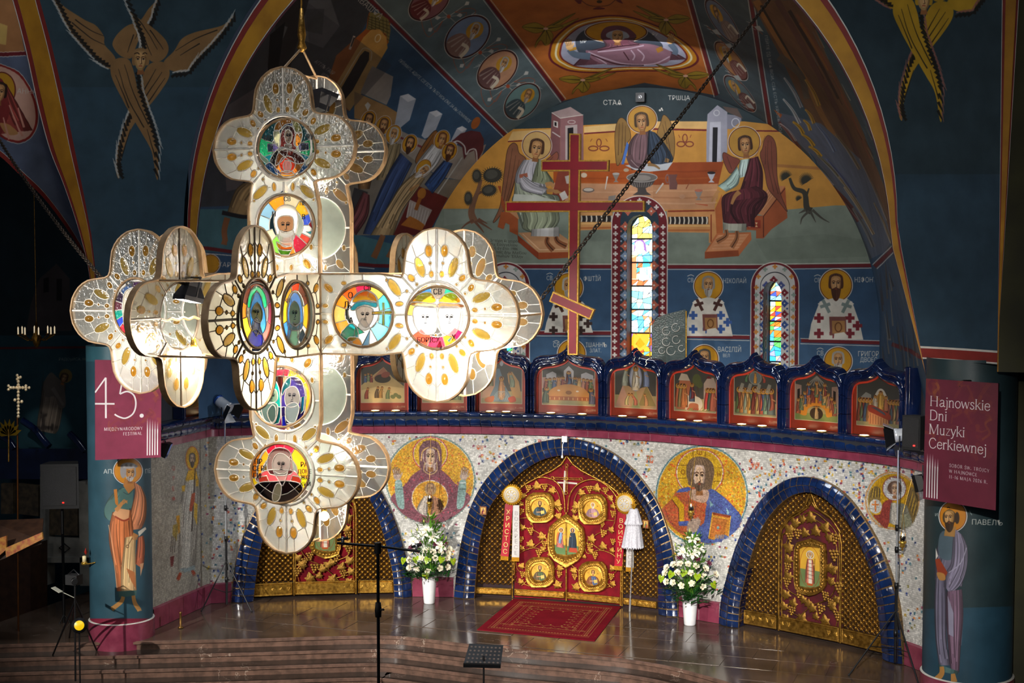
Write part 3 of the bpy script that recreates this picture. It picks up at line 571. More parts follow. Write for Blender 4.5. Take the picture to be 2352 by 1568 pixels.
def paint_vault():
    c=Canvas(330,-420,2160,1120,1.0,'4a5058')
    c.P('330,-420 560,-420 1163,312 1160,700 860,620 330,560','33506c')     # left scene
    c.P('330,-420 600,-420 860,20 700,300 600,470 330,480','3c3f46')        # buildings, upper left
    c.P('330,480 600,480 900,560 900,640 330,580','46707a')
    c.P('330,571 560,582 870,608 1160,612 1160,1120 330,1120','32506e'); c.L('330,563 475,570 560,582 860,610 1160,616',8,MAR,0); c.L('330,570 560,589 860,617',1.8,WHT,0)
    c.halo(483,606,22); c.T('ХАРАЛАМПІЙ',500,612,11,'cfcac0',.06)
    # prophets' band and the orange crown
    c.P('430,-420 1163,312 1294,231 800,-420','5f7074'); c.P('800,-420 1294,231 1480,190 1646,219 1465,-420','b8692c'); c.P('1465,-420 1646,219 1769,291 1660,-420','46565c')  # right band darker than the left: shade put into its colour
    c.P('1660,-420 1769,291 2075,600 2160,700 2160,-420','37525e')
    for l in('430,-420 1163,312','800,-420 1294,231','1465,-420 1646,219','1660,-420 1769,291'):
        c.L(l,8,MAR,0); p=pts2(l); n=np.array([5.5,-4.]); c.L((p+n).ravel(),1.8,WHT,0,.9); c.L((p-n).ravel(),1.8,WHT,0,.9)
    v=c.view(700,0,2.904)
    # flourishes between the medallions
    for x,y,a in((960,110,-.62),(1170,350,-.62),(1355,575,-.62),(760,-140,-.62)):
        for g,l in((a,150),(a+pi,150),(a+1.35,110),(a-1.8,110),(a+.5,60),(a+pi+.5,60)):
            c.L([x,y,x+l*cos(g),y+l*sin(g)],(7,2),'b8b4a8',0,.8); ex,ey=x+l*.85*cos(g),y+l*.85*sin(g); h=g+.5
            c.P([ex,ey,ex+30*cos(g-.5),ey+30*sin(g-.5),ex+42*cos(g),ey+42*sin(g),ex+30*cos(g+.5),ey+30*sin(g+.5)],'c4c6c0')
        for e in(-1,1):
            for r in(.8,1.2): c.L([x+40*e,y-30*e,x+110*e*r,y-80*e*r+40,x+150*e*r,y-30*e*r,x+120*e*r,y+20*e],4,'b0563a',1,.8)
        c.E(x,y,13,13,'b0563a')
        for e in(-1,1):
            for k in range(5): c.L([x+150*e,y+70*e-80,x+(175+k*14)*e,y+70*e-100+k*12],(5,2),'cfcfca',1,.9)
    for m in((830,20,150,95,-.62,'8a5a60','6a2a2c','e0e0e0','c8c4bc'),(1085,245,170,118,-.72,'7a8ca8','8a6a60','b8b8b8','c8c4bc'),(1285,465,155,105,-.75,'c49270','6a4a48','a8a8a8','c0bcb4'),(1450,675,140,95,-.8,'6a8a88','3a4a50','7a5a3a','a89a88')): 
        x,y,rx,ry,ro,g,rb,h,b=m; medal(c,x,y,ry,rx,ro+pi/2,g,rb,h,b)
    # the Communion scene
    c.P('160,520 210,370 410,190 420,110 430,80 570,150 560,280 480,420 300,740 200,700','a8581e'); c.P('412,200 435,82 500,88 558,130 572,200 560,290 540,225 480,195','857a44')
    for i in range(6): c.L([425+i*24,100+i*6,420+i*26,190+i*8],3,'35301c',0); c.L([425,110+i*16,565,150+i*24],3,'35301c',0)
    c.P('210,560 390,250 440,200 500,195 545,250 552,320 380,620 300,740 240,680','d0a052'); c.P('245,585 370,370 400,338 430,350 428,400 320,600 270,660','1d1612'); c.L('235,570 360,360 400,320 445,345 440,405',6,'e8d8b0'); c.ring(487,255,17,26,7,'e8d8b0',.4); c.L('330,240 300,330',16,'e0d0c0',0); c.L('330,250 308,310',8,'241a16',0)
    c.P('450,440 590,510 572,640 545,700 370,620 420,500','9c948c'); c.P('330,610 545,705 650,770 600,850 330,790','a07c4e'); c.P('400,700 420,680 440,700 420,740','c8c4bc')
    c.P('600,850 700,900 800,930 1000,960 1110,1010 1210,960 1170,1070 1040,1200 900,1180 620,1000','948a80'); c.L('600,900 800,990 1000,1040',14,MAR,0,.8)
    for p in('635,640 690,625 742,660 700,800 640,850 600,830','830,748 880,735 918,760 860,900 800,925 778,905','1015,855 1050,840 1082,860 1010,970 965,955'): c.P(p,'a8aeb8'); q=pts2(p); c.P([q[0][0],q[0][1],q[1][0],q[1][1],q[2][0],q[2][1],(q[0][0]+q[2][0])/2,q[2][1]+20],'d0d2d6')
    c.P('330,860 640,1000 900,1190 1060,1200 900,1400 700,1568 250,1568','7c7468'); c.P('330,1250 420,1280 400,1450 300,1568 250,1568','3c3a3c')
    c.P('965,955 1040,890 1110,870 1170,880 1195,930 1190,1000 1145,1090 1132,1000 1090,1020 1062,1065 1050,980 1005,945','5c2a30'); c.L('975,960 1020,940 1065,975 1075,1030 1100,1000 1140,1000 1150,1085',9,'c8c4c0'); c.E(1140,820,26,44,'a85c2a',.5); c.L('1050,1050 880,1300 720,1568',8,'b8b6b0',0); c.L('1130,1080 960,1330 800,1568',8,'8a8884',0)
    c.P('745,1235 955,1320 820,1568 590,1568','64221f'); c.P('700,1330 850,1400 800,1500 675,1450','a89a92')
    for i in range(8): c.L([700+i*18,1345+i*9,680+i*17,1450+i*8],4,'e0d8d0',0,.7)
    c.P('640,1500 700,1440 760,1470 800,1500 780,1540','b06a2a'); c.E(780,1290,28,38,'b0702c',.3); c.L('770,1320 740,1400',24,'9a5a24',0)
    for x,y in((425,800),(525,835),(592,895),(700,958),(915,930),(965,1005),(790,1120)): pass
    def ap(x,y,hair,beard,L_,R_,col,bl=.5): c.D(L_,R_,col,6,w=6); c.halo(x,y,64,48,'c08a22',rot=.45,w=4); c.face(x,y+4,40,hair=hair,beard=beard,sq=.8,tilt=.25,blen=bl)
    c.D('330,900 340,1100 360,1260','440,880 470,1050 430,1260','7a5a3a',5,w=6)
    ap(425,800,'3a2418','3a2418','380,850 350,950 330,1050','470,860 450,960 420,1100','6a4a3a'); ap(525,835,'5a3a24','5a3a24','480,880 460,980 440,1100','570,890 560,990 520,1100','4a5a6a'); ap(592,895,'b8b4ac','b8b4ac','560,950 520,1050 480,1200','640,960 620,1060 560,1200','8a7a5a')
    ap(700,958,'3a2418','3a2418','640,1020 560,1150 480,1320 390,1560','715,1090 650,1220 560,1420 480,1568','34466e')
    wing(c,'870,870 800,950 740,1060 760,1090 840,1010 890,920','8a5a2c',['860,900 790,1010'])
    ap(915,930,'6a3a1c',None,'850,960 760,1070 690,1190','930,1010 880,1100 790,1190','bdbcba')
    ap(965,1008,'4a2a18','4a2a18','930,1070 860,1150 800,1230','985,1090 930,1190 850,1290','2c4878'); c.L('925,960 1005,985',4,MAR,0)
    c.D('740,1150 640,1240 560,1370 440,1568','800,1190 730,1290 640,1420 590,1568','a88e66',8,w=7); c.halo(792,1120,62,46,'c08a22',rot=.6,w=4); c.face(790,1140,40,hair='c8c4bc',beard='d0ccc4',sq=.8,tilt=.9); c.L('700,1270 760,1230',(22,12),'b58553',0)
    c.D('390,1280 330,1400 290,1480','430,1300 420,1440 340,1568','6c3a3c',5,w=6)
    p=np.array([(620,400),(1100,815)]); c.T('ПРЇИМИТЕ, ꙖДИТЕ, СІЕ́ Е҆́СТЬ ТѢЛО МОѐ Е́ЖЕ ЗА ВЫ ЛОМИМОЕ'.replace('Ꙗ','Я'),622,405,22,'d4d0c8',.72,.66,1.,0,.35)
    c.T('АГГЛЪ ГАВР',60,415,26,'c8c4bc',.6,.7,1,0,.3); c.T('ИЛЪ',105,500,26,'c8c4bc',.6,.7,1,0,.3)
    # the far left: house fronts, the figure in ochre behind the chandelier
    c.view(); c.P('530,445 505,300 480,0 700,-300 800,-120 760,40 690,180 640,300 600,440','3e4046'); c.P('690,0 760,0 780,60 742,110 690,90','62646a'); c.P('700,20 745,20 740,80 700,70','4a4c52'); c.P('640,10 690,-60 720,-40 660,180 600,300','2c2a2c'); c.L('655,60 625,140 600,240',12,'5a5a5e'); c.P('620,80 655,50 640,150 610,230','16161a')
    c.P('700,0 900,150 800,260 720,200','3a3c44',0,.4); c.P('510,250 590,200 640,300 600,420 520,440','5a565a'); c.T('САВАѠѲА',805,-12,16,'b8b4ac',.72,.8)
    c.D('560,420 540,440 522,490','660,420 620,450 580,500','9a8058',6,w=3); c.L('522,500 515,530 518,555',(14,12),'8a5a3a'); c.L('518,545 514,562',(10,14),'8a5a3a'); c.L('510,488 560,498 590,494',(10,8),'1c1c22')
    for x in(880,915,945,1000): c.L([x,540,x-14,575,x-22,592],(12,15),'8a5c3c'); 
    c.L('640,180 560,420',5,'26282c',0)
    # Orans in the crown
    v=c.view(1160,0,4.704)
    c.P('470,560 520,420 700,260 900,190 1150,160 1400,190 1700,300 1950,450 2080,590 2080,680 1950,745 1700,770 1350,770 1000,790 700,770 540,700 480,640',MAR,1)
    for k,s in(('c8861c',.97),('e8dcb0',.915),('c8861c',.885),('7a2a20',.855),('9a9cae',.83)):
        q=pts2('470,560 520,420 700,260 900,190 1150,160 1400,190 1700,300 1950,450 2080,590 2080,680 1950,745 1700,770 1350,770 1000,790 700,770 540,700 480,640'); m=np.array([1270,500]); c.P(((q-m)*np.array([s,s-.02])+m).ravel(),k,1)
    c.P('760,470 850,330 1150,230 1500,320 1640,420 1700,520 1500,640 900,620','39424e',1); c.halo(1200,345,115,330,'c88f1c',w=8)
    c.D('1060,330 1050,420 1080,500 900,560 740,710','1420,400 1390,450 1500,480 1800,560 1960,640','6e4452',9,w=8); c.P('870,550 1000,540 1500,470 1760,540 1790,600 1700,690 1200,705 980,660','8a6472',1)
    for l in('900,560 1050,620 1300,690 1600,690 1780,610','1000,560 1300,530 1500,490','1360,540 1400,600 1380,650','1430,530 1500,600 1480,660','960,600 1100,690'): c.L(l,14,'bfa6b4')
    for l in('930,590 1200,690 1500,705','1000,545 1250,500 1450,480','1280,560 1340,650','740,710 830,620'): c.L(l,10,'3c1a24')
    c.L('690,530 760,590 920,610',(60,75),'5a6a7c'); c.L('1780,470 1840,540 1830,590',(60,60),'5a6a7c'); c.L('690,540 770,520',30,'b8862c',0); c.L('1640,550 1700,520',50,'a8762c',0)
    c.P('1040,420 1040,350 1100,290 1230,275 1340,310 1420,390 1330,420 1320,470 1120,470 1090,410','6a3c4a',1); c.P('1100,360 1200,325 1310,350 1330,410 1120,410','a8b0bc',1); c.face(1215,395,62,hair='a8b0bc',sq=1.5,skin='c89a62',cover=None,bald=1)
    c.hand(690,480,58,-.25,'d8aa70'); c.hand(1790,420,54,.35,'d8aa70'); c.T('МР',810,470,36,'e0dcd4',-.15); c.T('ѲУ',1580,380,36,'e0dcd4',.2)
    for x,y,sx,sy in((440,310,1,1),(1740,215,-1,.9),(840,865,1,.75),(1950,820,-1,.75)):
        for p in('0,0 120,-80 340,-180 160,-40 380,-120 150,10','0,0 -120,-70 -270,-20 -120,50','0,0 80,60 60,150 -10,190 -40,110','0,0 -60,80 -110,150 -120,215 -60,130 0,180','0,0 100,30 200,-30 60,-40'):
            q=pts2(p)*np.array([sx*.95,sy*.95])+np.array([x,y]); c.P(q.ravel(),'9a8024',1); c.L(np.concatenate([q[:1],q[2:3]]).ravel(),(10,3),'3a300e',0); c.L(q.ravel(),4,'3a300e',1,.8,1)
        c.E(x,y,28,14,'d8a890')
    c.L('820,0 900,55 1010,68 1120,55 1190,0',7,'5a3020'); c.P('950,100 1000,75 1075,88 1060,100','6a2a2c',1); c.P('750,0 830,0 820,40 790,40','6a2a2c'); c.P('1190,0 1250,0 1275,40 1230,25','6a2a2c'); c.E(1020,18,30,16,'3a2a18')
    # right flank, strongly foreshortened
    v=c.view(1400,0,2.4706)
    for m in((640,120,52,150,-.62,'6a7484','8a7468','5a4a3c','7a6a5a'),(690,345,48,135,-.68,'a8784e','7a4a44','b0aca4','b0aca4'),(740,530,46,128,-.7,'5c6c70','6a4440','8a8478','9a9488')): medal(c,*m)
    for x,y in((580,170),(655,250),(700,430),(770,590),(820,150)):
        c.L([x-30,y-25,x,y,x+50,y+45],5,'a85a3c',1,.7); c.P([x,y,x+30,y-5,x+55,y+30,x+20,y+22],'b0b4b0')
        for k in range(3): c.L([x-20+k*15,y-20+k*20,x-45+k*18,y-30+k*20],(4,2),'c0c4c0',0,.8)
    c.P('800,0 1100,0 1240,330 1420,700 1560,1060 1640,1350 1600,1370 1480,1200 1240,900 1120,640 960,300','6a4c34')
    r=random.Random(4)
    for l,w,k in(('830,0 980,260 1120,470 1200,640 1330,860',40,'9a6a34'),('860,30 1000,270 1110,450',14,'1a1412'),('950,0 1120,300 1260,560 1400,860 1500,1120',34,'5a3a34'),('1020,60 1180,330 1300,560',20,'26181a'),('1060,80 1200,300 1330,560 1480,900',16,'7a4a30'),('1080,130 1150,240 1240,400',16,'8a5a28'),('960,320 1080,420 1120,560',46,'5a5448')): c.L(l,(w,w*.7),k,1,.9)
    c.P('970,640 1200,700 1420,900 1560,1200 1600,1360 1510,1520 1380,1200 1230,980 1090,830 960,690','5a6474'); c.P('930,620 980,650 970,670','a85a30')
    for x0,y0,x1,y1,w,k in((990,440,1090,610,20,'9aa0a4'),(985,560,1080,700,20,'b0b4b4'),(960,690,1080,850,26,'6a3438'),(970,700,1060,800,10,'c8c4c4'),(1040,690,1100,760,24,'c09024'),(1100,680,1140,740,20,'c09024'),(1090,760,1160,830,24,'c09024'),(1130,830,1200,890,24,'c09024'),(1110,620,1160,700,20,'b88a28'),(1110,450,1190,600,24,'b88a28'),(1170,700,1280,860,22,'5a7090'),(1110,900,1260,1060,40,'8a8890'),(1180,880,1330,1040,22,'6a6a58'),(1230,900,1400,1120,22,'4a5a80'),(1240,1040,1420,1250,40,'5e2a2c'),(1300,1000,1480,1280,20,'8a7a5c'),(1330,1060,1500,1330,16,'a8906a'),(1130,860,1180,950,16,'3a6a8a'),(1280,760,1420,960,20,'7a6a4c'),(1380,1180,1500,1400,30,'6a6a6a'),(1420,900,1580,1250,14,'7a6650'),(1500,1150,1600,1380,16,'8a7a5c')):
        c.L([x0,y0,(x0+x1)/2+6,(y0+y1)/2-6,x1,y1],(w*.5,w),k,1,.95); c.L([x0+8,y0+10,(x0+x1)/2+12,(y0+y1)/2,x1,y1],(2,5),'2a201c',1,.6); c.L([x0-2,y0,(x0+x1)/2-2,(y0+y1)/2-2,x1-8,y1],(2,4),'d0c8b8',1,.45)
    for i in range(46):
        x=r.uniform(1120,1500); y=(x-1000)*1.7+r.uniform(-330,80); l=r.uniform(50,150); c.L([x,y,x+l*.42,y+l*.8],(2,5),r.choice(['2a201c','c8bca4','4a4038','9a8a6a','5a6a80']),0,.7)
    c.T('ПЇЙТЕ Ѿ НЕѦ ВСИ, СІѦ Е҆СТЬ КРОВЬ МОѦ'.replace('҆',''),880,200,16,'c8c8c4',1.42,1.25,.9)
    c.view(); c.P('1990,600 2075,555 2160,520 2160,1120 1990,1120','35506a'); c.L('2009,612 2066,556 2110,520',9,MAR,0); c.L('2004,608 2060,552',2,WHT,0); c.L('2014,617 2072,560',2,WHT,0); c.L('2048,790 2090,805 2130,830',9,MAR,0)
    for i in range(40): x=r.uniform(2020,2120); y=r.uniform(590,800); c.L([x,y,x+r.uniform(4,10),y+r.uniform(30,90)],(1,4),r.choice(['2a2624','6a5a4a','4a5a70','8a8070','3c3434']),0,.7)
    return c
# ================================================================ seraphim, columns, mosaics
def seraph(c,gold,dk,white,red=None):
    """drawn in the left panel's crop coordinates"""
    def w(o,ls,edge):
        c.P(o,gold,1)
        for l in ls: c.L(l,(3,8),dk,1,.85)
        q=pts2(edge); n=len(q)
        for i in range(n-1):
            a,b=q[i],q[i+1]
            for t in np.linspace(0,1,5)[:-1]:
                p=a+(b-a)*t; d=(b-a)/np.linalg.norm(b-a); o_=np.array([d[1],-d[0]])
                c.L([*(p-o_*24),*(p+o_*8+d*60)],(20,5),dk,0,.95); c.L([*(p+o_*4+d*10),*(p+o_*18+d*75)],(10,3),white,0,.9)
    w('365,0 450,60 560,130 640,170 690,240 700,300 770,390 735,460 650,400 560,320 480,230 420,130',['700,300 600,250 480,150','690,240 600,200 500,130'],'735,462 640,400 560,310 480,220 420,110 365,0')
    w('1560,105 1480,170 1300,215 1210,260 1160,340 1090,415 1140,470 1250,470 1350,360 1450,260',['1170,340 1300,260 1450,200','1200,370 1330,290'],'1140,490 1250,480 1310,400 1400,310 1480,220 1560,105')
    w('1050,0 990,60 930,140 850,170 780,230 750,300 800,370 870,390 900,330 960,180 1010,110',['900,260 950,150','850,350 890,230'],'930,330 965,210 1010,130 1050,0')
    w('835,0 860,70 920,120 1000,170 1090,250 1125,330 1080,400 1010,410 960,340 930,230 870,100',['1050,330 960,180 880,80','1090,330 1000,200','1010,370 950,230'],'950,330 935,240 890,120 830,-20')
    w('1010,420 1090,415 1130,470 1110,550 1000,700 900,820 850,920 800,1100 795,1190 775,1150 780,1010 840,800 920,600 960,480',['1080,480 960,660','1040,460 950,620','870,860 810,1050','1100,520 990,680'],'800,1195 780,1100 790,980 830,830 870,740')
    w('750,410 800,385 860,400 890,470 910,560 940,680 1010,830 1050,1000 1055,1180 1040,1180 1010,1010 940,880 830,690 750,530 735,460',['790,460 850,650 960,850','830,430 890,620 990,830','770,500 860,720','980,860 1035,1050'],'905,480 930,600 970,720 1015,830 1055,960 1060,1180'[:0] or '930,480 945,600 985,720 1025,830 1060,960 1050,1180')
    c.face(937,405,62,hair=gold,skin='a08050'); c.L('895,360 915,352 930,362',6,'241812'); c.L('950,362 965,352 980,360',6,'241812')
def paint_pend(side):
    if side=='l':
        c=Canvas(60,-220,700,880,1.0,'2e434e'); c.P('60,200 700,200 700,880 60,880','324b5c',0,.7); c.view(0,0,2.904); seraph(c,'8a6a44','1c1a18','b8b8b4')
    else:
        c=Canvas(1780,-260,2400,880,1.0,'26363e'); c.P('1780,400 2400,400 2400,880 1780,880','2b4254',0,.6); c.t=(1793,-141,2.85); seraph(c,'a88420','17140f','8a5a50')
    c.view()
    return c
def paint_soffit():
    c=Canvas(-160,-260,300,760,1.0,'5a6680'); c.view(0,0,2.904)
    c.P('-300,-800 60,-200 165,345 -300,385',  'a8764a'); c.P('-20,150 50,170 40,300 -20,290','c8a860')
    c.L('-300,390 0,362 180,355',26,MAR,0); c.L('-300,375 0,348 165,343',4,WHT,0); c.L('-300,408 0,378 172,372',4,WHT,0)
    c.P('-200,700 -150,520 0,435 120,490 200,600 240,720 240,830 200,910 130,945 50,930 0,900 -100,800','c8a090',1); c.L('-100,460 0,435 120,490 200,600 240,720 240,830 200,910 130,945 50,930 0,900',15,'8a2a26'); c.L('0,425 125,480 210,600 252,720 252,830 205,920 130,958 45,940',4,WHT)
    c.E(10,600,92,118,'b88a24'); c.ring(10,600,92,118,8,'6a2a20'); c.D('-60,540 -100,700 -60,900','40,560 130,720 215,870','8a3a34',8,w=7); c.P('-40,560 0,520 40,580 50,660 60,760 0,900 -40,880','7c2c2c',1); c.face(-6,620,56,skin='b98a58',tilt=.1,cover=None); c.P('0,820 60,830 120,890 60,900 20,870','b58553',1)
    for l in('60,700 120,850 150,910','120,720 160,850','20,780 60,930'): c.L(l,(8,16),'c89080')
    c.T('АННА',112,622,34,'cfcac4',.05)
    return c
def apostle_robe(c): pass
def paint_peter():
    c=Canvas(150,760,420,1480,1.6,'2e4d5a'); c.P('150,760 420,760 420,830 150,830','35606c'); 
    c.P('150,1420 420,1420 420,1480 150,1480','7a2438'); c.L('150,1420 280,1428 420,1420',0.1,WHT)
    v=c.view(220,1040,4.125)
    c.E(305,170,142,132,WHT); c.E(305,170,134,126,'5a1a20'); c.E(305,170,130,122,'c07e22')
    c.D('240,330 150,400 90,500 85,600 140,640','330,330 340,450 320,540 300,560','486862',6,w=5); c.P('170,345 200,340 215,500 185,490','b5702c'); c.P('215,350 355,330 350,520 240,540','4a6a66'); c.L('260,370 310,390 360,340',5,'2a3a3a')
    c.P('90,500 150,440 210,530 190,600 130,640 85,580','4a6a66',1)
    c.D('360,270 370,380 330,560 305,650 330,730','430,320 475,440 475,600 440,700 420,720','b5704a',7,w=6)
    c.D('160,560 130,700 130,860 180,1100 200,1310','330,540 350,700 360,860 340,1100 385,1310','b0643a',10,w=7); c.P('160,580 200,520 320,540 310,640 230,640','c8946a'); c.L('180,600 260,640 320,620',16,'8a3a26')
    c.D('280,800 260,950 240,1130 240,1310','380,780 375,950 380,1130 385,1300','c8a070',7,w=6); c.D('400,800 390,900 375,1050','450,780 465,900 450,1100','a85a3c',5,w=5); c.P('420,1050 455,1040 425,1170','c89870'); c.P('290,1090 370,1130 385,1300 330,1200','a8683e')
    c.L('120,680 160,900 200,1280',8,'d8a880',1,.6)
    c.P('400,745 470,700 480,720 410,790','c8c0b0'); c.L('350,770 400,790',(36,26),'a8703c'); 
    for i in range(4): c.L([350+i*13,790,352+i*12,822],9,'a8703c',0)
    c.L('345,805 310,870',5,'4a2a1a',0); c.ring(300,884,12,13,5,'4a2a1a')
    c.L('190,545 230,500 250,470',(40,30),'b87e48'); 
    for i in range(4): c.L([240,490-i*6,270,478-i*12,298,458+i*10-10],8,'b87e48')
    c.P('215,1310 390,1300 385,1350 220,1370','3f5c58'); 
    for l in('260,1360 240,1410 150,1480','355,1350 370,1420 415,1490'): c.L(l,(34,44),'a87840'); 
    for i in range(4): c.L([395+i*10,1480,400+i*11,1502-i*3],7,'c08c50',0)
    c.P('275,240 260,310 310,385 370,330 360,270','a8703c'); c.face(325,195,62,hair='8f8a8a',beard='a8a29e',skin='a87642',blen=.1,look=.12); c.E(260,170,30,70,'8f8a8a'); c.E(310,120,72,30,'9a9696')
    for i in range(7): c.E(248+i*22,112+abs(i-3)*5,15,14,'aaa6a6' if i%2 else '827e7e')
    c.T('АП.',72,195,42,'d0d0cc'); c.T('ПЕТРЪ',470,195,42,'d0d0cc',-.15,.75)
    c.view(); return c
def paint_paul():
    c=Canvas(2060,780,2400,1680,1.4,'25363a'); c.P('2060,1400 2400,1390 2400,1680 2060,1680','26485a',0,.8); c.P('2060,1640 2400,1640 2400,1680 2060,1680','6a2438')
    v=c.view(2130,1140,3.664)
    c.E(215,165,122,132,WHT); c.E(215,165,114,126,'4a1a20'); c.E(215,165,110,121,'b8761e')
    c.D('120,290 90,400 70,520 60,700','300,330 330,450 300,700 290,760','5a5666',8,w=6); c.P('110,310 230,300 210,520 100,500','4c5c66',1)
    c.D('225,265 215,400 200,560 160,640 150,760','290,320 335,430 330,600 280,740 190,820','706a7e',8,w=7); 
    c.D('70,690 60,900 70,1200 100,1420','150,660 160,900 160,1200 190,1420','625e70',7,w=7); c.D('165,800 160,1000 180,1300 200,1480','290,780 300,1000 280,1250 265,1480','6a5264',7,w=7); c.P('170,830 220,980 220,1180 180,1160','8a869a')
    c.L('330,430 280,560 180,640',8,'9a96aa'); c.P('65,530 100,520 170,640 150,680 90,670','8a3a24'); c.P('80,640 140,650 150,700 100,700','a87840',1); c.P('70,430 90,500 70,530','c8c4bc')
    c.D('95,1410 100,1470','260,1470 250,1500','44605e',5,w=5)
    for l in('120,1430 120,1490 70,1545','215,1490 225,1560'): c.L(l,(34,56),'a87840')
    c.P('150,270 140,330 230,340 240,250','9a7240'); c.face(185,185,64,hair='4a3c2c',beard='3a2c20',skin='a07a46',blen=.55,look=-.15,bald=1); c.E(250,180,20,50,'3a2c20'); c.L('165,95 180,90 190,100',8,'3a2c20')
    c.T('ПАВЕЛЪ',370,235,46,'b8bab4',.03); c.T('И',62,165,26,'b8bab4'); c.L('355,120 365,140 375,155',6,'8a9a98'); c.view(); return c
def paint_mosaic():
    c=Canvas(340,960,2170,1600,1.0,'cac7c0'); r=random.Random(5)
    cl=['2a3f86','c8702c','c8a030','8a8040','3a6a78','b84a34','7a2c48','2a3a6a']
    def scat(n,x0,y0,x1,y1,dx=0):
        for i in range(int(n*.62)):
            x=r.uniform(x0,x1); y=r.uniform(y0,y1); k=r.choice(cl); c.P([x,y,x+4,y+.5,x+3.6,y+4.5,x-.4,y+4],k)
    c.P('340,960 500,960 482,1400 340,1480','a09a8c'); scat(60,440,1000,481,1390); scat(170,482,1130,560,1390); scat(230,860,1000,1100,1330); scat(330,1090,1000,1500,1110); scat(60,950,1230,1040,1330); scat(90,1490,1040,1600,1330); scat(420,1690,1050,2100,1140); scat(160,1620,1140,1740,1390); scat(240,1990,1230,2150,1540); scat(80,1920,1120,2000,1200)
    # deacon with censer
    v=c.view(360,1000,3.734)
    c.E(305,195,58,104,'a84a2c'); c.E(305,195,53,98,'d0a01c'); c.D('262,310 215,520 200,700 180,1140','340,300 375,500 350,800 330,1120','a8a498',8,w=4,dk='5a5248'); c.P('270,300 245,385 355,375 335,290','c89a20'); c.P('215,430 245,425 238,480 218,475','c89a20'); c.P('335,385 360,375 358,435 335,435','c89a20')
    c.P('215,560 165,690 205,830 222,720','b0aa98'); c.P('165,690 195,680 200,830 185,840','c08a24'); c.P('140,770 185,750 170,895 135,850','9a8440'); c.L('330,280 320,480 300,820',9,'3c302c',0); c.P('300,500 330,485 325,560 300,650 278,640','a84a2c'); c.P('320,570 350,590 345,770 320,700','c8a030')
    for x in(128,142,160): c.L([x,860,x-8,1000],4,'3a3430',0)
    c.P('115,1040 150,1030 140,1115 120,1115','6a3434'); c.L('205,1175 180,1235',(22,30),'a04a34'); c.L('300,1150 325,1190',(24,28),'a04a34'); c.P('180,1140 200,1140 330,1110 325,1150 240,1170','8a9a9a'); c.face(305,205,42,hair='4a4038',beard='4a4038',skin='a8988a',sq=.72,blen=.5)
    for i,t in enumerate('СТЕФ'): c.T(t,128,290+i*88,30,'a8463c')
    # Sign medallion
    v=c.view(860,980,5.6)
    c.E(722,680,578,570,'6a8078'); c.E(722,680,562,554,'d0ccc0'); c.E(722,680,552,544,'c8962a')
    for i in range(900):
        g=r.uniform(0,2*pi); q=math.sqrt(r.random())*540; x=722+q*cos(g); y=680+q*sin(g); c.P([x,y,x+20,y+2,x+18,y+20,x-2,y+18],r.choice(['d8a832','c88a28','b87a30','d0801e','a88428','d8b050','c0602a']),0,.9)
    c.P('215,900 400,740 470,640 590,550 720,520 850,550 960,640 1050,740 1230,890 1180,1010 1050,1130 880,1220 720,1236 560,1220 380,1130 270,1010','7a4650',1)
    for i in range(420):
        x=r.uniform(240,1200); y=r.uniform(560,1230)
        if (x-722)**2+(y-680)**2<530**2 and y>700-abs(0)+abs(x-722)*.45-160: c.P([x,y,x+20,y+2,x+18,y+20,x-2,y+18],r.choice(['8c4454','6a3a44','96606a','a83a4c','584044']),0,.85)
    for i in range(12): c.L([300+i*20,1060+i*12,420+i*10,780+i*10],5,'4a2c34',0,.5); c.L([1150-i*20,1060+i*12,1030-i*10,780+i*10],5,'4a2c34',0,.5)
    c.E(718,345,228,222,'b03a3c'); c.E(718,345,218,212,'d8d4c8'); c.E(718,345,208,202,'c49a24')
    c.P('575,360 580,270 640,190 720,170 800,190 855,270 865,360 850,560 720,620 600,560','6a4448',1)
    for i in range(120):
        x=r.uniform(580,860); y=r.uniform(185,560); c.P([x,y,x+18,y+2,x+16,y+18,x-2,y+16],r.choice(['7c545c','5a3a40','86606a']),0,.8)
    c.L('600,440 615,330 660,280 720,265 790,280 825,330 840,440',16,'c8a060'); c.P('635,330 720,300 805,330 815,420 780,500 720,525 660,500 625,420','c0a89c',1); c.P('660,560 660,480 780,480 790,560 720,590','b09890'); c.face(720,400,118,skin='bca294',cover=None,bald=1,hair='6a4448',sq=.82); c.L('650,450 640,560 720,610 800,560 800,450',12,'b89868')
    for e in(-1,1):
        X=lambda x:722+e*(x-722) if e<0 else x
        f=lambda l:np.concatenate([[X(a),b] for a,b in pts2(l)])
        c.P(f('1100,690 1175,690 1175,860 1150,1000 1110,1050 1060,1040 1070,850'),'7f9a94',1); c.L(f('1095,720 1180,720'),14,'c0c4c0',0); c.L(f('1085,800 1180,800'),8,'4a5c5a',0)
        c.hand(X(1155),600,78,.15*e,'b09a8c')
    c.E(714,915,236,232,'d0ccc0'); c.E(714,915,224,220,'c8902a')
    for i in range(240):
        g=r.uniform(0,2*pi); q=math.sqrt(r.random())*212; x=714+q*cos(g); y=915+q*sin(g); c.P([x,y,x+18,y+2,x+16,y+18,x-2,y+16],r.choice(['d8a832','c88a28','d0801e','b87a30','d8b050']),0,.9)
    c.D('640,890 580,980 550,1060 600,1110','700,880 690,1000 680,1130 690,1140','b0a498',5,w=7); c.D('740,880 740,1000 720,1130','830,920 890,1040 850,1110','96684c',6,w=7); c.E(720,800,74,82,'a08460'); c.face(720,800,62,hair='7a5a40',skin='a8846a',sq=.85)
    for t,x in(('МР',30),('ѲУ',1310)): c.T(t,x,300,62,'c0582c',0,.8)
    # Pantocrator medallion
    v=c.view(1480,1010,6.03)
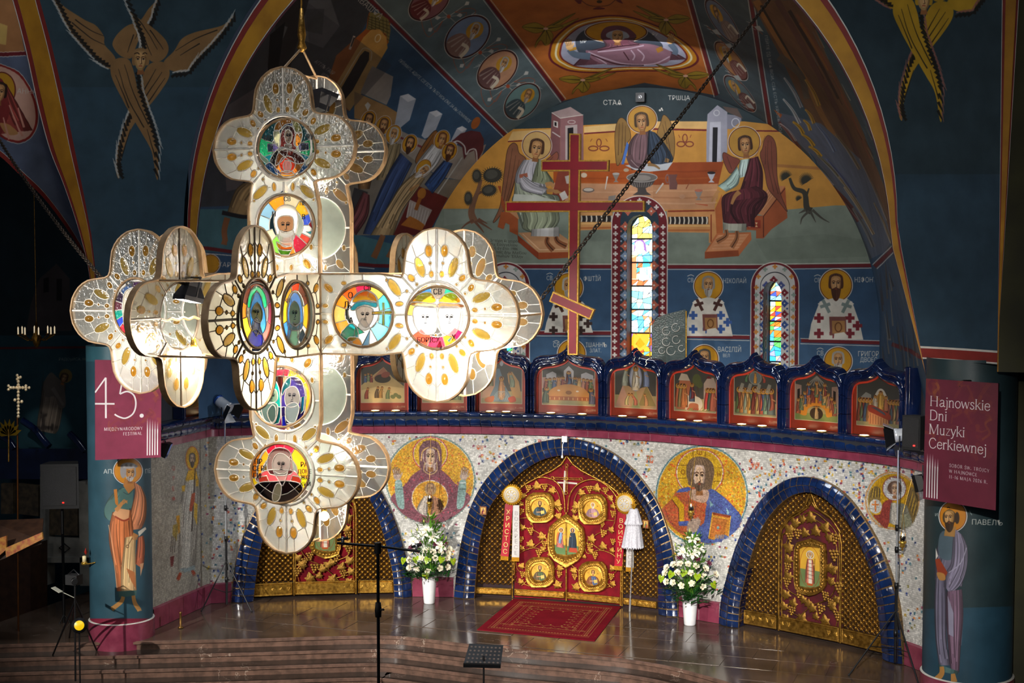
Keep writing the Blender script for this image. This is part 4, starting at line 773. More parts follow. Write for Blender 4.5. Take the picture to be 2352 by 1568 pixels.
    c.E(795,765,640,690,'4a7278'); c.E(795,765,624,674,'d0ccc0'); c.E(795,765,612,662,'c8962a')
    for i in range(1300):
        g=r.uniform(0,2*pi); q=math.sqrt(r.random()); x=795+q*600*cos(g); y=765+q*650*sin(g); c.P([x,y,x+20,y+2,x+18,y+20,x-2,y+18],r.choice(['d8a832','c88a28','b87a30','d0701e','98883a','d8c050','c8502a','a8a060']),0,.9)
    c.E(768,450,336,330,'a83a30'); c.E(768,450,326,320,'d8d4c8'); c.E(768,450,312,308,'c49a24')
    for i in range(260):
        g=r.uniform(0,2*pi); q=math.sqrt(r.random())*300; x=768+q*cos(g); y=450+q*sin(g); c.P([x,y,x+20,y+2,x+18,y+20,x-2,y+18],r.choice(['d0a832','b88a28','a87a28','d8b040']),0,.7)
    for l in('450,350 600,350','450,530 590,530','940,385 1085,385','950,570 1085,575','675,140 675,250','850,150 840,260'): c.L(l,7,'5a3a1c',0)
    for t,x,y in(('О',500,475),('Ѡ',728,205),('Н',1000,505)): c.T(t,x,y,64,'6a3418')
    c.P('240,980 380,820 440,720 600,650 900,680 1000,720 1180,850 1340,1080 1290,1230 1160,1340 1000,1410 830,1430 560,1330 380,1190','b05a36',1)
    c.P('440,730 480,680 610,650 660,690 560,720','4a5896'); c.P('880,680 960,690 1100,790 1250,940 1345,1080 1280,1240 1150,1350 1000,1415 820,1425 640,1340 600,1270 700,1200 820,1150 850,950','4a5890',1)
    for i in range(620):
        x=r.uniform(250,1330); y=r.uniform(700,1400); d=c.sample(np.array([1480+x/6.03]),np.array([1010+y/6.03]))[0]
        if abs(d-hexc('b05a36')).sum()<.12: c.P([x,y,x+20,y+2,x+18,y+20,x-2,y+18],r.choice(['c86432','a84830','b8703c','c83c30','96503a']),0,.8)
        elif abs(d-hexc('4a5890')).sum()<.12: c.P([x,y,x+20,y+2,x+18,y+20,x-2,y+18],r.choice(['3a4a96','5a68a0','4a4a8a','5c7a98','3c3c70']),0,.8)
    c.P('380,820 430,770 550,900 550,1130 480,1130 475,950','c49420'); c.L('380,820 475,950 480,1130',9,'4a2c20',0); c.P('470,1130 610,1120 620,1190 480,1190','4a5896')
    for l in('290,980 350,1120 420,1190','600,760 620,900 610,1080','720,880 700,1000','1000,900 1150,1050 1200,1200','900,900 880,1100','1000,1000 980,990'): c.L(l,8,'3a2c40',1,.6)
    c.P('1130,930 1180,1010 1150,1040','8ab0b4'); c.P('900,830 960,900 910,930','7aa0a8'); c.P('590,1200 620,1120 740,1080 780,1130 720,1270 600,1270','a89080',1); c.L('690,1180 660,1060 690,1010',(34,22),'a89080'); c.L('730,1150 740,1060',(30,20),'a89080')
    c.P('940,1000 1200,1050 1170,1340 1090,1300 960,1385 885,1365','b8782c'); c.P('950,1060 1150,1090 1110,1310 900,1350','a8642c'); c.P('945,1005 1195,1050 1190,1080 940,1030','8a3c24'); c.L('950,1060 1150,1095',8,'d8b440',0); c.L('945,1020 890,1360',8,'d8b440',0); c.L('1195,1055 1165,1330',8,'d8b440',0); c.ring(1020,1215,34,40,9,'a83a2c'); c.E(1020,1215,18,22,'6a8a88')
    for x in(985,1020,1055,1085): c.L([x,1370,x+15,1310],24,'8a7468',0)
    c.P('630,800 650,690 870,690 890,800 830,870 720,850','b0907c',1); c.P('580,470 590,350 650,260 750,230 860,250 945,330 968,450 945,580 900,690 640,640 600,560','6a5440',1)
    for i in range(14):
        a=i/13; c.L([750,240,640+a*240,300,600+a*350,560],6,'4a3828' if i%2 else '8a7050',1,.7)
    c.P('640,470 660,390 750,335 840,400 870,470 850,580 760,690 680,600','bca698',1); c.face(762,520,165,hair='6a5440',beard='5c4a3c',skin='b8a092',sq=.78,blen=.05,bald=1)
    for t,x,y in(('ІС',20,300),('ХР',1465,410)): c.T(t,x,y,86,'c0502c',0.05,.8)
    # archangel roundel
    v=c.view(1960,1060,7.839)
    c.E(700,700,490,520,'c08a50'); c.E(700,700,470,500,'b0a898'); c.E(712,700,448,480,'c0921c')
    c.P('270,700 300,540 400,440 490,500 480,640 500,700 400,700 330,800 290,800','7a6438',1); c.P('960,640 1050,450 1150,600 1170,800 1120,1000 1040,1100 960,800','7a6438',1)
    for i in range(7): c.L([310+i*28,640,350+i*20,480],10,'c8a030' if i%2 else '3c3024',0); c.L([980+i*20,800+i*30,1060+i*14,500+i*50],10,'c8a030' if i%2 else '3c3024',0)
    c.E(740,480,216,222,'7a2a34'); c.E(740,480,206,212,'c4c2c0'); c.P('540,740 690,690 700,900 650,1080 590,1195 450,1080 360,960 480,940','8c3c34',1); c.D('680,740 660,900 650,1100','800,740 850,950 830,1180','a8a296',6,w=8); c.P('800,780 950,780 1000,900 1060,1100 960,1190 820,1180','7a7868',1); c.P('850,960 1010,930 1040,1140 880,1190','8a8a70')
    c.E(400,805,115,130,'bcb8b0'); c.L('395,700 400,900',26,'c87030',0); c.L('330,770 460,775',24,'c87030',0); c.E(745,470,128,125,'5c4438'); c.face(745,500,110,hair='5c4438',skin='9c8474',sq=.8)
    c.view(); return c
def mosaic_post(pw,ph):
    """break the painting into tesserae: one colour per small stone, dark joints between"""
    def f(a,u,v):
        h,w=u.shape; X=(u*pw); Y=(v*ph); t=.034; row=np.floor(Y/t); off=(row%2)*.5+np.sin(row*1.7)*.2; wob=np.sin(X*1.3)*.012; row=np.floor((Y+wob)/t); col=np.floor(X/t+off)
        cx=((col-off+.5)*t/pw*w).astype(int).clip(0,w-1); cy=((row+.5)*t/ph*h).astype(int).clip(0,h-1); b=a[cy,cx]
        hsh=np.modf(np.sin(row*127.1+col*311.7)*43758.5453)[0]; hsh=np.abs(hsh)[...,None]
        fx=np.modf(X/t+off+50)[0]; fy=np.modf((Y+wob)/t+50)[0]; j=((fx<.12)|(fy<.12))[...,None]
        b=b*(.86+.24*hsh); out=np.where(j,b*.74+.04,b)
        t2=.021; r2=np.floor((Y+wob)/t2); c2=np.floor(X/t2+(r2%2)*.5); h2=np.abs(np.modf(np.sin(r2*91.7+c2*213.3)*43758.5453)[0])[...,None]; j2=((np.modf(X/t2+(r2%2)*.5+50)[0]<.2)|(np.modf((Y+wob)/t2+50)[0]<.2))[...,None]
        fine=a*(.84+.3*h2); fine=np.where(j2,fine*.86+.02,fine); fig=(np.abs(a-hexc('cac7c0')).sum(-1)>.16)&(np.abs(a-hexc('a09a8c')).sum(-1)>.16)
        return np.where(fig[...,None],fine,out)
    return f
# ================================================================ materials shared by the structure
def marble(name,c1,c2,c3,rough=.12,scale=1.6):
    M=mat(name,c1,rough,col2=c2,nscale=scale,detail=10,ramp=(.38,.62)); nt=M.node_tree; N=nt.nodes; L=nt.links; b=N['Principled BSDF']
    old=b.inputs['Base Color'].links[0].from_socket; tc=N.new('ShaderNodeTexCoord')
    nz=N.new('ShaderNodeTexNoise'); nz.inputs['Scale'].default_value=3; nz.inputs['Detail'].default_value=6; L.new(tc.outputs['Object'],nz.inputs[0])
    ad=N.new('ShaderNodeVectorMath'); ad.operation='MULTIPLY_ADD'; L.new(nz.outputs['Color'],ad.inputs[0]); ad.inputs[1].default_value=(.9,.9,.9); L.new(tc.outputs['Object'],ad.inputs[2])
    vo=N.new('ShaderNodeTexVoronoi'); vo.feature='DISTANCE_TO_EDGE'; vo.inputs['Scale'].default_value=2.2; L.new(ad.outputs[0],vo.inputs['Vector'])
    cr=N.new('ShaderNodeValToRGB'); cr.color_ramp.elements[0].position=0.; cr.color_ramp.elements[1].position=.022; cr.color_ramp.elements[0].color=(1,1,1,1); cr.color_ramp.elements[1].color=(0,0,0,1); L.new(vo.outputs[0],cr.inputs[0])
    n3=N.new('ShaderNodeTexNoise'); n3.inputs['Scale'].default_value=1.1; L.new(tc.outputs['Object'],n3.inputs[0]); m3=N.new('ShaderNodeMath'); m3.operation='GREATER_THAN'; m3.inputs[1].default_value=.6; L.new(n3.outputs[0],m3.inputs[0])
    mm=N.new('ShaderNodeMath'); mm.operation='MULTIPLY'; L.new(cr.outputs[0],mm.inputs[0]); L.new(m3.outputs[0],mm.inputs[1])
    mx=N.new('ShaderNodeMix'); mx.data_type='RGBA'; L.new(mm.outputs[0],mx.inputs[0]); L.new(old,mx.inputs[6]); mx.inputs[7].default_value=lin(c3); L.new(mx.outputs[2],b.inputs['Base Color']); return M
M_floor=marble('floor_marble','5a4a3f','46392f','73665a',.13,1.4)
M_step=marble('step_marble','74594c','5a463c','a89484',.22,8.)
M_tread=marble('shaded_tread_marble','3e332c','2e2620','6e6056',.12,2.)  # smoother tread stone, darkened to carry the shade of grazing light
M_nave=marble('nave_stone','3a3430','262322','6a6258',.2)
M_blue=mat('blue_glazed_tile','132a56',.12,col2='0a1836',nscale=3.5,bump=.15,bscale=14,coat=1.)
M_dkblue=mat('dark_blue_glaze','0e1c40',.1,col2='081230',nscale=4,bump=.2,bscale=12,coat=1.)
M_goldgrout=mat('gilded_grout','8a6c40',.35,.5,col2='4a3c2c',nscale=30)
M_grout=mat('dark_grout','2a2c34',.8)
M_pink=mat('rose_stone','8a3c50',.25,col2='742c40',nscale=5,coat=.4)
M_plaster=mat('plaster_dark','2a3a40',.85)
M_red=mat('red_border_paint','7c2018',.7); M_yel=mat('ochre_band_paint','b07c14',.7,col2='946408',nscale=2); M_white=mat('white_line_paint','c8c4ba',.7); M_maroon=mat('maroon_paint','4a1820',.7)
M_gold=mat('gold_leaf','d8aa4c',.32,.6,col2='b88a34',nscale=20,bump=.25,bscale=60)
M_brass=mat('polished_brass','d8b050',.25,.75,col2='b88a30',nscale=12)
M_black=mat('black_metal','0c0c0e',.4); M_chrome=mat('chrome','d8dce0',.25,.65); M_wood=mat('dark_wood','3a2416',.5,col2='2a180e',nscale=8)
# ================================================================ floor, steps
EDGE=crom(np.array([(-9.2,18.9),(-7.6,19.7),(-5.85,20.51),(-4.35,21.21),(-2.7,22.02),(-2.1,22.22),(-1.6,22.24),(0,22.14),(1.6,22.2),(2.3,22.16),(3.04,21.95),(4.35,21.25),(5.85,20.5),(7.4,19.7),(9.,18.9)]),False,5)
def edge_off(d):
    t=np.gradient(EDGE,axis=0); t/=np.linalg.norm(t,axis=1)[:,None]; return EDGE+np.stack([t[:,1],-t[:,0]],1)*d
mb=MB(); back=[(9.,24.2,0),(7.2,24.2,0),(5.,25.4,0),(0,26.6,0),(-5,25.6,0),(-6.7,24.2,0),(-9.2,24.2,0)]
mb.add([(x,y,-.006) for x,y in EDGE]+[(a,b,-.006) for a,b,_ in back],[tuple(range(len(EDGE)+len(back)))])
FLOOR=obj('floor',mb,M_floor,kind='structure')
rows=0
for j in range(12):
    y=18.6+j*.62+.0
    for i in range(22):
        x=-9.+i*.84+(.42 if j%2 else 0); cs=[(x,y),(x+.83,y),(x+.83,y+.61),(x,y+.61)]
        ok=all(np.interp(a,EDGE[:,0],EDGE[:,1])+.12<b and b<np.interp(a,WP[11:,0],WP[11:,1]) and -6.0<a<6.6 for a,b in cs)
        if ok:
            h=random.uniform(0,.002); m=MB(); m.prism([(a+(.003 if k in(0,3) else -.003),b+(.003 if k<2 else -.003),h) for k,(a,b) in enumerate(cs)],[(a,b,-.006) for a,b in cs])
            obj('slab',m,M_floor,FLOOR); rows+=1
NSTEP=5; RISE=.15; TREAD=.33
for k in range(NSTEP):
    E0=edge_off(k*TREAD); E1=edge_off((k+1)*TREAD); z0=-k*RISE; z1=z0-RISE; mb=MB()
    E0n=edge_off(k*TREAD+.035)                                   # rounded nosing
    up=lambda E,z:[(x,y,z) for x,y in E]
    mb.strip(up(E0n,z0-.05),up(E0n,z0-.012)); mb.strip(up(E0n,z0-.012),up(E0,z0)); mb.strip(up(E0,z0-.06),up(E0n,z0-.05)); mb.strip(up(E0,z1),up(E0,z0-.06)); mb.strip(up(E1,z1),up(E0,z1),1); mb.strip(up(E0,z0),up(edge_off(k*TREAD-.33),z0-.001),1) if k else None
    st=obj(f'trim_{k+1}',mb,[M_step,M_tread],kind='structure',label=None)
mb=MB(); z=-NSTEP*RISE; mb.add([(-16,-1,z),(16,-1,z),(16,24.4,z-.002),(-16,24.4,z-.002)],[(0,1,2,3)]); obj('floor_nave',mb,M_nave,kind='structure')
# ================================================================ icon wall : arch outlines in unrolled (s,z)
AO=.12
arcC_o=wsz('510,1050 520,950 545,760 590,560 640,430 700,330 780,240 880,160 980,110 1080,85 1190,72 1300,85 1400,120 1500,175 1600,260 1690,370 1760,490 1800,600 1835,720 1860,900 1878,1162',AO,850,980,2.667)
arcC_i=wsz('638,1040 650,900 670,720 700,580 740,480 800,400 880,320 960,255 1050,205 1130,182 1210,175 1300,185 1380,210 1470,265 1560,345 1630,430 1690,530 1730,680 1755,850 1765,1112',AO,850,980,2.667)
arcR_o=wsz('515,1130 525,1000 560,850 610,680 670,540 740,420 820,330 920,265 1020,248 1120,265 1210,310 1300,390 1380,500 1450,620 1510,760 1560,920 1590,1080 1612,1380',AO,1450,1000,2.6075)
arcR_i=wsz('640,1135 650,1000 690,820 740,650 800,520 880,420 960,360 1050,340 1120,360 1200,415 1280,500 1350,620 1410,760 1450,900 1480,1100 1502,1325',AO,1450,1000,2.6075)
sL=wsz('531,1382 946,1374',AO); sLi=wsz('582,1372 905,1366',AO)
def remap(a,ref,s0,s1):
    r0,r1=ref[0,0],ref[-1,0]; b=a[::-1].copy(); b[:,0]=s0+(r1-b[:,0])/(r1-r0)*(s1-s0); return b
def fixz(a): a=a.copy(); a[0,1]=0; a[-1,1]=0; return a
def resamp(a,n):
    a=crom(a,False,4); d=np.concatenate([[0],np.cumsum(np.linalg.norm(np.diff(a,axis=0),axis=1))]); t=np.linspace(0,d[-1],n); return np.stack([np.interp(t,d,a[:,0]),np.interp(t,d,a[:,1])],1)
arcC_o,arcC_i,arcR_o,arcR_i=[fixz(a) for a in(arcC_o,arcC_i,arcR_o,arcR_i)]
arcL_o=fixz(remap(arcR_o,arcR_o,sL[0,0],sL[1,0])); arcL_i=fixz(remap(arcR_i,arcR_i,sLi[0,0],sLi[1,0]))
ARCH={'left':(arcL_o,arcL_i),'middle':(arcC_o,arcC_i),'right':(arcR_o,arcR_i)}
WTOP=3.22
def zlow(s):
    for o,i in ARCH.values():
        m=(resamp(o,60)+resamp(i,60))/2
        if m[0,0]<s<m[-1,0]:
            j=np.argmax(m[:,1]); L_=m[:j+1]; R_=m[j:]
            return float(np.interp(s,L_[:,0],L_[:,1])) if s<m[j,0] else float(np.interp(-s,-R_[::-1,0],R_[::-1,1]))
    return 0.
mb=MB(); ss=np.unique(np.concatenate([np.linspace(0,WLEN,330)]+[[a[0,0]+.06,a[-1,0]-.06] for a,_ in ARCH.values()])); 
for a,b in zip(ss[:-1],ss[1:]):
    za,zb=zlow(a),zlow(b); zs=[(za+(WTOP+.2-za)*t,zb+(WTOP+.2-zb)*t) for t in(0,.5,1)]
    for (p,q),(r_,t_) in zip(zs[:-1],zs[1:]):
        mb.add([wall(a,p),wall(b,q),wall(b,t_),wall(a,r_)],[(0,1,2,3)],0,True,[(a/WLEN,p/3.5),(b/WLEN,q/3.5),(b/WLEN,t_/3.5),(a/WLEN,r_/3.5)])
S_wall=lambda u,v: wall(u*WLEN,v*3.5)
M_mos=paintmat('mosaic_of_stone',bake('mosaic',paint_mosaic(),S_wall,3400,700,mosaic_post(WLEN,3.5)),.3,.25,.5)
obj('wall_front',mb,M_mos,kind='structure')
# rose skirting between the arches, with joints
bi=0
for s0,s1 in((0,SCORN),(SCORN,arcL_o[0,0]+.02),(arcL_o[-1,0],arcC_o[0,0]),(arcC_o[-1,0],arcR_o[0,0]),(arcR_o[-1,0],WLEN)):
    bi+=1; mb=MB(); n=max(1,round((s1-s0)/.55)); zz=.36
    for k in range(n):
        a=s0+(s1-s0)*k/n+.003; b=s0+(s1-s0)*(k+1)/n-.003; sub=np.linspace(a,b,4)
        mb.strip([wall(x,0,.05) for x in sub],[wall(x,zz,.05) for x in sub]); mb.strip([wall(x,zz,.05) for x in sub],[wall(x,zz+.02,0) for x in sub])
    obj(f'baseboard_{bi}',mb,M_pink,kind='structure')
# rose band and blue tile cornice
CORN=obj('trim_6',(lambda m:[m.strip([wall(x,a[1],a[0]-.012) for x in ss],[wall(x,b[1],b[0]-.012) for x in ss]) for a,b in zip([(.12,3.34),(.24,3.4),(.28,3.58),(.27,3.612)],[(.24,3.4),(.28,3.58),(.27,3.612),(-.25,3.614)])] and m)(MB()),M_grout,kind='structure')
prof=[(.12,3.34),(.19,3.345),(.235,3.375),(.245,3.42),(.245,3.49),(.235,3.525),(.265,3.54),(.285,3.565),(.285,3.595),(.26,3.618),(.06,3.622)]
nt_=78; cut=[0.]+list(np.linspace(0,1,nt_+1)[1:]); edges=[SCORN*t for t in np.linspace(0,1,10)]+[SCORN+(WLEN-SCORN)*t for t in np.linspace(0,1,nt_-8)][1:]
for a,b in zip(edges[:-1],edges[1:]):
    m=MB(); r=random.uniform(-.006,.006); q=random.uniform(-.004,.004); sub=np.linspace(a+.006,b-.006,3); 
    G=[[wall(x,z+q,o+r+(.006 if i==1 else 0)) for i,x in enumerate(sub)] for o,z in prof]; m.grid(G); 
    for i in(0,-1):
        x=sub[i]; e=[wall(x,z+q,o+r) for o,z in prof]; f=[wall(x,z,o-.03) for o,z in prof]; m.strip(e,f,0,False) if i==0 else m.strip(f,e,0,False)
    obj('tile',m,M_blue,CORN)
mb=MB(); n=40; 
for a,b in zip(edges[::2][:-1],edges[::2][1:]):
    sub=np.linspace(a+.002,b-.002,4)
    for p,q in(((.10,3.195),(.13,3.2)),((.13,3.2),(.13,3.335)),((.13,3.335),(.1,3.342)),((-.02,3.19),(.10,3.195))): mb.strip([wall(x,p[1],p[0]) for x in sub],[wall(x,q[1],q[0]) for x in sub])
obj('trim_7',mb,M_pink,kind='structure')
# back of the icon wall and the wall behind the upper icons
mb=MB(); 
for p,q in(((-.12,3.6),(-.12,4.55)),((-.12,4.55),(-.3,4.55)),((-.3,4.55),(-.3,0))): mb.strip([wall(x,p[1],p[0]) for x in ss],[wall(x,q[1],q[0]) for x in ss]) if p[1]>0 and q[1]>0 else None
obj('wall_front_upper',mb,M_grout,kind='structure')
# ================================================================ lunette wall with three windows
WIN=[('1439,1000 1440,520 1445,506 1455,497 1469,493 1483,497 1493,506 1498,520 1500,1000',.38,'mid'),
     ('1752,1000 1753,670 1755,660 1762,650 1772,645 1783,649 1791,659 1795,670 1793,1000',.8,'right'),('1134,1000 1135,670 1137,660 1144,650 1154,645 1165,649 1173,659 1177,670 1175,1000',.8,'left')]
M_apse=paintmat('apse_mural',bake('apse',paint_apse(),S_apse,2048,1400),.7)
mb=MB(); holes=[]
for l,d,n in WIN:
    p=pts2(l); h=at_y(p[:,0],p[:,1],APY); h[0,2]=h[-1,2]=3.0; h[0,0]=h[1,0]; h[-1,0]=h[-2,0]; holes.append((h,d,n))
def top_of(x):
    for h,d,n in holes:
        if h[0,0]<x<h[-1,0]: return h,float(np.interp(x,h[:,0]+np.arange(len(h))*1e-7,h[:,2]))
    return None,None
xs=np.unique(np.round(np.concatenate([np.linspace(-6,6,100)]+[h[:,0] for h,_,_ in holes]+[[h[0,0]+1e-4,h[-1,0]-1e-4] for h,_,_ in holes]),5)); uvf=lambda x,z:((x+6)/12,(z-2.5)/8.2)
for a,b in zip(xs[:-1],xs[1:]):
    h,_=top_of((a+b)/2); q=lambda za,zb,zc,zd:mb.add([(a,APY,za),(b,APY,zb),(b,APY,zc),(a,APY,zd)],[(0,1,2,3)],0,False,[uvf(a,za),uvf(b,zb),uvf(b,zc),uvf(a,zd)])
    if h is None: q(2.5,2.5,10.7,10.7)
    else:
        za=float(np.interp(a,h[:,0]+np.arange(len(h))*1e-7,h[:,2])) if a>h[0,0]+5e-5 else h[1,2]; zb=float(np.interp(b,h[:,0]+np.arange(len(h))*1e-7,h[:,2])) if b<h[-1,0]-5e-5 else h[-2,2]
        q(2.5,2.5,3,3); q(za,zb,10.7,10.7)
obj('wall_apse',mb,M_apse,kind='structure')
M_reveal=mat('window_reveal_paint','3a3f46',.7,col2='2a2d34',nscale=3)
M_vault=paintmat('vault_mural',bake('vault',paint_vault(),S_vault,2400,1300),.7)
obj('ceiling',surf_mesh(S_vault,90,14,flip=True),M_vault,kind='structure')
# ================================================================ front arch band, pendentives, side soffit
def acir(a,cx,cz,R): return (cx+R*cos(a),cz+R*sin(a))
mb=MB(); tt=np.linspace(0,1,70)
def innr(t):
    x,z=_arch(np.array(t),.08,6.46,6.1,4.7); x,z=float(x),float(z); return (x+max(0,6.75-z)*.27 if x>0 else x),z
def outr(t):
    x,z=innr(t); zz=min(max(z,4.7),13.2)
    if z<6.99: return (float(_arcx(np.array(zz),-1 if t<.5 else 1)),zz)
    a=math.atan2(z-6.9,x-.05); return (.03+6.24*cos(a),6.99+6.24*sin(a))
fr=[(0,0,.07,M_maroon),(1,.07,.10,M_white),(2,.1,.74,M_yel),(3,.74,.95,M_red),(1,.95,1.,M_white)]
for mi,a,b,_ in fr:
    A=[];B=[]
    for t in tt:
        i=innr(t);o=outr(t); A.append((i[0]+(o[0]-i[0])*a,22.3-.004*mi,i[1]+(o[1]-i[1])*a)); B.append((i[0]+(o[0]-i[0])*b,22.3-.004*mi,i[1]+(o[1]-i[1])*b))
    mb.strip(A,B,mi,False)
obj('trim_8',mb,[M_maroon,M_white,M_yel,M_red],kind='structure')
M_pl=paintmat('seraph_mural_left',bake('pendl',paint_pend('l'),S_pl,900,1200),.8); M_pr=paintmat('seraph_mural_right',bake('pendr',paint_pend('r'),S_pr,900,1200),.8)
obj('wall_left_pendentive',surf_mesh(S_pl,10,24,flip=True),M_pl,kind='structure'); obj('wall_right_pendentive',surf_mesh(S_pr,10,24),M_pr,kind='structure')
def pxcurve(l,X): p=crom(pts2(l),False,4); return at_x(p[:,0],p[:,1],X)
mb=MB(); yo=pxcurve('60,-160 76,-80 93,0 120,103 152,241 172,344 193,448 210,540 222,660 228,800',-7.5); yi=pxcurve('-30,-160 0,-80 28,0 59,117 86,241 114,344 148,430 183,537 206,640 214,800',-7.5)
def band(mb,A,B,fr_,eps):
    for mi,a,b in fr_: mb.strip([p+(q-p)*a+np.array(eps)*mi for p,q in zip(A,B)],[p+(q-p)*b+np.array(eps)*mi for p,q in zip(A,B)],mi,False)
band(mb,yo,yi,[(0,0,.18),(1,.18,.21),(2,.21,.82),(0,.82,.97),(1,.97,1.)],(.002,0,0)); obj('trim_9',mb,[M_red,M_white,M_yel],kind='structure')
mb=MB(); yr=np.array([(7.75,float(np.interp(z,_PZ,_PY)),z) for z in np.linspace(4.9,12.4,30)]); yr2=yr.copy(); yr2[:,0]=7.75+.02+np.clip((yr[:,2]-5.6)*.045,0,.4); yr2[:,1]-=.05
band(mb,yr,yr2,[(1,0,.04),(0,.04,.22),(2,.22,.84),(0,.84,.97),(1,.97,1.)],(0,-.003,0)); obj('trim_10',mb,[M_red,M_white,M_yel],kind='structure')
so_i=yi; so_o=pxcurve('-130,300 -40,330 0,345 50,392 100,440 150,505 190,570 212,620 217,700 219,800',-8.1)
def S_soff(u,v):
    u,v=np.broadcast_arrays(np.asarray(u,float),np.asarray(v,float)); k=np.linspace(0,1,len(so_i)); k2=np.linspace(0,1,len(so_o)); A=np.stack([np.interp(v,k,so_i[:,i]) for i in range(3)],-1); B=np.stack([np.interp(v,k2,so_o[:,i]) for i in range(3)],-1); return A*(1-u[...,None])+B*u[...,None]
M_so=paintmat('side_arch_mural',bake('soffit',paint_soffit(),S_soff,700,900),.8); obj('wall_left_soffit',surf_mesh(S_soff,6,30),M_so,kind='structure')
mb=MB(); so2=so_o.copy(); so2[:,2]-=.09; so2[:,1]-=.03; band(mb,so_o,so2,[(1,0,.1),(0,.1,1.)],(.002,0,0)); obj('trim_11',mb,[M_red,M_white],kind='structure')
# red border under the pendentives and the pier bodies behind the columns
mb=MB()
for sg,X1 in((-1,7.5),(1,7.75)):
    S=S_pl if sg<0 else S_pr
    for z0,z1,mi in((5.0,5.03,1),(5.03,5.17,0),(5.17,5.2,1)):
        f=lambda z:[S(np.array(u),np.array((z-5)/7.5))+np.array([0,-.01,0]) for u in np.linspace(0,1,12)]
        mb.strip(f(z0),f(z1),mi,False)
    for e,zz in((0,(5.1,12.4)),(1,(5.1,9.5))):
        zs=np.linspace(*zz,24); 
        for mi,a,b in((0,.0,.012),(1,.012,.02)) if e==1 and sg<0 else (): pass
obj('trim_12',mb,[M_red,M_white],kind='structure')
mb=MB()
mb.add([(-6.62,21.2,-.9),(-6.62,21.2,5.02),(-7.5,21.3,5.02),(-7.5,21.3,-.9)],[(0,1,2,3)]); mb.add([(-6.0,22.3,5.01),(-6.62,21.1,5.01),(-7.6,21.3,5.01),(-7.6,22.4,5.01)],[(0,1,2,3)])
mb.add([(6.6,22.3,5.01),(7.3,21.6,5.01),(7.75,21.4,5.01),(7.75,22.6,5.01)],[(0,1,2,3)])
obj('wall_piers',mb,M_plaster,kind='structure')
# ================================================================ painted columns
def column(S,img,cx,cy,r,nm):
    M=paintmat(nm+'_mural',img,.4,.05,.4); mb=surf_mesh(S,40,2,flip=False); n=len(mb.f)
    t=np.linspace(0,2*pi,40)
    mb.strip([(cx+(r+.03)*cos(a),cy+(r+.03)*sin(a),-.8) for a in t],[(cx+(r+.03)*cos(a),cy+(r+.03)*sin(a),.3) for a in t],1); mb.strip([(cx+(r+.03)*cos(a),cy+(r+.03)*sin(a),.3) for a in t],[(cx+r*cos(a),cy+r*sin(a),.315) for a in t],2)
    return obj(nm,mb,[M,M_pink,M_white],kind='structure')
column(S_colL,bake('peter',paint_peter(),S_colL,900,1100),-6.58,20.67,.53,'wall_left_column')
column(S_colR,bake('paul',paint_paul(),S_colR,900,1100),7.38,22.2,.65,'wall_right_column')
# dark aisle beyond the left arch, end wall on the right
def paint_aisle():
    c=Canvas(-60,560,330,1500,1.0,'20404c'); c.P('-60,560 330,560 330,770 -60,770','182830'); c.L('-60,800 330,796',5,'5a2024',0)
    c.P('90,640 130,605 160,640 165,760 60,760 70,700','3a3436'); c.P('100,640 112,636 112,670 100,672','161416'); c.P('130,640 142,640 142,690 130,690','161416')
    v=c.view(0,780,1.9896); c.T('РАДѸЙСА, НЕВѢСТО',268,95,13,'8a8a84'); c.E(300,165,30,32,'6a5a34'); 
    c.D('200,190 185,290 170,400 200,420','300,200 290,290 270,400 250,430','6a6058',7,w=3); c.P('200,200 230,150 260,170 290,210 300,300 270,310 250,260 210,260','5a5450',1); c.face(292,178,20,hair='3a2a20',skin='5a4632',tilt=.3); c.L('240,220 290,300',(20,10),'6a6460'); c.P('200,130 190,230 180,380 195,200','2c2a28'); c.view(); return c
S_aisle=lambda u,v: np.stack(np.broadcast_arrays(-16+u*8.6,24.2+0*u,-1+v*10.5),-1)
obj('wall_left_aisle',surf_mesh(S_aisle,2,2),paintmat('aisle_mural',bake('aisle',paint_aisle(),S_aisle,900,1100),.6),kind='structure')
mb=MB(); mb.add([(7.6,22.5,-1),(16,22.5,-1),(16,22.5,5.1),(7.6,22.5,5.1)],[(0,1,2,3)]); mb.strip([tuple(p) for p in yr2],[(16,p[1],p[2]) for p in yr2]); obj('wall_right_end',mb,mat('olive_plaster','3c3a1c',.8,col2='2c2a18',nscale=1.2),kind='structure')
# ================================================================ upper tier: glazed ogee arcade and festal icons
BX=[443,517,660,807.5,948.6,1082.5,1216.5,1387.4,1522.4,1659.5,1798.5,1938.8,2081]
BS=[float(wall_px(x,900.,.05)[0]) for x in BX]; BS[0]=SCORN-1.05; BS[1]=SCORN-.02 if BS[1]<SCORN else BS[1]
O_OUT=crom(np.array([(0,3.62),(0,3.95),(0,4.28),(0,4.5),(.05,4.6),(.15,4.68),(.32,4.715),(.55,4.725),(.75,4.76),(.9,4.83),(1,4.9)]),False,4)
O_IN=crom(np.array([(.17,3.62),(.17,3.95),(.17,4.2),(.19,4.33),(.25,4.42),(.36,4.47),(.5,4.49),(.65,4.505),(.8,4.54),(.92,4.58),(1,4.64)]),False,4)
ARC=thing('icon_arcade',wall(7.,3.62,0),'arcade of dark blue glazed ogee tile frames standing on the cornice','icon screen')
acr=[(0,-.1),(.03,.02),(.12,.1),(.25,.135),(.38,.1),(.47,.055),(.56,.09),(.7,.115),(.84,.09),(.95,.02),(1,-.1)]
nseg=len(O_OUT)
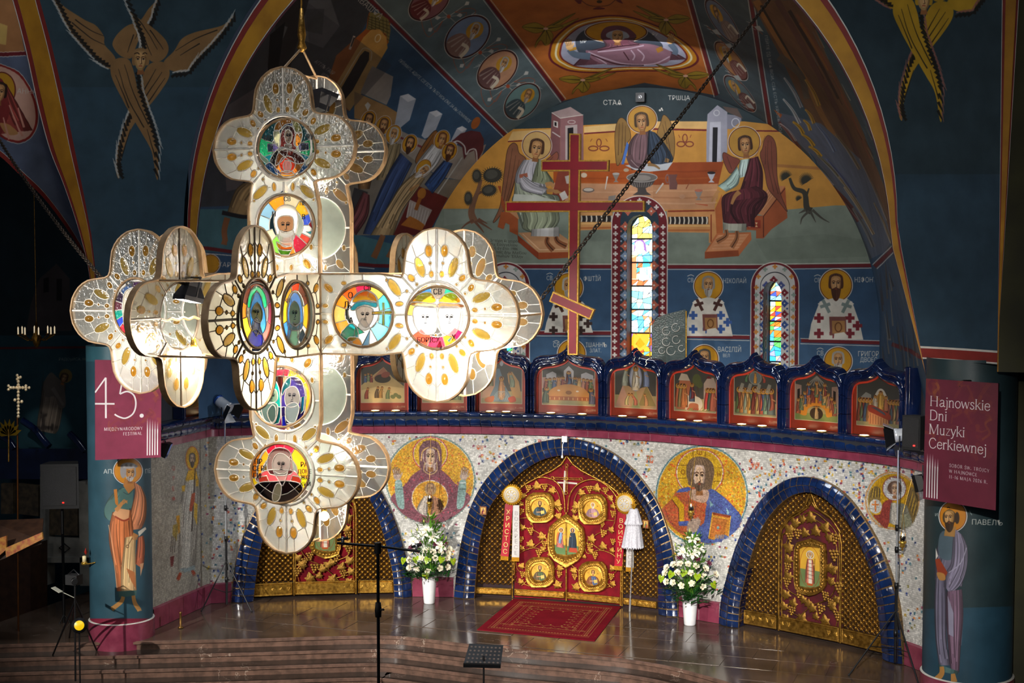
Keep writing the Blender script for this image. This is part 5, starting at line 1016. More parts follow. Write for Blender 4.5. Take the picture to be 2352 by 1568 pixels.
def ogee_half(s0,sc):
    f=lambda q:(s0+(sc-s0)*q[0],q[1]); cuts=[0,4,8,12,17,22,27,32,37,nseg-1]; 
    for a,b in zip(cuts[:-1],cuts[1:]):
        m=MB(); G=[]; d=random.uniform(-.006,.006)
        idx=np.linspace(a+.06,b-.06,3 if b-a<5 else 4)
        for i in idx:
            o_=np.array([np.interp(i,range(nseg),O_OUT[:,k]) for k in(0,1)]); n_=np.array([np.interp(i,range(nseg),O_IN[:,k]) for k in(0,1)]); row=[]
            for t,o in acr: q=f(o_*(1-t)+n_*t); row.append(wall(q[0],q[1],o+d))
            G.append(row)
        if sc<s0: G=[r[::-1] for r in G]
        m.grid(G,0,True); obj('tile',m,M_dkblue,ARC)
def fig(c,x,y,h,col,col2=None,halo=1,lean=0.,seat=0):
    w=h*.15; c.D([x-w*.6+lean*h*.5,y-h*.8,x-w,y-h*.4,x-w*1.1,y],[x+w*.6+lean*h*.5,y-h*.8,x+w*1.05,y-h*.4,x+w*1.1,y],col,4,w=h*.02)
    if col2: c.D([x-w*.5+lean*h*.5,y-h*.82,x-w*.2,y-h*.4,x-w*.6,y-h*.12],[x+w*.6+lean*h*.5,y-h*.8,x+w,y-h*.4,x+w*.9,y-h*.2],col2,3,w=h*.02)
    hx=x+lean*h*.62; hy=y-h*.89
    if halo: c.E(hx,hy,h*.115,h*.115,'c8983a'); c.ring(hx,hy,h*.115,h*.115,h*.012,'7a3a20')
    c.E(hx,hy-h*.02,h*.07,h*.085,'4a2c1c'); c.E(hx,hy+h*.012,h*.045,h*.062,'b98a5c'); c.L([hx+w*.1,y-h*.6,hx+w*1.2,y-h*.52],h*.05,'b98a5c',0)
def icon_img(kind):
    c=Canvas(0,0,100,112,3.2,'a83820'); c.P('7,20 12,14 26,10 40,9 47,5.5 50,1 53,5.5 60,9 74,10 88,14 93,20 93,96 7,96','d8c8a8',0); c.P('8,21 13,15 26,11 40,10 47,6.5 50,3 53,6.5 60,10 74,11 87,15 92,21 92,95 8,95','4a4842')
    c.P('8,70 92,70 92,95 8,95','a09468'); c.T('Х—1998',78,106,4,'d8b890',0,.8); r=random.Random(kind)  # paler ground on every board, with the uplight glow painted in
    cs=['8a4a3a','6a7a5a','4a5a78','a8784a','7a3a34','5c6a70','b89a68','9a6a5a']
    if kind==1: # Nativity
        c.P('8,60 30,40 52,22 70,44 92,62 92,95 8,95','b09a6a',0); c.P('30,46 52,22 66,44','a06a54',0); c.E(50,46,16,9,'3a342c'); c.E(56,38,9,6,'8a4a3c',-.3)
        for x,y in((16,48),(22,46),(28,48),(80,44),(86,48)): fig(c,x,y+6,18,r.choice(cs))
        c.P('8,70 50,60 92,66 92,95 8,95','c8b480',0)
        for x,y,k in((18,88,'8a4030'),(38,86,'5a4a34'),(46,86,'a07a3c'),(60,88,'6a7a50')): fig(c,x,y,24,k,lean=.2)
        for x in(70,76,82): c.E(x,80+abs(x-76)*.6,5,4,'6a7448',.4)
    elif kind==2:
        c.P('8,40 30,30 30,80 8,80','9a8a78'); c.P('70,30 92,40 92,80 70,80','8a7468'); 
        for x,k in((22,'8a4030'),(36,'5a6a80'),(52,'a8885a'),(66,'6a3a3a'),(80,'6a7a5a')): fig(c,x,90,48,k,r.choice(cs))
    elif kind==3: # Baptism
        c.P('8,86 14,60 34,30 44,24 40,50 30,80','c09a80'); c.P('92,86 86,50 72,30 62,34 64,50 74,80','b8925c'); c.P('40,24 46,24 58,60 76,92 20,92 36,60','6a8496'); c.E(50,12,4,7,'a8b0bc')
        c.P('44,66 50,50 55,66 54,86 46,86','b98a5c',1); fig(c,50,84,44,'b98a5c'); fig(c,28,60,32,'7a7a58',lean=.25); fig(c,72,62,32,'7a8a74',lean=-.2)
        for i in range(5): c.L([30+i*3,90,44+i*3,70,52+i*4,90],1,'a8bcc8',1,.7)
        c.P('16,86 34,80 32,92 18,93','b8683c',1); c.P('64,84 76,80 80,90 68,93','b04a34',1); c.E(13,52,4,5,'4a4838')
    elif kind==4: # Mystic Supper
        c.P('8,40 92,40 92,62 8,62','b8908a'); c.P('14,34 24,28 30,32 30,58 14,60','b0b0b4'); c.P('70,32 78,28 90,34 90,60 70,56','b0b0b4'); c.P('42,26 50,16 58,26 58,50 42,50','c0c0c4'); c.P('46,30 54,30 54,50 46,50','4a3434'); c.P('80,44 84,44 84,60 80,60','2a2a30')
        fig(c,50,58,32,'7a3a34','4a5a78')
        for i,x in enumerate((14,20,27,34,41,60,67,74,80,86)): fig(c,x,62+abs(x-50)*.16,26,cs[i%8])
        c.P('14,76 24,62 38,55 50,53 62,55 76,62 86,76 86,80 14,80','c08a4a',1); c.P('16,78 86,78 84,86 18,86','a05c34'); 
        for i in range(9): c.L([20+i*7.4,80,20+i*7.4,85],1.2,'d8b070',0)
        c.E(50,70,5,4,'8a5a2c'); c.E(34,66,2.4,1.6,'d8d0c0'); c.E(64,67,2.4,1.6,'d8d0c0'); fig(c,13,92,32,'5a6a5c',lean=.1); fig(c,88,92,32,'5a5a70',lean=-.1)
    elif kind==5: # Transfiguration
        c.P('8,92 24,50 36,52 50,60 64,54 74,52 92,84 92,95 8,95','b09068'); c.P('8,95 24,50 40,92','b8907c'); c.P('92,90 72,50 56,90','8a7a4c'); c.P('42,95 50,58 60,95','9a9a68')
        c.E(50,36,13,26,'8a90a8'); c.E(50,36,11,23,'b8bcc8'); fig(c,50,60,48,'d8c8a8','e0d8c0'); fig(c,28,52,38,'9aa090',lean=.12); fig(c,72,52,38,'7a88a8',lean=-.12)
        for x,k,l in((32,'a8a070',.3),(50,'b86a54',-.5),(72,'a87a54',-.2)): fig(c,x,90,24,k,lean=l)
    elif kind==6: # Entry
        c.P('12,60 22,24 34,24 66,92 12,92','b06a48'); c.P('16,36 22,22 34,24 40,36','c8b8a0'); c.P('68,40 76,28 88,28 92,40 92,92 68,92','b8a090'); c.P('72,30 78,24 84,30','6a2a2a'); c.L('58,60 54,38',3,'4a4030'); c.E(54,34,9,12,'5a6038'); c.E(60,42,6,7,'5a6038')
        c.P('26,72 40,64 60,68 66,80 62,90 58,90 56,80 40,80 36,92 32,92','c8c0b0',1); fig(c,44,76,36,'4a5a70','6a3034')
        for x,k in((16,'a85a3c'),(22,'8a7a50'),(28,'a8683c')): fig(c,x,88,46,k)
        for x,k in((76,'b0403a'),(82,'4a5a4c'),(87,'a85a44')): fig(c,x,92,44,k)
        for i in range(12): c.L([30+i*4,92,34+i*4,89],2,r.choice(['b04a34','7a8a44','c8c0a0']),0)
    elif kind==7: # Ascension
        c.E(50,24,13,13,'8a8a7c'); c.E(50,24,11,11,'6a7478'); fig(c,50,34,20,'c88a3c'); fig(c,32,32,16,'5a7a54',lean=.4); fig(c,68,32,16,'a04a3c',lean=-.4); c.P('10,92 30,50 50,56 72,48 92,92','6a6458',0)
        for i,x in enumerate((18,26,34,42,50,58,66,74,82)): fig(c,x,92-abs(i-4)*.4,48 if i!=4 else 52,['6a7a4a','b07a44','8a9a88','c8944a','7a3c30','b89a5c','a85040','7a9a80','5a6a6c'][i],cs[(i*3)%8])
        for x in(22,38,56,76): c.P([x-6,50,x,34,x+6,36,x+2,52],'a8a494',0,.7)
    elif kind==8: # Pentecost
        c.P('8,30 20,32 20,88 8,88','a08474'); c.P('80,32 92,30 92,88 80,88','a08474'); c.P('12,40 17,38 17,66 12,66','2a2420'); c.P('83,38 88,40 88,66 83,66','2a2420')
        for i in range(7): c.L([50,14,29+i*7,32],2,'9a9488',0,.8)
        c.P('8,82 92,82 92,95 8,95','7a8a4c'); c.P('12,80 22,70 34,58 50,53 66,58 78,70 88,80 78,86 70,86 66,74 50,68 34,74 30,86 20,86','c8862c',1)
        for i,(x,y) in enumerate(((14,76),(20,70),(27,63),(35,58),(43,55),(57,55),(65,58),(73,63),(80,70),(86,76),(34,46),(50,44),(66,46))): fig(c,x,y+8,28,['a85a3c','6a7a5a','b08a50','a8683c','8a4a3a'][i%5],cs[i%8])
        c.E(50,82,13,11,'3a2c20'); fig(c,50,92,24,'b89a6a')
    elif kind==9: # Dormition
        c.P('10,50 24,36 34,40 34,70 10,70','8a8a84'); c.P('76,46 92,42 92,74 76,74','8a6a60'); c.P('20,54 80,50 80,66 20,66','a88a60'); c.P('38,54 44,34 52,28 60,34 66,54','c8c4b8',1); c.E(52,46,8,10,'b0843c')
        for i,x in enumerate((14,20,26,32,70,76,82,88)): fig(c,x,88,42,cs[i%8],cs[(i+3)%8])
        fig(c,52,66,34,'c89a4a'); fig(c,42,66,26,'b8b0a0'); fig(c,62,66,26,'a86a4a')
        c.P('28,62 36,58 66,70 72,76 66,82 34,72','9a3c2c',1); c.P('30,70 66,82 68,94 30,92','c08a5c'); c.P('34,62 44,62 60,70 62,75','4a5260'); 
        for i in range(7): c.L([33+i*5,73+i*1.4,33+i*5,91],1.2,'8a4a34',0)
    else:
        c.P('38,20 44,20 46,54 62,62 60,68 44,62 40,80 34,80','c88a4a',1) if kind==0 else None
        c.P('30,95 50,70 70,95','b08a4c') if kind==0 else c.P('8,92 30,50 60,44 92,80 92,95 8,95','8a7a60')
        for x,k in((34,'c89a5a'),(66,'b0a8a8')) if kind==0 else ((24,'8a4030'),(44,'5a6a80'),(62,'a8885a'),(80,'6a7a5a')): fig(c,x,88,60 if kind==0 else 48,k,r.choice(cs))
        if kind==0:
            for i in range(4): c.L([24+i*5,92-i*6,44-i*4,92-i*4],3,'d0a050',0)
    return to_image(f'icon_scene_{kind}',c.img[::-1]*.66)
LAB={0:('dark festal icon with a gold chequered cross and two figures, leftmost of the upper row','crossing'),1:('festal icon of a birth in a cave with shepherds on pale hills',''),3:('festal icon of a bather in a blue river between two rocky banks',''),4:('wide festal icon of a supper at an orange half-round table, under the red cross',''),5:('festal icon of a white-robed figure in a pale oval above three peaks',''),6:('festal icon of a rider on a white donkey between a red hill and a town',''),7:('festal icon of a standing crowd below a small round disc',''),8:('festal icon of seated figures around an orange horseshoe bench',''),9:('festal icon of a figure lying on a draped bier, rightmost of the upper row','')}
kinds=[0,10,11,1,2,3,4,5,6,7,8,9]; LAB[10]=('festal icon half hidden behind the left arm of the hanging cross, beside the corner',0); LAB[11]=('festal icon hidden behind the middle of the hanging cross',0); LAB[2]=('festal icon mostly hidden by the lower right lobe of the hanging cross',0)
for i,kd in enumerate(kinds):
    a,b=BS[i],BS[i+1]; sc_=(a+b)/2; ogee_half(a,sc_); ogee_half(b,sc_)
    n=len(O_IN); xs_=np.concatenate([O_IN[n//4:,0],2-O_IN[n//4:-1,0][::-1]]); zs_=np.concatenate([O_IN[n//4:,1],O_IN[n//4:-1,1][::-1]]); s_=a+(sc_-a)*xs_
    u0,u1=s_[0],s_[-1]; org=wall((u0+u1)/2,3.62,-.02)
    keep=np.concatenate([[True],np.diff(s_)>1e-4]); s_=s_[keep]; zs_=zs_[keep]; s_[0]-=.015; s_[-1]+=.015
    # carved red frame and painted board
    m=MB(); uv=[((x-u0)/(u1-u0),0.) for x in s_]+[((x-u0)/(u1-u0),(z+.03-3.62)/(4.67-3.62)) for x,z in zip(s_,zs_)]
    m.strip([wall(x,3.62,-.045) for x in s_],[wall(x,z+.03,-.045) for x,z in zip(s_,zs_)],0,False,uv)
    m.strip([wall(x,z+.03,-.045) for x,z in zip(s_,zs_)],[wall(x,z+.03,-.1) for x,z in zip(s_,zs_)],0,False)
    ic=obj('festal_icon',m,paintmat(f'icon_paint_{kd}',icon_img(kd),.35,.0,.4),None,V3(org),LAB[kd][0],'icon','festal icons of the upper row')
    fm=MB(); A=[wall(x,z-.02,-.02) for x,z in zip(s_,zs_)]; B=[wall(x,z+.02,-.02) for x,z in zip(s_,zs_)]; fm.strip(A,B,0,False); fm.strip([wall(x,z-.02,-.045) for x,z in zip(s_,zs_)],A,0,False)
    for e in(0,-1):
        x=s_[e]; d=.028 if e==0 else -.028; fm.add([wall(x,3.62,-.02),wall(x+d,3.62,-.02),wall(x+d,zs_[e],-.02),wall(x,zs_[e],-.02)],[(0,1,2,3) if e==0 else (3,2,1,0)])
    obj('frame',fm,mat('icon_frame_red','a83420',.4) if i==0 else bpy.data.materials['icon_frame_red'],ic)
# end posts of the arcade
for s,o in((BS[-1]+.1,.0),):
    m=MB(); m.grid([[wall(s+.13*cos(a),z,o+.14*sin(a)) for a in np.linspace(-.5,pi+.5,9)][::-1] for z in(3.62,4.0,4.4,4.75,4.8)]); obj('post',m,M_dkblue,ARC)
# recessed uplights in the cornice shelf
M_lamp=mat('lamp_lens','fff2d8',.3,emit='ffe2b0',estr=14.)
UP=[(909,942.6),(996.5,942.6),(1041,943.7),(1126,945.4),(1163,946.4),(1265.4,949.4),(1337.4,950.5),(1430,955.4),(1475.6,957),(1564.9,963.2),(1603,965),(1704,972),(1751,975),(1841,982.6),(1887.7,985.8),(1985.5,994.7),(486,946),(862,942),(1796-70,974)]
UP=UP[:18]
for i,(x,y) in enumerate(UP):
    s=float(wall_px(x,y,.13)[0]); o=.135 if s>SCORN+.3 else .12; p=wall(s,3.624,o); m=MB(); m.lathe(p,[(.1,0),(.1,.012),(.078,.016)],20,0,False)
    n=['birth icon','icon behind the hanging cross','icon behind the hanging cross','river icon','river icon','supper icon','supper icon','three-peak icon','three-peak icon','donkey rider icon','donkey rider icon','crowd icon','crowd icon','bench icon','bench icon','bier icon','chequered cross icon','birth icon'][i]
    sd=['right','left','right','left','right','left','right','left','right','left','right','left','right','left','right','left','right','left'][i]
    t=obj('uplight',m,M_brass,None,V3(p),f'round recessed uplight on the cornice, {sd} one below the {n}','spotlight','uplights on the cornice shelf')
    m=MB(); m.lathe(p+np.array([0,0,.013]),[(.0,.006),(.075,.004)],20,0,False,closed_ends=False); obj('lens',m,M_lamp,t)
    q=wall(s,3.66,o+.02); light('uplight_lamp','SPOT',V3(q),11.,(1.,.6,.28),V3(wall(s,4.45,-.1)),.05,110,1.)
# ================================================================ tiled arches
def arch_tiles(name,key,n,label):
    o,i=ARCH[key]; A=resamp(o,n+1); B=resamp(i,n+1); Mi=(A+B)/2
    root=thing(name,wall((A[0,0]+A[-1,0])/2,0,.1),label,'arch')
    m=MB(); W=lambda p,q:wall(p[0],max(p[1],.0),q)
    for P0,P1,o0,o1 in((A,A,-.02,.06),(A,Mi,.06,.145),(Mi,B,.145,.10),(B,B,.10,-.2)): m.strip([W(p,o0) for p in P0],[W(p,o1) for p in P1],0,True)
    obj('mortar_bed',m,M_goldgrout,root)
    rows=[(A,Mi,.075,.165,.02),(Mi,B,.165,.115,.014)]
    for P0,P1,o0,o1,bl in rows:
        sh=random.random()*.0
        for k in range(n):
            j=[random.uniform(-.07,.07) for _ in range(4)]; G=[]
            tl=random.uniform(-.012,.012)
            for t in(.04,.36,.66,.965):
                row=[]
                for u in(.075+j[0]*.4,.5,.925+j[1]*.4):
                    a=P0[k]*(1-u)+P0[k+1]*u; b=P1[k]*(1-u)+P1[k+1]*u; p=a*(1-t)+b*t; q=o0*(1-t)+o1*t+bl*(1-(2*t-1)**2)*(1-.4*(2*u-1)**2)+tl*(u-.5)+random.uniform(-.002,.002); row.append(W(p,q))
                G.append(row)
            t_=MB(); t_.grid(G,0,True)
            rim=[G[r][0] for r in range(4)]+G[3][1:]+[G[r][2] for r in(2,1,0)]+[G[0][1]]
            c=np.mean([np.array(x) for x in rim],0); nrm=wall_n((A[k,0]+B[k,0])/2)
            t_.strip(rim+[rim[0]],[x-nrm*.03 for x in rim]+[rim[0]-nrm*.03],0,False); obj('tile',t_,M_blue,root)
    # reveal tiles, one row turned into the opening
    for k in range(0,n,1):
        a,b=B[k],B[k+1]; a2=a*.94+b*.06; b2=a*.06+b*.94; t_=MB(); t_.grid([[W(a2,.10),W(b2,.10)],[W(a2,-.02),W(b2,-.02)],[W(a2,-.15),W(b2,-.15)]],0,True); obj('reveal_tile',t_,M_dkblue,root)
arch_tiles('tiled_arch','left',50,'blue glazed tile arch with gilded joints around the left side gate, behind the hanging cross')
arch_tiles('tiled_arch','middle',62,'wide blue glazed tile arch around the red and gold royal doors')
arch_tiles('tiled_arch','right',52,'blue glazed tile arch around the right side gate of dark vines')
# ================================================================ gates of gilded metalwork
GO=-.10
M_gilt=mat('gilded_metal','cc9c40',.28,.8,col2='8e6624',nscale=18,bump=.3,bscale=90)
M_giltlo=mat('antique_gilt','b08438',.32,.78,col2='74521c',nscale=14,bump=.3,bscale=80)
M_velvet=mat('red_velvet','7c0a1a',.7,spec=.15,col2='5c0814',nscale=5,bump=.2,bscale=12); M_dark=mat('dark_maroon_cloth','2c0c10',.8,col2='1c080a',nscale=4)
def inside(poly,p):
    x,y=p; c=False; n=len(poly)
    for i in range(n):
        x1,y1=poly[i]; x2,y2=poly[i-1]
        if (y1>y)!=(y2>y) and x<(x2-x1)*(y-y1)/(y2-y1)+x1: c=not c
    return c
def flatpoly(mb,poly,o,mat=0,thick=0.,uvf=None):
    P=np.asarray(poly,float); n=len(P); xs=np.unique(np.round(np.concatenate([P[:,0],np.linspace(P[:,0].min(),P[:,0].max(),18)]),5)); e=1e-5
    def span(x):
        z=[]
        for i in range(n):
            a,b=P[i],P[(i+1)%n]
            if min(a[0],b[0])<=x<=max(a[0],b[0]) and abs(a[0]-b[0])>1e-9: z.append(a[1]+(b[1]-a[1])*(x-a[0])/(b[0]-a[0]))
        return (min(z),max(z)) if z else (0,0)
    for a,b in zip(xs[:-1],xs[1:]):
        (l0,h0),(l1,h1)=span(a+e),span(b-e); q=[(a,l0),(b,l1),(b,h1),(a,h0)]; mb.add([wall(s,z,o) for s,z in q],[(0,1,2,3)],mat,False,[uvf(*p) for p in q] if uvf else None)
def lattice(parent,test,s0,s1,z1,pitch=.105,matr=None):
    m=MB(); nz=int(z1/pitch*2)+2; ns=int((s1-s0)/pitch)+2
    for j in range(nz):
        z=.3+j*pitch/2
        for i in range(ns):
            s=s0+i*pitch+(pitch/2 if j%2 else 0)
            if not test(s,z): continue
            h=pitch*.5
            for dx,dz in((1,0),(-1,0),(0,1),(0,-1)):      # four petals
                L_=h*.93; w_=h*.2; a=(s,z); px_,pz_=-dz,dx
                q=lambda t,k,o:wall(s+dx*L_*t+px_*w_*k,z+dz*L_*t+pz_*w_*k,GO+o)
                m.add([q(.08,0,.012),q(.5,1,.004),q(1,0,.008),q(.5,-1,.004),q(.5,0,.03)],[(0,1,4),(1,2,4),(2,3,4),(3,0,4)],0,False)
            for dx,dz in((1,1),(1,-1)):                    # crossing rods
                w_=.006; n_=(-dz*w_,dx*w_); k=h*.98
                m.add([wall(s-dx*k/1.+n_[0],z-dz*k+n_[1],GO+.0),wall(s+dx*k+n_[0],z+dz*k+n_[1],GO+.0),wall(s+dx*k,z+dz*k,GO+.012),wall(s-dx*k,z-dz*k,GO+.012),wall(s-dx*k-n_[0],z-dz*k-n_[1],GO),wall(s+dx*k-n_[0],z+dz*k-n_[1],GO)],[(0,1,2,3),(3,2,5,4)],0,False)
            b=.02; c=[wall(s+b,z,GO+.02),wall(s,z+b,GO+.02),wall(s-b,z,GO+.02),wall(s,z-b,GO+.02),wall(s,z-.004,GO+.05)]; m.add(c,[(0,1,4),(1,2,4),(2,3,4),(3,0,4)],0,True)
    obj('lattice',m,matr or M_giltlo,parent,kind='stuff')
LEAF=MB(); _o=[(0,-.5),(.16,-.34),(.5,-.42),(.38,-.12),(.56,.12),(.28,.16),(.22,.36),(0,.62),(-.22,.36),(-.28,.16),(-.56,.12),(-.38,-.12),(-.5,-.42),(-.16,-.34)]
_in=[(x*.5,y*.5,.16) for x,y in _o]; LEAF.add([(x,y,.03+.05*abs(x)) for x,y in _o]+_in+[(0,0,.12)],[(i,(i+1)%14,14+(i+1)%14,14+i) for i in range(14)]+[(14+i,14+(i+1)%14,28) for i in range(14)],0,True)
LEAFM=mesh_of('vine_leaf',LEAF,[M_gilt],(0,0,0))
GR=MB()
for y,xs_ in((.4,(-.3,0,.3)),(.15,(-.2,.12,.36)),(-.1,(-.12,.14)),(-.34,(0,))):
    for x in xs_: r=.17; GR.add([(x+r,y,.08),(x,y+r,.08),(x-r,y,.08),(x,y-r,.08),(x,y,.08+r*1.1),(x+r*.6,y+r*.6,.15),(x-r*.6,y-r*.6,.15)],[(0,1,4),(1,2,4),(2,3,4),(3,0,4)],0,True)
GRM=mesh_of('grape_cluster',GR,[M_gilt],(0,0,0))
LEAFM2=LEAFM.copy(); LEAFM2.materials.clear(); LEAFM2.materials.append(M_giltlo); GRM2=GRM.copy(); GRM2.materials.clear(); GRM2.materials.append(M_giltlo)
def place(name,me,root,s,z,size,rot,o=.02):
    n=wall_n(s); t=np.array([-n[1],n[0],0.]); up=np.array([0,0,1.]); x=t*cos(rot)+up*sin(rot); y=-t*sin(rot)+up*cos(rot); return inst(name,me,root,frame(wall(s,z,GO+o),x,y,n,size))
def rod(mb,pts,r=.012,o=.015,n=6,closed=False,mat=0): mb.tube([wall(s,z,GO+o) for s,z in pts],r,n,mat,closed)
def plaque(root,poly_o,poly_i,img,nm,gm=None,bead=True):
    """raised embossed frame with a painted board set in it"""
    def rc(P,N=20):
        P=np.concatenate([P,P[:1]]); d=np.concatenate([[0],np.cumsum(np.linalg.norm(np.diff(P,axis=0),axis=1))]); t=np.linspace(0,d[-1],N+1)[:N]; return np.stack([np.interp(t,d,P[:,0]),np.interp(t,d,P[:,1])],1)
    c0=poly_i.mean(0); st=lambda P:np.roll(P,-int(np.argmin(np.arctan2(*(P-P.mean(0)).T))),0)
    poly_o=rc(st(poly_o)); poly_i=rc(st(poly_i)); m=MB(); n=len(poly_o); c=poly_o.mean(0); mid=poly_i+(poly_o-poly_i)*.5
    lv=[(poly_o,.0),(poly_o,.05),(poly_o*.92+poly_i*.08,.065),(mid,.05),(poly_i*.9+poly_o*.1,.068),(poly_i,.05),(poly_i,.03)]
    for (P0,a),(P1,b) in zip(lv[:-1],lv[1:]): m.strip([wall(s,z,GO+a) for s,z in P0],[wall(s,z,GO+b) for s,z in P1],0,False,closed=True)
    for k in range(n):                                    # embossed scrolls
        for t in(.25,.75):
            a=mid[k]*(1-t)+mid[(k+1)%n]*t; d=(mid[(k+1)%n]-mid[k]); L_=np.linalg.norm(d)
            if L_<.03: continue
            d/=L_; m.ball(wall(a[0],a[1],GO+.05),(.03,.02,.03),6,4)
            nn=np.array([-d[1],d[0]]); m.tube([wall(*(a-d*.05+nn*.02),GO+.055),wall(*(a+nn*.028),GO+.065),wall(*(a+d*.05-nn*.01),GO+.055)],.008,5)
    f=obj('icon_frame',m,gm or M_gilt,root)
    m=MB(); lo=poly_i.min(0); hi=poly_i.max(0); flatpoly(m,poly_i,GO+.035,uvf=lambda s,z:((s-lo[0])/(hi[0]-lo[0]),(z-lo[1])/(hi[1]-lo[1]))); obj('icon_board',m,paintmat(nm,img,.3,0.,.4),f)
    return f
def saint_img(nm,kind):
    c=Canvas(0,0,100,100,2.2,'6a1a1c'); c.E(50,50,49,49,'d0a03c'); rb,hr,bd={0:('3c4a50','4a3020','4a3020'),1:('8a6a70','c8c0b8','c8c0b8'),2:('5a4a34','5a4430','5a4430'),3:('7a4a30','5a3420',None)}[kind]
    c.P('14,92 20,60 38,46 62,46 80,58 86,92','%s'%rb,1); c.P('40,50 62,48 76,90 50,96','%s'%{0:'2a3034',1:'b0848c',2:'4a5a3c',3:'4a5a7c'}[kind],1)
    for x in(30,44,58,70): c.L([x,56,x+4,92],1.6,'d8c8a0',0,.5)
    c.E(50,28,20,20,'e0b448'); c.ring(50,28,20,20,1,'8a3420'); c.face(50,28,12,hair=hr,beard=bd); c.P('54,68 74,64 76,82 56,86','c8b060'); c.L('30,76 56,74',5,'b98a5c',0); c.T('С',18,34,8,'5a2418'); c.T('Ѣ',74,34,8,'5a2418'); return to_image(nm,c.img[::-1])
def annun_img():
    c=Canvas(0,0,100,130,2.4,'d0a43c'); c.P('0,92 100,92 100,130 0,130','5c7a4c'); c.P('48,60 60,60 60,94 48,94','c8a860'); c.L('50,0 50,130',1.5,'8a6420',0)
    c.P('14,40 8,60 10,80 22,60','c06a3a',1); c.D('20,42 12,70 6,100','34,42 34,70 40,104','b86a60',6,w=1.6); c.D('22,42 18,60 16,84','32,44 30,60 26,86','7a94b0',4,w=1.4); c.L('32,52 46,46',4,'b98a5c',0); c.halo(27,32,9); c.face(27,32,6,hair='6a3a1c')
    c.D('66,40 60,70 58,112','84,40 90,70 92,112','2a3440',7,w=1.8); c.P('62,100 92,100 96,118 58,118','a8442c'); c.halo(74,30,9); c.face(74,30,6,cover='3a2a34'); c.L('68,56 60,50',3.5,'b98a5c',0); c.T('МР',84,24,5,'5a2418'); return to_image('annunciation_board',c.img[::-1])
def deacon_img(nm,flip=0):
    c=Canvas(0,0,60,110,3,'d0a038'); c.P('0,62 60,62 60,110 0,110','6a7c4c'); c.D('22,34 18,60 16,98','38,34 42,60 44,98','b86a54',7,w=1.4); c.P('26,36 34,36 36,98 26,98','d8cdb8'); 
    for y in(44,54,64,74,84): c.L([22,y,40,y+2],1.2,'7a2a24',0)
    c.halo(30,22,10); c.face(30,22,6.5,hair='b8b0a0',beard='b8b0a0',blen=.5); c.L('44,30 42,96',1.6,'5a3a1c',0); c.L('36,48 44,46',3,'b98a5c',0); c.P('20,98 40,98 38,104 22,104','a8542c'); c.ring(30,55,29.4,54.5,1,'8a3420'); return to_image(nm,c.img[::-1])
def base_plates(root,spans,z0,z1,mt):
    for a,b in spans:
        m=MB(); q=lambda s,z,o:wall(s,z,GO+o); lv=[(0,0.),(0,.05),(.012,.06),(.03,.045),(.035,.05)]
        for (i0,o0),(i1,o1) in zip(lv[:-1],lv[1:]):
            P0=[(a+i0,z0+i0),(b-i0,z0+i0),(b-i0,z1-i0),(a+i0,z1-i0)]; P1=[(a+i1,z0+i1),(b-i1,z0+i1),(b-i1,z1-i1),(a+i1,z1-i1)]; m.strip([q(*p,o0) for p in P0],[q(*p,o1) for p in P1],0,False,closed=True)
        m.add([q(a+.035,z0+.035,.05),q(b-.035,z0+.035,.05),q(b-.035,z1-.035,.05),q(a+.035,z1-.035,.05)],[(0,1,2,3)])
        for cs,cz in((a+.02,z0+.02),(b-.02,z0+.02),(a+.02,z1-.02),(b-.02,z1-.02)): m.ball(q(cs,cz,.055),.012,6,3)
        pl=obj('base_plate',m,mt,root); k=max(3,int((b-a)/.13))
        for i in range(k):
            s=a+(i+.5)*(b-a)/k; z=(z0+z1)/2
            if i%3==1: place('grape_cluster',GRM,pl,s,z,.085,0,.05)
            else: place('vine_leaf',LEAFM,pl,s,z,.095,random.uniform(-1,1)+(pi if i%2 else 0),.045)
def gate(name,key,label,kind,fr):
    o,i=ARCH[key]; op=resamp(o,50)*.12+resamp(i,50)*.88; s0,s1=op[0,0],op[-1,0]; X=lambda l:pts2(l)
    root=thing(name,wall((s0+s1)/2,0,GO),label,'gate')
    m=MB(); zt=lambda s:float(np.interp(s,op[:,0]+np.arange(50)*1e-6,op[:,1])) if True else 0
    sg=np.linspace(s0,s1,26)
    def up(s):
        j=int(np.argmax(op[:,1])); 
        return float(np.interp(s,op[:j+1,0],op[:j+1,1])) if s<op[j,0] else float(np.interp(-s,-op[j:,0][::-1],op[j:,1][::-1]))
    m.strip([wall(s,.0,GO-.05) for s in sg],[wall(s,max(up(s),.01),GO-.05) for s in sg],0,False); obj('backing_cloth',m,M_dark,root)
    return root,up,s0,s1
# ---- royal doors
vx=lambda l,o=GO:wsz(l,o,850,980,2.667)
root,up,s0,s1=gate('royal_doors','middle','tall double doors of red velvet with gold vines, medallions and lattice sides','r',None)
door=vx('883,1045 885,900 884,700 884,540 878,440 870,405 900,385 960,345 1040,303 1120,265 1175,228 1200,190 1208,172 1217,190 1245,228 1300,268 1390,315 1460,352 1515,395 1548,440 1545,560 1542,800 1538,1092')
lowz=vx('885,985 1205,1005 1537,1030')[:,1].mean()-.02; zb=float(lowz)
dl=door[:,0].min(); dr=door[:,0].max(); dp=[tuple(p) for p in door]
lattice(root,lambda s,z: z>zb+.04 and s0+.05<s<s1-.05 and z<up(s)-.03 and not inside(dp,(s,z)),s0,s1,2.9,.105)
m=MB(); flatpoly(m,door,GO-.02,0); obj('velvet',m,M_velvet,root)
m=MB(); rod(m,door[1:],.016,.03); 
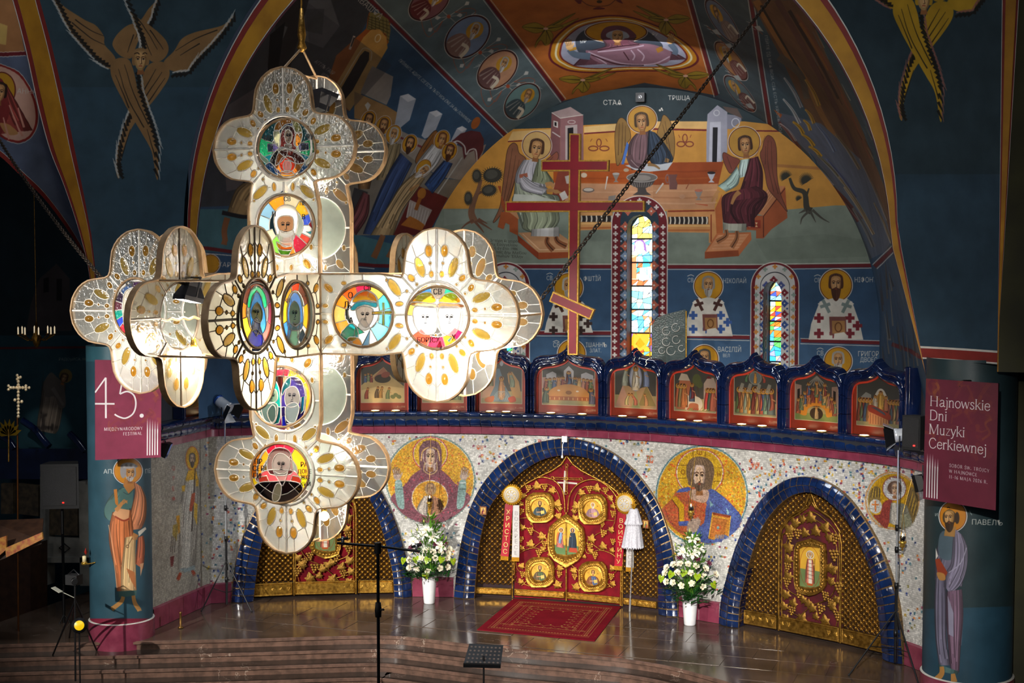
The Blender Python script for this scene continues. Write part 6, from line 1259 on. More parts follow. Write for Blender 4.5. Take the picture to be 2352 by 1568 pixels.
for l in('888,600 890,480 905,400 960,345 1040,308 1110,318 1160,355 1190,420 1196,520','1535,620 1530,480 1505,415 1450,355 1380,322 1310,332 1255,370 1222,430 1214,520','640,1040 640,985 650,860 668,720','870,405 872,700 874,1045','1552,440 1552,800 1548,1095'): rod(m,crom(vx(l),False),.013,.03)
obj('frame',m,M_gilt,root)
m=MB(); cx=vx('1205,520 1205,1062'); rod(m,cx,.018,.035); obj('closing_bar',m,M_gilt,root)
plates=[('646,985 868,985'),('886,985 1196,985'),('1212,985 1536,985'),('1558,985 1760,985')]
base_plates(root,[tuple(vx(p)[:,0]) for p in plates],.06,zb,M_gilt)
def oct_(cx,cy,rx,ry,k=.62): return [(cx-rx,cy-ry*k),(cx-rx*k,cy-ry),(cx,cy-ry*1.02),(cx+rx*k,cy-ry),(cx+rx,cy-ry*k),(cx+rx*1.02,cy),(cx+rx,cy+ry*k),(cx+rx*k,cy+ry),(cx,cy+ry*1.02),(cx-rx*k,cy+ry),(cx-rx,cy+ry*k),(cx-rx*1.02,cy)]
flat=lambda P:vx([v for p in P for v in p])
for k,(x,y) in enumerate(((1043,493),(1368,503),(1043,888),(1370,915))): 
    t=np.linspace(0,2*pi,12,endpoint=False)+pi*1.18; ci=[(x+54*cos(a),y+54*sin(a)) for a in t]; plaque(root,flat(oct_(x,y,88,92)),flat(ci),saint_img(f'evangelist_{k}',k),f'evangelist_paint_{k}')
plaque(root,vx('1203,528 1262,568 1316,622 1322,690 1320,765 1285,815 1205,865 1128,815 1090,765 1088,690 1094,615 1148,568'),vx('1203,582 1240,600 1278,630 1282,690 1281,730 1278,772 1205,782 1136,772 1134,730 1133,690 1136,626 1168,598'),annun_img(),'annunciation_paint')
# vines of the double doors, mirrored about the closing bar
VL=[(1025,360,60,.2),(1118,388,52,-.5),(940,420,44,.8),(925,470,40,.3),(1150,470,60,-.3),(935,615,46,.6),(1155,545,50,-.8),(1055,670,60,.3),(985,715,58,-.2),(1150,600,34,.5),(930,740,40,.4),(1165,865,50,.6),(1150,965,58,.2),(930,850,46,-.6),(925,945,44,.5),(1060,745,40,.9),(1100,780,30,.2),(1165,500,36,1.)]
VG=[(970,378,44),(1070,370,46),(925,520,44),(985,640,50),(1070,720,46),(1035,775,46),(935,905,44),(1160,905,40),(925,690,40),(990,585,34)]
for x,y,sz,ro in VL:
    for q,r_ in((x,ro),(2415-x,-ro)): p=vx([q,y+(14 if q>1205 else 0)])[0]; place('vine_leaf',LEAFM,root,p[0],p[1],sz/2.667*.0074,r_)
for x,y,sz in VG:
    for q in(x,2415-x): p=vx([q,y+(14 if q>1205 else 0)])[0]; place('grape_cluster',GRM,root,p[0],p[1],sz/2.667*.0083,random.uniform(-.2,.2))
m=MB()
for l in('930,970 960,930 900,860 910,780 1000,740 1080,760 1090,700 1020,640 930,600 910,520 930,440 1000,370 1090,350 1150,400 1170,500 1150,570','1180,950 1140,940 1130,880 1180,830','1000,740 1060,690 1050,640','940,960 1010,985','920,560 980,560 1000,610','1160,520 1120,470'):
    P=pts2(l); 
    for sgn in(1,-1):
        Q=P.copy(); 
        if sgn<0: Q[:,0]=2415-Q[:,0]; Q[:,1]+=14
        rod(m,crom(vx(Q.ravel()),False),.008,.02,5)
obj('vine_stem',m,M_gilt,root)
# cross above the doors with trefoil ends
m=MB(); 
for l in('1209,240 1206,395','1128,312 1292,318'):
    P=vx(l); 
    for d in(-1,1):
        q=P.copy(); v=(P[1]-P[0])/np.linalg.norm(P[1]-P[0]); q+=np.array([-v[1],v[0]])*d*.016; rod(m,q,.007,.05,5)
for x,y in((1209,234),(1206,402),(1122,311),(1298,318),(1208,315)): p=vx([x,y])[0]; rod(m,[(p[0]+.03*cos(a),p[1]+.03*sin(a)) for a in np.linspace(0,2*pi,8,endpoint=False)],.009,.05,5,True)
obj('door_cross',m,M_gilt,root); m=MB(); flatpoly(m,vx('1190,268 1203,270 1200,335 1270,342 1270,352 1200,346 1196,414 1184,414 1187,346 1142,345 1142,336 1187,337'),GO+.012,0,.006); obj('cloth_cross',m,mat('silver_cloth','c8c0b4',.4,.3),root)
# ---- side gates
vr=lambda l,o=GO:wsz(l,o,1450,1000,2.6075)
gL=wsz('674,1372 819,1368',GO)[:,0]; rA=vr('885,1175 1262,1250')[:,0]
def side_gate(name,key,label,fmap,matr,nm):
    root,up,s0,s1=gate(name,key,label,'s',None); V=lambda l:fmap(vr(l))
    dr_=V('888,1165 888,900 890,640 905,560 950,500 1010,465 1060,430 1078,400 1082,372 1090,400 1110,432 1160,465 1215,505 1250,570 1265,650 1262,900 1258,1240'); a,b=dr_[:,0].min(),dr_[:,0].max(); dp=[tuple(p) for p in dr_]; zb=.30
    lattice(root,lambda s,z:z>zb+.05 and s0+.05<s<s1-.05 and z<up(s)-.03 and not inside(dp,(s,z)),s0,s1,2.6,.105,matr)
    m=MB(); rod(m,dr_,.018,.03); inner=V('905,1100 905,650 925,580 980,520 1080,455 1180,520 1235,590 1250,680 1250,1150'); rod(m,crom(inner,False),.012,.02); 
    og=V('890,640 900,560 960,480 1040,430 1080,345 1120,430 1200,490 1262,580'); rod(m,crom(og,False),.02,.04); obj('frame',m,matr,root)
    m=MB(); flatpoly(m,dr_,GO-.03); obj('velvet',m,M_velvet if key=='left' else mat('wine_velvet','5a0c18',.7,col2='340810',nscale=4),root)
    cut=sorted([s0+.06,a-.03,a+.02,b-.02,b+.03,s1-.06]); base_plates(root,[(cut[0],cut[1]),(cut[2],cut[3]),(cut[4],cut[5])],.05,zb,matr)
    P=V('985,640 1040,625 1078,612 1120,628 1172,650 1176,790 1172,915 1130,945 1078,962 1030,945 982,910 978,780'); I=V('1016,668 1050,664 1078,664 1108,668 1138,672 1138,790 1138,900 1108,906 1078,908 1048,905 1016,898 1016,780'); plaque(root,P,I,deacon_img(nm),nm+'_paint',matr)
    for x,y,sz,ro in((1080,490,60,.2),(1030,500,40,1.),(985,520,54,.8),(950,560,60,.9),(1165,550,60,-.6),(1110,570,56,0),(1045,580,50,.4),(1190,610,46,-.9),(945,670,60,1.2),(945,740,50,.5),(945,840,52,.8),(1190,790,50,-.5),(1215,800,52,-1),(1200,870,46,-.8),(930,950,52,.6),(975,1000,50,-.3),(1035,980,44,.4),(1060,1000,46,1.),(1210,1020,54,-.6),(1235,980,44,-.9),(1090,1030,50,.3),(1165,1105,56,.2),(1030,1090,54,-.5),(920,1020,46,.4),(930,1090,44,.8),(1110,1080,40,-.2)): p=V([x,y])[0]; place('vine_leaf',LEAFM2,root,p[0],p[1],sz*.0035,ro)
    for x,y,sz in((1000,590,46),(955,610,44),(1225,620,48),(1220,720,52),(940,790,40),(935,880,44),(1245,910,50),(1010,945,44),(1165,960,40),(1140,1040,46),(1195,1000,36),(965,1050,40),(1240,1080,44)): p=V([x,y])[0]; place('grape_cluster',GRM2,root,p[0],p[1],sz*.0041,random.uniform(-.2,.2))
    m=MB()
    for l in('940,1150 1010,1080 1100,1010 1180,980 1230,900 1240,780 1230,650 1180,560 1090,490','1100,1010 1000,960 930,900 925,760 930,650 980,560 1070,490','1010,1080 940,1050','1180,980 1240,1060 1230,1140'): rod(m,crom(V(l),False),.009,.02,5)
    obj('vine_stem',m,matr,root); return root
side_gate('side_gate','right','dark gilded side gate with vines around a hexagonal icon, at the right',lambda p:p,M_giltlo,'saint_with_sceptre')
def mirror(p): q=p.copy(); q[:,0]=gL[0]+(rA[1]-p[:,0])/(rA[1]-rA[0])*(gL[1]-gL[0]); return q if len(q)<4 else q[::-1]
side_gate('side_gate','left','gilded side gate with vines, partly hidden below the hanging cross',mirror,M_gilt,'saint_with_book')
# ================================================================ the great hanging cross of leaded glass
XC,YC,ZC,HW=.22,14.75,5.87,.45
M_bronze=mat('bronze_rim','a48662',.5,.15,col2='86694a',nscale=10); M_came=mat('lead_came','e4e0d8',.4,.2,col2='c8c4bc',nscale=20); M_came2=mat('dark_came','5a4e40',.5,.2)  # front came whitened for the lamp glow; side planes get a darker copy
M_clear=glassmat('clear_art_glass','c4c8c6',.2,.16,.46); M_cream=glassmat('cream_art_glass','dcd8c4',.12,.22,.22); M_pale=glassmat('pale_green_glass','cfe0d4',.08,.25,.05)
M_amber=glassmat('amber_cabochon','e4bc62',.22,.12,.55); M_amberflat=glassmat('amber_flat_glass','d4bc70',.1,.3,.5)
CH=thing('chandelier',(XC,YC,ZC),'huge cross-shaped chandelier of leaded clear glass with amber stones and saints in medallions','chandelier')
_rp=np.array([(0,.95),(10,.93),(20,.865),(27,.785),(33,.69),(39,.61),(45,.585)])
def rq0(a): d=abs(((math.degrees(a)+45)%90)-45); return float(np.interp(d,_rp[:,0],_rp[:,1]))
QD=1.88; MR=.365; IM=.985
GEMS=[(.53,.20,.112,.047,.38,1),(.41,.305,.044,.03,.9,0),(.71,.095,.064,.04,.05,0),(.455,.062,.032,.024,0,0)]
BEADS=[(.565,.075),(.335,.235)]
LINES=['.77,.1 .93,.11','.65,.088 .565,.075 .487,.062','.42,.06 .375,.055','.63,.245 .78,.30','.64,.235 .70,.135','.45,.155 .455,.085','.47,.225 .43,.275','.40,.285 .335,.235','.43,.34 .47,.40','.335,.235 .31,.2','.74,.06 .80,0','.455,.04 .47,0','.56,.25 .60,.37']
class Face:
    """one plane of the cross: maps panel coordinates (a along the arm, b across, o towards the outside) to the room"""
    def __init__(s,kind): s.k=kind
    def __call__(s,u,v,o=0.):
        if s.k=='F': return np.array([XC+u,YC-HW-o,ZC+v])
        if s.k=='B': return np.array([XC+u,YC+.36+o,ZC+v])
        if s.k=='R': return np.array([XC+HW+o,YC+u,ZC+v])
        return np.array([XC-HW-o,YC+u,ZC+v])
def arm(fc,dirv,glass,came,gems=True,disc=True,QD=1.88,ks=1.):
    rq=lambda a:rq0(a)*ks
    F=Face(fc); dx,dy=dirv; M=lambda a,b,o=0.:F(a*dx-b*dy,a*dy+b*dx,o)
    Q=lambda r,t,o=0.:M(QD+r*cos(t),r*sin(t),o)
    # rim
    ang=np.linspace(-3*pi/4,3*pi/4,61); out=[(HW,-HW),(1.2,-HW)]+[(QD+rq(t)*cos(t),rq(t)*sin(t)) for t in ang]+[(1.2,HW),(HW,HW)]
    m=MB(); n=len(out); 
    P_=np.array(out); T_=np.gradient(P_,axis=0); T_/=np.linalg.norm(T_,axis=1)[:,None]; N_=np.stack([T_[:,1],-T_[:,0]],1)*.008
    a=[M(*p,.03) for p in P_+N_]; b=[M(*p,-.045) for p in P_+N_]; c=[M(*p,.03) for p in P_-N_]; d=[M(*p,-.045) for p in P_-N_]
    m.strip(a,b,0,True); m.strip(d,c,0,True); m.strip(c,a,0,False); m.strip(b,d,0,False)
    rim=obj('glass_arm',m,M_bronze,CH)
    L_=MB(); seg=lambda p,q,r=.009,o=.0:L_.tube([M(*p,o),M(*q,o)],r,5)
    for t in(-3,-1,1,3): t*=pi/4; seg((QD+MR*cos(t),MR*sin(t)),(QD+rq(t)*cos(t),rq(t)*sin(t)),.014)
    for t in(-pi/2,0,pi/2): seg((QD+MR*cos(t),MR*sin(t)),(QD+rq(t)*cos(t),rq(t)*sin(t)),.014)
    seg((IM+MR-.03,0),(QD-MR,0),.012); seg((HW,0),(IM-MR,0),.012); seg((IM,MR),(IM,HW),.012); seg((IM,-MR),(IM,-HW),.012); seg((HW,-HW),(HW,HW),.012)
    for cx in(IM,QD): L_.tube([M(cx+MR*cos(t),MR*sin(t),.012) for t in np.linspace(0,2*pi,36,endpoint=False)],.018,6,0,True)
    GS=MB(); big=[]
    def gem(ax,ay,ra,rb,rot,flat,sgn=1):
        R=lambda x,y:(ax+x*cos(rot)-y*sin(rot),(ay+x*sin(rot)+y*cos(rot))*sgn)
        g=MB(); k=10; ring=[R(ra*cos(t),rb*sin(t)) for t in np.linspace(0,2*pi,k,endpoint=False)]; in_=[R(ra*.6*cos(t),rb*.6*sin(t)) for t in np.linspace(0,2*pi,k,endpoint=False)]
        h=.006 if flat else min(ra,rb)*.9
        vs=[M(*p,.004) for p in ring]+[M(*p,h*.75+.004) for p in in_]+[M(*R(0,0),h+.004)]+[M(*p,-.01) for p in ring]
        g.add(vs,[(i,(i+1)%k,k+(i+1)%k,k+i) for i in range(k)]+[(k+i,k+(i+1)%k,2*k) for i in range(k)]+[tuple(range(2*k+1,3*k+1))[::-1]],0,not flat)
        L_.tube([M(*R((ra+.006)*cos(t),(rb+.006)*sin(t)),.006) for t in np.linspace(0,2*pi,12,endpoint=False)],.007,4,0,True)
        if gems and ra>.02: obj('amber_stone',g,M_amberflat if flat else M_amber,rim)
        else: GS.add(g.v,g.f,0,True)
    for q in range(3):                                  # three free lobes
        t0=(-pi/2,0,pi/2)[q]; c,n_=cos(t0),sin(t0); rr=lambda x,y:(QD+x*c-y*n_,x*n_+y*c)
        for sg in(-1,1):
            ts=np.linspace(0,pi/4,9); 
            pm=MB(); pm.strip([Q((MR+.01),t0+sg*t,0) for t in ts],[Q(rq(t)-.008,t0+sg*t,0) for t in ts],0,False); obj('pane',pm,glass,rim)
            for gx,gy,ra,rb,ro,fl in GEMS:
                x,y=rr(gx*ks*.985,gy*ks*.985*sg); gem(x,y,ra,rb,t0+ro*sg,fl)
            for bx,by in BEADS: x,y=rr(bx*ks,by*ks*sg); gem(x,y,.013,.013,0,0)
            for l in LINES:
                P=pts2(l); 
                for p,q_ in zip(P[:-1]*ks*.985,P[1:]*ks*.985): seg(rr(p[0],p[1]*sg),rr(q_[0],q_[1]*sg),.0055,.004)
    for sg in(-1,1):                                    # bar halves around the inner medallion
        for u0,u1 in((HW,IM),(IM,1.625)):
            us=np.linspace(u0,u1,15); lo=[];hi=[]
            for u in us:
                l=math.sqrt(max(0,(MR+.008)**2-(u-IM)**2)); l=max(l,math.sqrt(max(0,(MR+.008)**2-(u-QD)**2))); h=HW-.01 if u<QD-HW else QD-u; h=max(h,l); lo.append(M(u,sg*l)); hi.append(M(u,sg*h))
            pm=MB(); pm.strip(lo,hi,0,False); obj('pane',pm,glass,rim)
        for gx,gy,ra,rb,ro,fl in((1.37,.30,.112,.046,-.9,1),(1.43,.12,.045,.022,.1,0),(.56,.29,.062,.036,-.7,0),(.52,.09,.034,.02,.1,0),(.75,.345,.03,.02,0,0)): gem(gx,gy,ra,rb,ro,fl,sg)
        for bx,by in((1.28,.38),(1.52,.26)): gem(bx,by*sg,.013,.013,0,0)
        for l in('1.30,.38 1.24,.44','1.44,.23 1.52,.26','1.52,.26 1.60,.22','1.43,.17 1.42,.22','.60,.25 .70,.22','.53,.34 .47,.42','.52,.11 .56,.24','.75,.36 .76,.44','.75,.33 .78,.3'): 
            P=pts2(l); seg((P[0][0],P[0][1]*sg),(P[1][0],P[1][1]*sg),.0055,.004)
    obj('lead_lines',L_,came,rim)
    if GS.v: obj('small_stones',GS,M_amber,rim,kind='stuff')
    if disc:
        for cx,ok in((IM,1),(QD,disc!='inner')):
            if ok: pm=MB(); t=np.linspace(0,2*pi,28,endpoint=False); pm.add([M(cx+MR*cos(a_),MR*sin(a_),-.004) for a_ in t],[tuple(range(28))]); obj('medallion_glass',pm,M_pale,rim)
    return rim
UPv,DNv,RTv,LFv=(0,1),(0,-1),(1,0),(-1,0)
for d,q_,k_ in((UPv,1.87,.95),(RTv,1.875,1.),(LFv,1.935,1.02),(DNv,1.825,.975)): arm('F',d,M_clear,M_came,True,False,q_,k_)
arm('R',LFv,M_cream,M_came2,True,False); arm('L',LFv,M_cream,M_came2,True,'inner')
for d,q_,k_ in((UPv,1.87,.95),(RTv,1.875,1.),(LFv,1.935,1.02),(DNv,1.825,.975)): arm('B',d,M_clear,M_came,False,True,q_,k_)
arm('R',RTv,M_cream,M_came2,False); arm('L',RTv,M_cream,M_came2,False)
# spacer rods between the planes
def rd(p,r): m=MB(); m.tube(p,r,6); obj('spacer_rod',m,M_bronze,CH)
for u,v in((.0,2.74),(2.8,0),(-2.88,0),(0,-2.72)): rd([Face('F')(u,v),Face('B')(u,v)],.012)
for v in(-.43,.43):
    for u in(-2.3,2.3): rd([Face('R')(u,v*.9),Face('L')(u,v*.9)],.012)
for sx in(-HW,HW):
    for sy in(-HW,HW): rd([(XC+sx,YC+(sy if sy<0 else .36),ZC-HW-.6),(XC+sx,YC+(sy if sy<0 else .36),ZC+HW+.6)],.018)
rd([(XC,YC-HW,ZC+2.75),(XC,YC,ZC+3.05),(XC,YC+.36,ZC+2.75)],.015)
# stained medallions -----------------------------------------------------------------
GLS={}
def sg(col):
    if col not in GLS: GLS[col]=glassmat('stained_glass_'+col,col,.07,.32)
    return GLS[col]
def medallion(pl,cx,cy,rx,ry,segs,pieces,faces=(),texts=(),view=(0,0,1.)):
    ox,oy,sc=view
    pos=(lambda P,o:at_y(ox+P[:,0]/sc,oy+P[:,1]/sc,YC-HW-o)) if pl=='F' else (lambda P,o:at_x(ox+P[:,0]/sc,oy+P[:,1]/sc,XC+HW+o))
    root=None; m=MB(); t=np.linspace(0,2*pi,36,endpoint=False); c=np.array([[cx,cy]]); E_=lambda f:np.stack([cx+rx*f*np.cos(t),cy+ry*f*np.sin(t)],1)
    m.tube([p for p in pos(E_(1.0),.03)],.016,6,0,True); root=obj('medallion',m,M_bronze,CH)
    lead=MB(); k=0
    def piece(P,col,line=True):
        nonlocal k
        k+=1; o=.010+.0016*k; pm=MB(); A=pos(P,o); pm.add(A,[tuple(range(len(A)))]); obj('glass_piece',pm,sg(col),root)
        if line: lead.tube([p for p in pos(P,o+.004)],.0065,4,0,True,cap=False)
    n=len(segs)
    for i,(a,b,f,col) in enumerate(segs):
        t_=np.radians(np.linspace(a,b,max(4,int(abs(b-a)/12)))); P=np.concatenate([np.stack([cx+rx*.99*np.cos(t_),cy-ry*.99*np.sin(t_)],1),np.stack([cx+rx*f*np.cos(t_[::-1]),cy-ry*f*np.sin(t_[::-1])],1)]); piece(P,col)
    def clip(P):
        q=P.copy(); d=np.sqrt(((q[:,0]-cx)/rx)**2+((q[:,1]-cy)/ry)**2); s=np.where(d>.98,.98/d,1.); q[:,0]=cx+(q[:,0]-cx)*s; q[:,1]=cy+(q[:,1]-cy)*s; return q
    for l,col in pieces: P=pts2(l); piece(clip(crom(P,True,3) if len(P)>4 else P),col)
    obj('lead_lines',lead,M_came,root); ink=MB(); o=.012+.0016*k
    for fx,fy,h,w in faces:
        q=lambda l:[p for p in pos(pts2(l)*np.array([w,h])+np.array([fx,fy]),o+.006)]
        for l in('-.12,-.25 -.35,-.34 -.6,-.2','.12,-.25 .35,-.34 .6,-.2','-.14,-.1 -.35,-.18 -.55,-.08','.14,-.1 .35,-.18 .55,-.08','-.14,-.06 -.35,-.01 -.55,-.08','.14,-.06 .35,-.01 .55,-.08','.1,-.2 .1,.2 .16,.34 -.1,.38','-.2,.58 0,.55 .2,.58'): ink.tube(q(l),.004,4)
        for e in(-.35,.35): ink.ball(q(f'{e},-.08')[0],.012,6,4)
    for tx,x,y,h in texts:
        for dx in(0,.05,.1):
            for g in glyphs(tx): P=np.stack([x+dx*h+g[:,0]*h*.9/.73,y-g[:,1]*h*1.1/.73],1); A=pos(P,o+.008+dx*.01); ink.add(A,[tuple(range(len(A)))])
    if ink.v: obj('painted_lines',ink,M_black,root,kind='stuff')
V6=(450,140,3.137)
medallion('F',655,628,205,212,[(20,75,.55,'0a3a44'),(105,160,.55,'0a3a44'),(-20,20,.5,'0f8a5a'),(160,200,.5,'0f8a5a'),(200,245,.3,'00626e'),(-65,-20,.3,'0a5a70'),(75,105,.6,'16306a')],
 [('515,597 590,595 600,650 520,655','5a508a'),('735,592 810,590 815,640 750,650','5a508a'),('565,500 580,450 620,425 680,415 690,445 640,460 600,500','f0981c'),('690,420 740,450 765,510 725,520 700,460','d8d070'),('560,510 600,505 610,580 600,620 570,590','d8dcb0'),('725,520 768,520 750,600 720,615 705,590','f0981c'),('612,530 635,480 665,466 700,480 716,530 715,600 720,640 610,640','5a1e1a'),('640,520 664,492 692,520 690,570 668,598 645,575','e8e4c8'),('640,600 690,600 695,636 636,636','c8d0c0'),
 ('535,710 600,625 660,640 640,700 560,760','1c1416'),('600,650 700,640 785,720 720,810 600,810 570,770','e8801a'),('590,640 680,640 790,715 730,740 640,690','6a2410'),('600,745 620,700 660,685 700,700 718,745 700,785 660,805 620,790','f05a28'),('628,755 640,722 660,715 680,725 688,755 675,790 640,790','fff8f0'),('600,810 640,792 690,795 720,838 655,846','f0a020'),('458,660 490,690 520,715 515,742 470,705','e8e4c0'),('853,660 820,690 792,722 798,745 842,705','e8e4c0'),('490,770 535,730 590,800 575,838 540,815','2a6ab0'),('735,828 775,745 818,770 785,815','2a6ab0'),('560,765 600,790 608,815 575,800','2020e0')],[(667,540,52,28)],[('МР',485,572,34),('ѲУ',790,562,34),('ІС',530,640,30),('ХР',755,635,30)],V6)
medallion('F',650,1184,205,220,[(60,95,.6,'c8c0a0'),(95,130,.6,'f08a1c'),(25,60,.6,'f0b020'),(0,25,.62,'3858d8'),(-25,0,.6,'f4f4f4'),(130,160,.6,'7aa8c8'),(160,195,.6,'9ac0d8'),(195,225,.5,'e0d8a0'),(225,255,.4,'6aa838'),(255,290,.4,'e08020'),(290,320,.4,'b0203a'),(320,335,.6,'e04838')],
 [('562,1130 590,1060 650,1036 715,1060 735,1140 722,1230 690,1300 610,1300 575,1220','f4f4f0'),('590,1140 630,1115 695,1125 703,1200 675,1235 620,1235 590,1190','c8946a'),('600,1225 650,1235 705,1225 692,1315 650,1340 608,1315','ffffff'),('580,1300 610,1320 690,1335 700,1290 690,1360 600,1355','f0901c'),('590,1360 690,1360 670,1398 610,1396','4ab02a'),('810,1180 830,1150 840,1210','d02a3a'),('795,1230 835,1225 825,1250','20b0c0')],[(645,1185,75,55)],[('СВ',630,1010,30),('ПЕ',745,1040,28),('Н',545,1120,34),('В',760,1140,34)],V6)
V4=(150,480,3.2667)
medallion('R',1437,780,118,262,[(60,120,.72,'8a4a38'),(120,160,.72,'7a4434'),(160,190,.68,'f0801c'),(190,235,.6,'f0b020'),(20,60,.72,'5a4058'),(-20,20,.72,'6a2a3a'),(-60,-20,.7,'7a3a34'),(235,300,.2,'4a4468')],
 [('1365,720 1385,620 1437,572 1490,620 1512,720 1485,740 1470,660 1437,620 1402,660 1385,740','18b070'),('1385,760 1437,610 1490,740 1505,880 1470,940 1400,900','1a5a92'),('1398,760 1440,700 1478,770 1465,850 1410,830','e8861c'),('1403,850 1440,815 1462,865 1435,950 1408,900','ffffff'),('1372,960 1420,900 1455,920 1480,960 1470,1040 1395,1030','2028e8')],[(1437,775,60,30)],(),V4)
medallion('R',1725,785,104,248,[(70,110,.7,'e0481c'),(110,150,.7,'f0a020'),(150,200,.62,'f0b820'),(200,240,.6,'3878d0'),(20,70,.7,'7a4a3a'),(-30,20,.62,'f0b428'),(-75,-30,.5,'e8e8e0'),(240,285,.3,'8ab0a0')],
 [('1665,800 1690,660 1730,625 1765,680 1782,800 1770,900 1680,900','4878b8'),('1685,740 1720,690 1755,740 1758,850 1725,880 1685,850','a8a868'),('1680,860 1725,880 1760,860 1745,1000 1710,1035 1670,1000','b8d0c0'),('1740,960 1780,900 1800,940 1770,1010','384858')],[(1722,785,72,32)],[('СП',1650,700,26),('ПР',1770,660,26)],V4)
V5=(700,480,3.2667)
medallion('F',437,798,226,232,[(75,105,.62,'d01a40'),(105,135,.62,'e85a1c'),(135,160,.6,'f09420'),(160,195,.6,'e8c060'),(195,225,.55,'e0901c'),(225,245,.5,'e8a848'),(45,75,.62,'f0b040'),(15,45,.6,'40c8c8'),(-25,15,.55,'58c0e8'),(-60,-25,.5,'80d8f4'),(245,300,.1,'f4f4f4')],
 [('330,800 340,700 400,625 470,608 535,650 555,720 545,830 480,900 400,900','ffffff'),('358,700 395,640 465,612 525,645 538,700 450,690','f8bc10'),('345,745 395,695 465,685 540,700 532,740 450,718 370,760','1a98b0'),('385,750 440,728 512,750 508,830 460,888 405,840','f4e8dc'),('262,950 340,860 385,880 400,960 320,1000','10a4b4'),('380,870 445,925 370,955','18b890'),('430,1030 492,900 482,1020','80bce8'),('505,770 655,764 655,786 505,790','f8c828'),('583,700 597,700 597,870 583,870','f8c828'),('310,1000 330,965 360,960 400,965 425,1000 420,1030 320,1020','f0a030'),('330,1002 345,990 360,1002 350,1015','e84020')],[(452,795,62,52)],[('О',320,670,44),('Л',290,740,44),('Ь',320,745,36),('Г',300,800,44),('А',330,850,36),('СВ',440,610,34)],V5)
medallion('F',997,815,236,236,[(75,103,.6,'6a6258'),(103,140,.7,'2a5a9a'),(45,75,.7,'1a9a78'),(140,175,.8,'f0c840'),(5,45,.8,'f4d8c0'),(215,250,.62,'e8402c'),(250,285,.62,'d02440'),(285,310,.62,'f0801c'),(310,330,.62,'c81848'),(330,365,.8,'f8f0e8'),(175,215,.75,'f8f4f0')],
 [('790,690 850,640 940,625 985,680 960,705 880,700','f4bc20'),('1005,690 1050,640 1120,630 1170,690 1120,710 1040,700','f4bc20'),('785,715 830,695 985,715 990,740 900,735','b8946a'),('1000,740 1010,705 1100,705 1185,715 1180,740','9a6a44'),('820,740 900,730 985,745 990,880 950,940 870,930 815,850','fffaf4'),('1005,745 1090,735 1165,745 1150,900 1090,950 1020,900','fffaf4'),('985,1040 1018,985 1040,1050','981a48'),('1070,985 1110,950 1085,1000','40c8e0')],[(905,815,70,50),(1085,815,70,50)],[('СВ',960,640,40),('БОРІСХ',840,1000,36),('Х',1100,985,40),('6',1012,1052,24)],V5)  # near-white pieces carry the lamp glare in their colour
VM=(360,780,4.704)
medallion('F',1345,615,322,325,[(72,108,.7,'d0182c'),(108,150,.72,'f0a41c'),(30,72,.72,'f0b418'),(-30,30,.85,'f0b828'),(150,215,.6,'18885a'),(215,250,.5,'183a78'),(250,290,.35,'5a1a4a'),(290,330,.5,'3a2a6a')],
 [('1100,640 1130,480 1220,410 1300,470 1335,640 1320,900 1140,860','0f8a80'),('1345,640 1370,480 1450,400 1560,440 1605,600 1590,820 1480,900 1360,880','3a2c7a'),('1350,560 1380,470 1440,405 1440,500 1390,540 1360,600','0f9a90'),('1160,620 1200,540 1290,540 1305,640 1240,690 1170,680','e0dcc0'),('1385,600 1420,520 1500,510 1545,600 1530,700 1450,730 1395,700','e8e4c8'),('1130,730 1200,680 1290,690 1310,760 1280,880 1230,900 1160,860','9ab8b0'),('1390,740 1440,690 1500,680 1540,740 1500,880 1450,900 1400,860','c8dcdc'),('1195,790 1245,705 1285,740 1280,860 1235,890','7a9a92'),('1560,620 1600,610 1590,760 1555,800','1088a0'),('1350,830 1385,820 1400,930 1355,930','2028e0')],[(1235,610,90,65),(1460,610,95,70)],[('СВ',1320,330,36),('И',1340,410,40),('АНТОНІЙ',1360,375,34),('ѲЕОД',1200,390,30)],VM)
VS=(350,980,2.667)
medallion('F',780,284,178,184,[(80,100,.75,'d01a34'),(100,122,.75,'c8142c'),(58,80,.75,'d82038'),(122,190,.62,'f0901c'),(-10,58,.62,'f0901c'),(190,225,.45,'f4d414'),(-45,-10,.45,'f4d414')],
 [('635,330 660,290 710,265 850,265 895,300 905,350 780,420','c0444c'),('705,200 740,140 790,128 840,150 858,220 850,290 720,290','6a5450'),('735,220 760,170 800,165 840,200 838,260 800,290 745,270','fff8f0'),('740,270 780,290 830,270 800,360 775,330','f8f4f0'),('620,380 660,340 740,335 820,330 900,345 920,390 870,460 780,470 690,455','140e0c'),('735,420 760,350 790,360 780,440 745,460','c8c0a0')],[(788,232,50,38)],[('ПР',622,228,30),('СЕР',612,270,30),('ГИ',615,315,30),('РА',905,245,28),('ДОНЕ',888,285,24),('ЖС',905,325,28),('КИЙ',905,362,24)],VS)  # white face glass coloured as if blown out by the lamps
medallion('F',522,742,160,225,[(60,100,.7,'5a3a6a'),(100,140,.7,'4a68a0'),(140,165,.6,'3a2a44'),(165,185,.6,'6a3a4a'),(185,205,.6,'18a090'),(205,222,.6,'2a48d0'),(222,245,.6,'c0283a'),(245,290,.4,'f0c060'),(290,360,.6,'d8d8d8'),(0,60,.6,'b8b8c0')],[('430,760 440,640 480,600 560,600 600,700 600,850 520,960 450,900','e8e4d8'),('440,800 500,770 560,800 560,920 510,965 450,900','fafaf6')],[(500,720,80,60)],[('СВ',450,580,36)],V4)
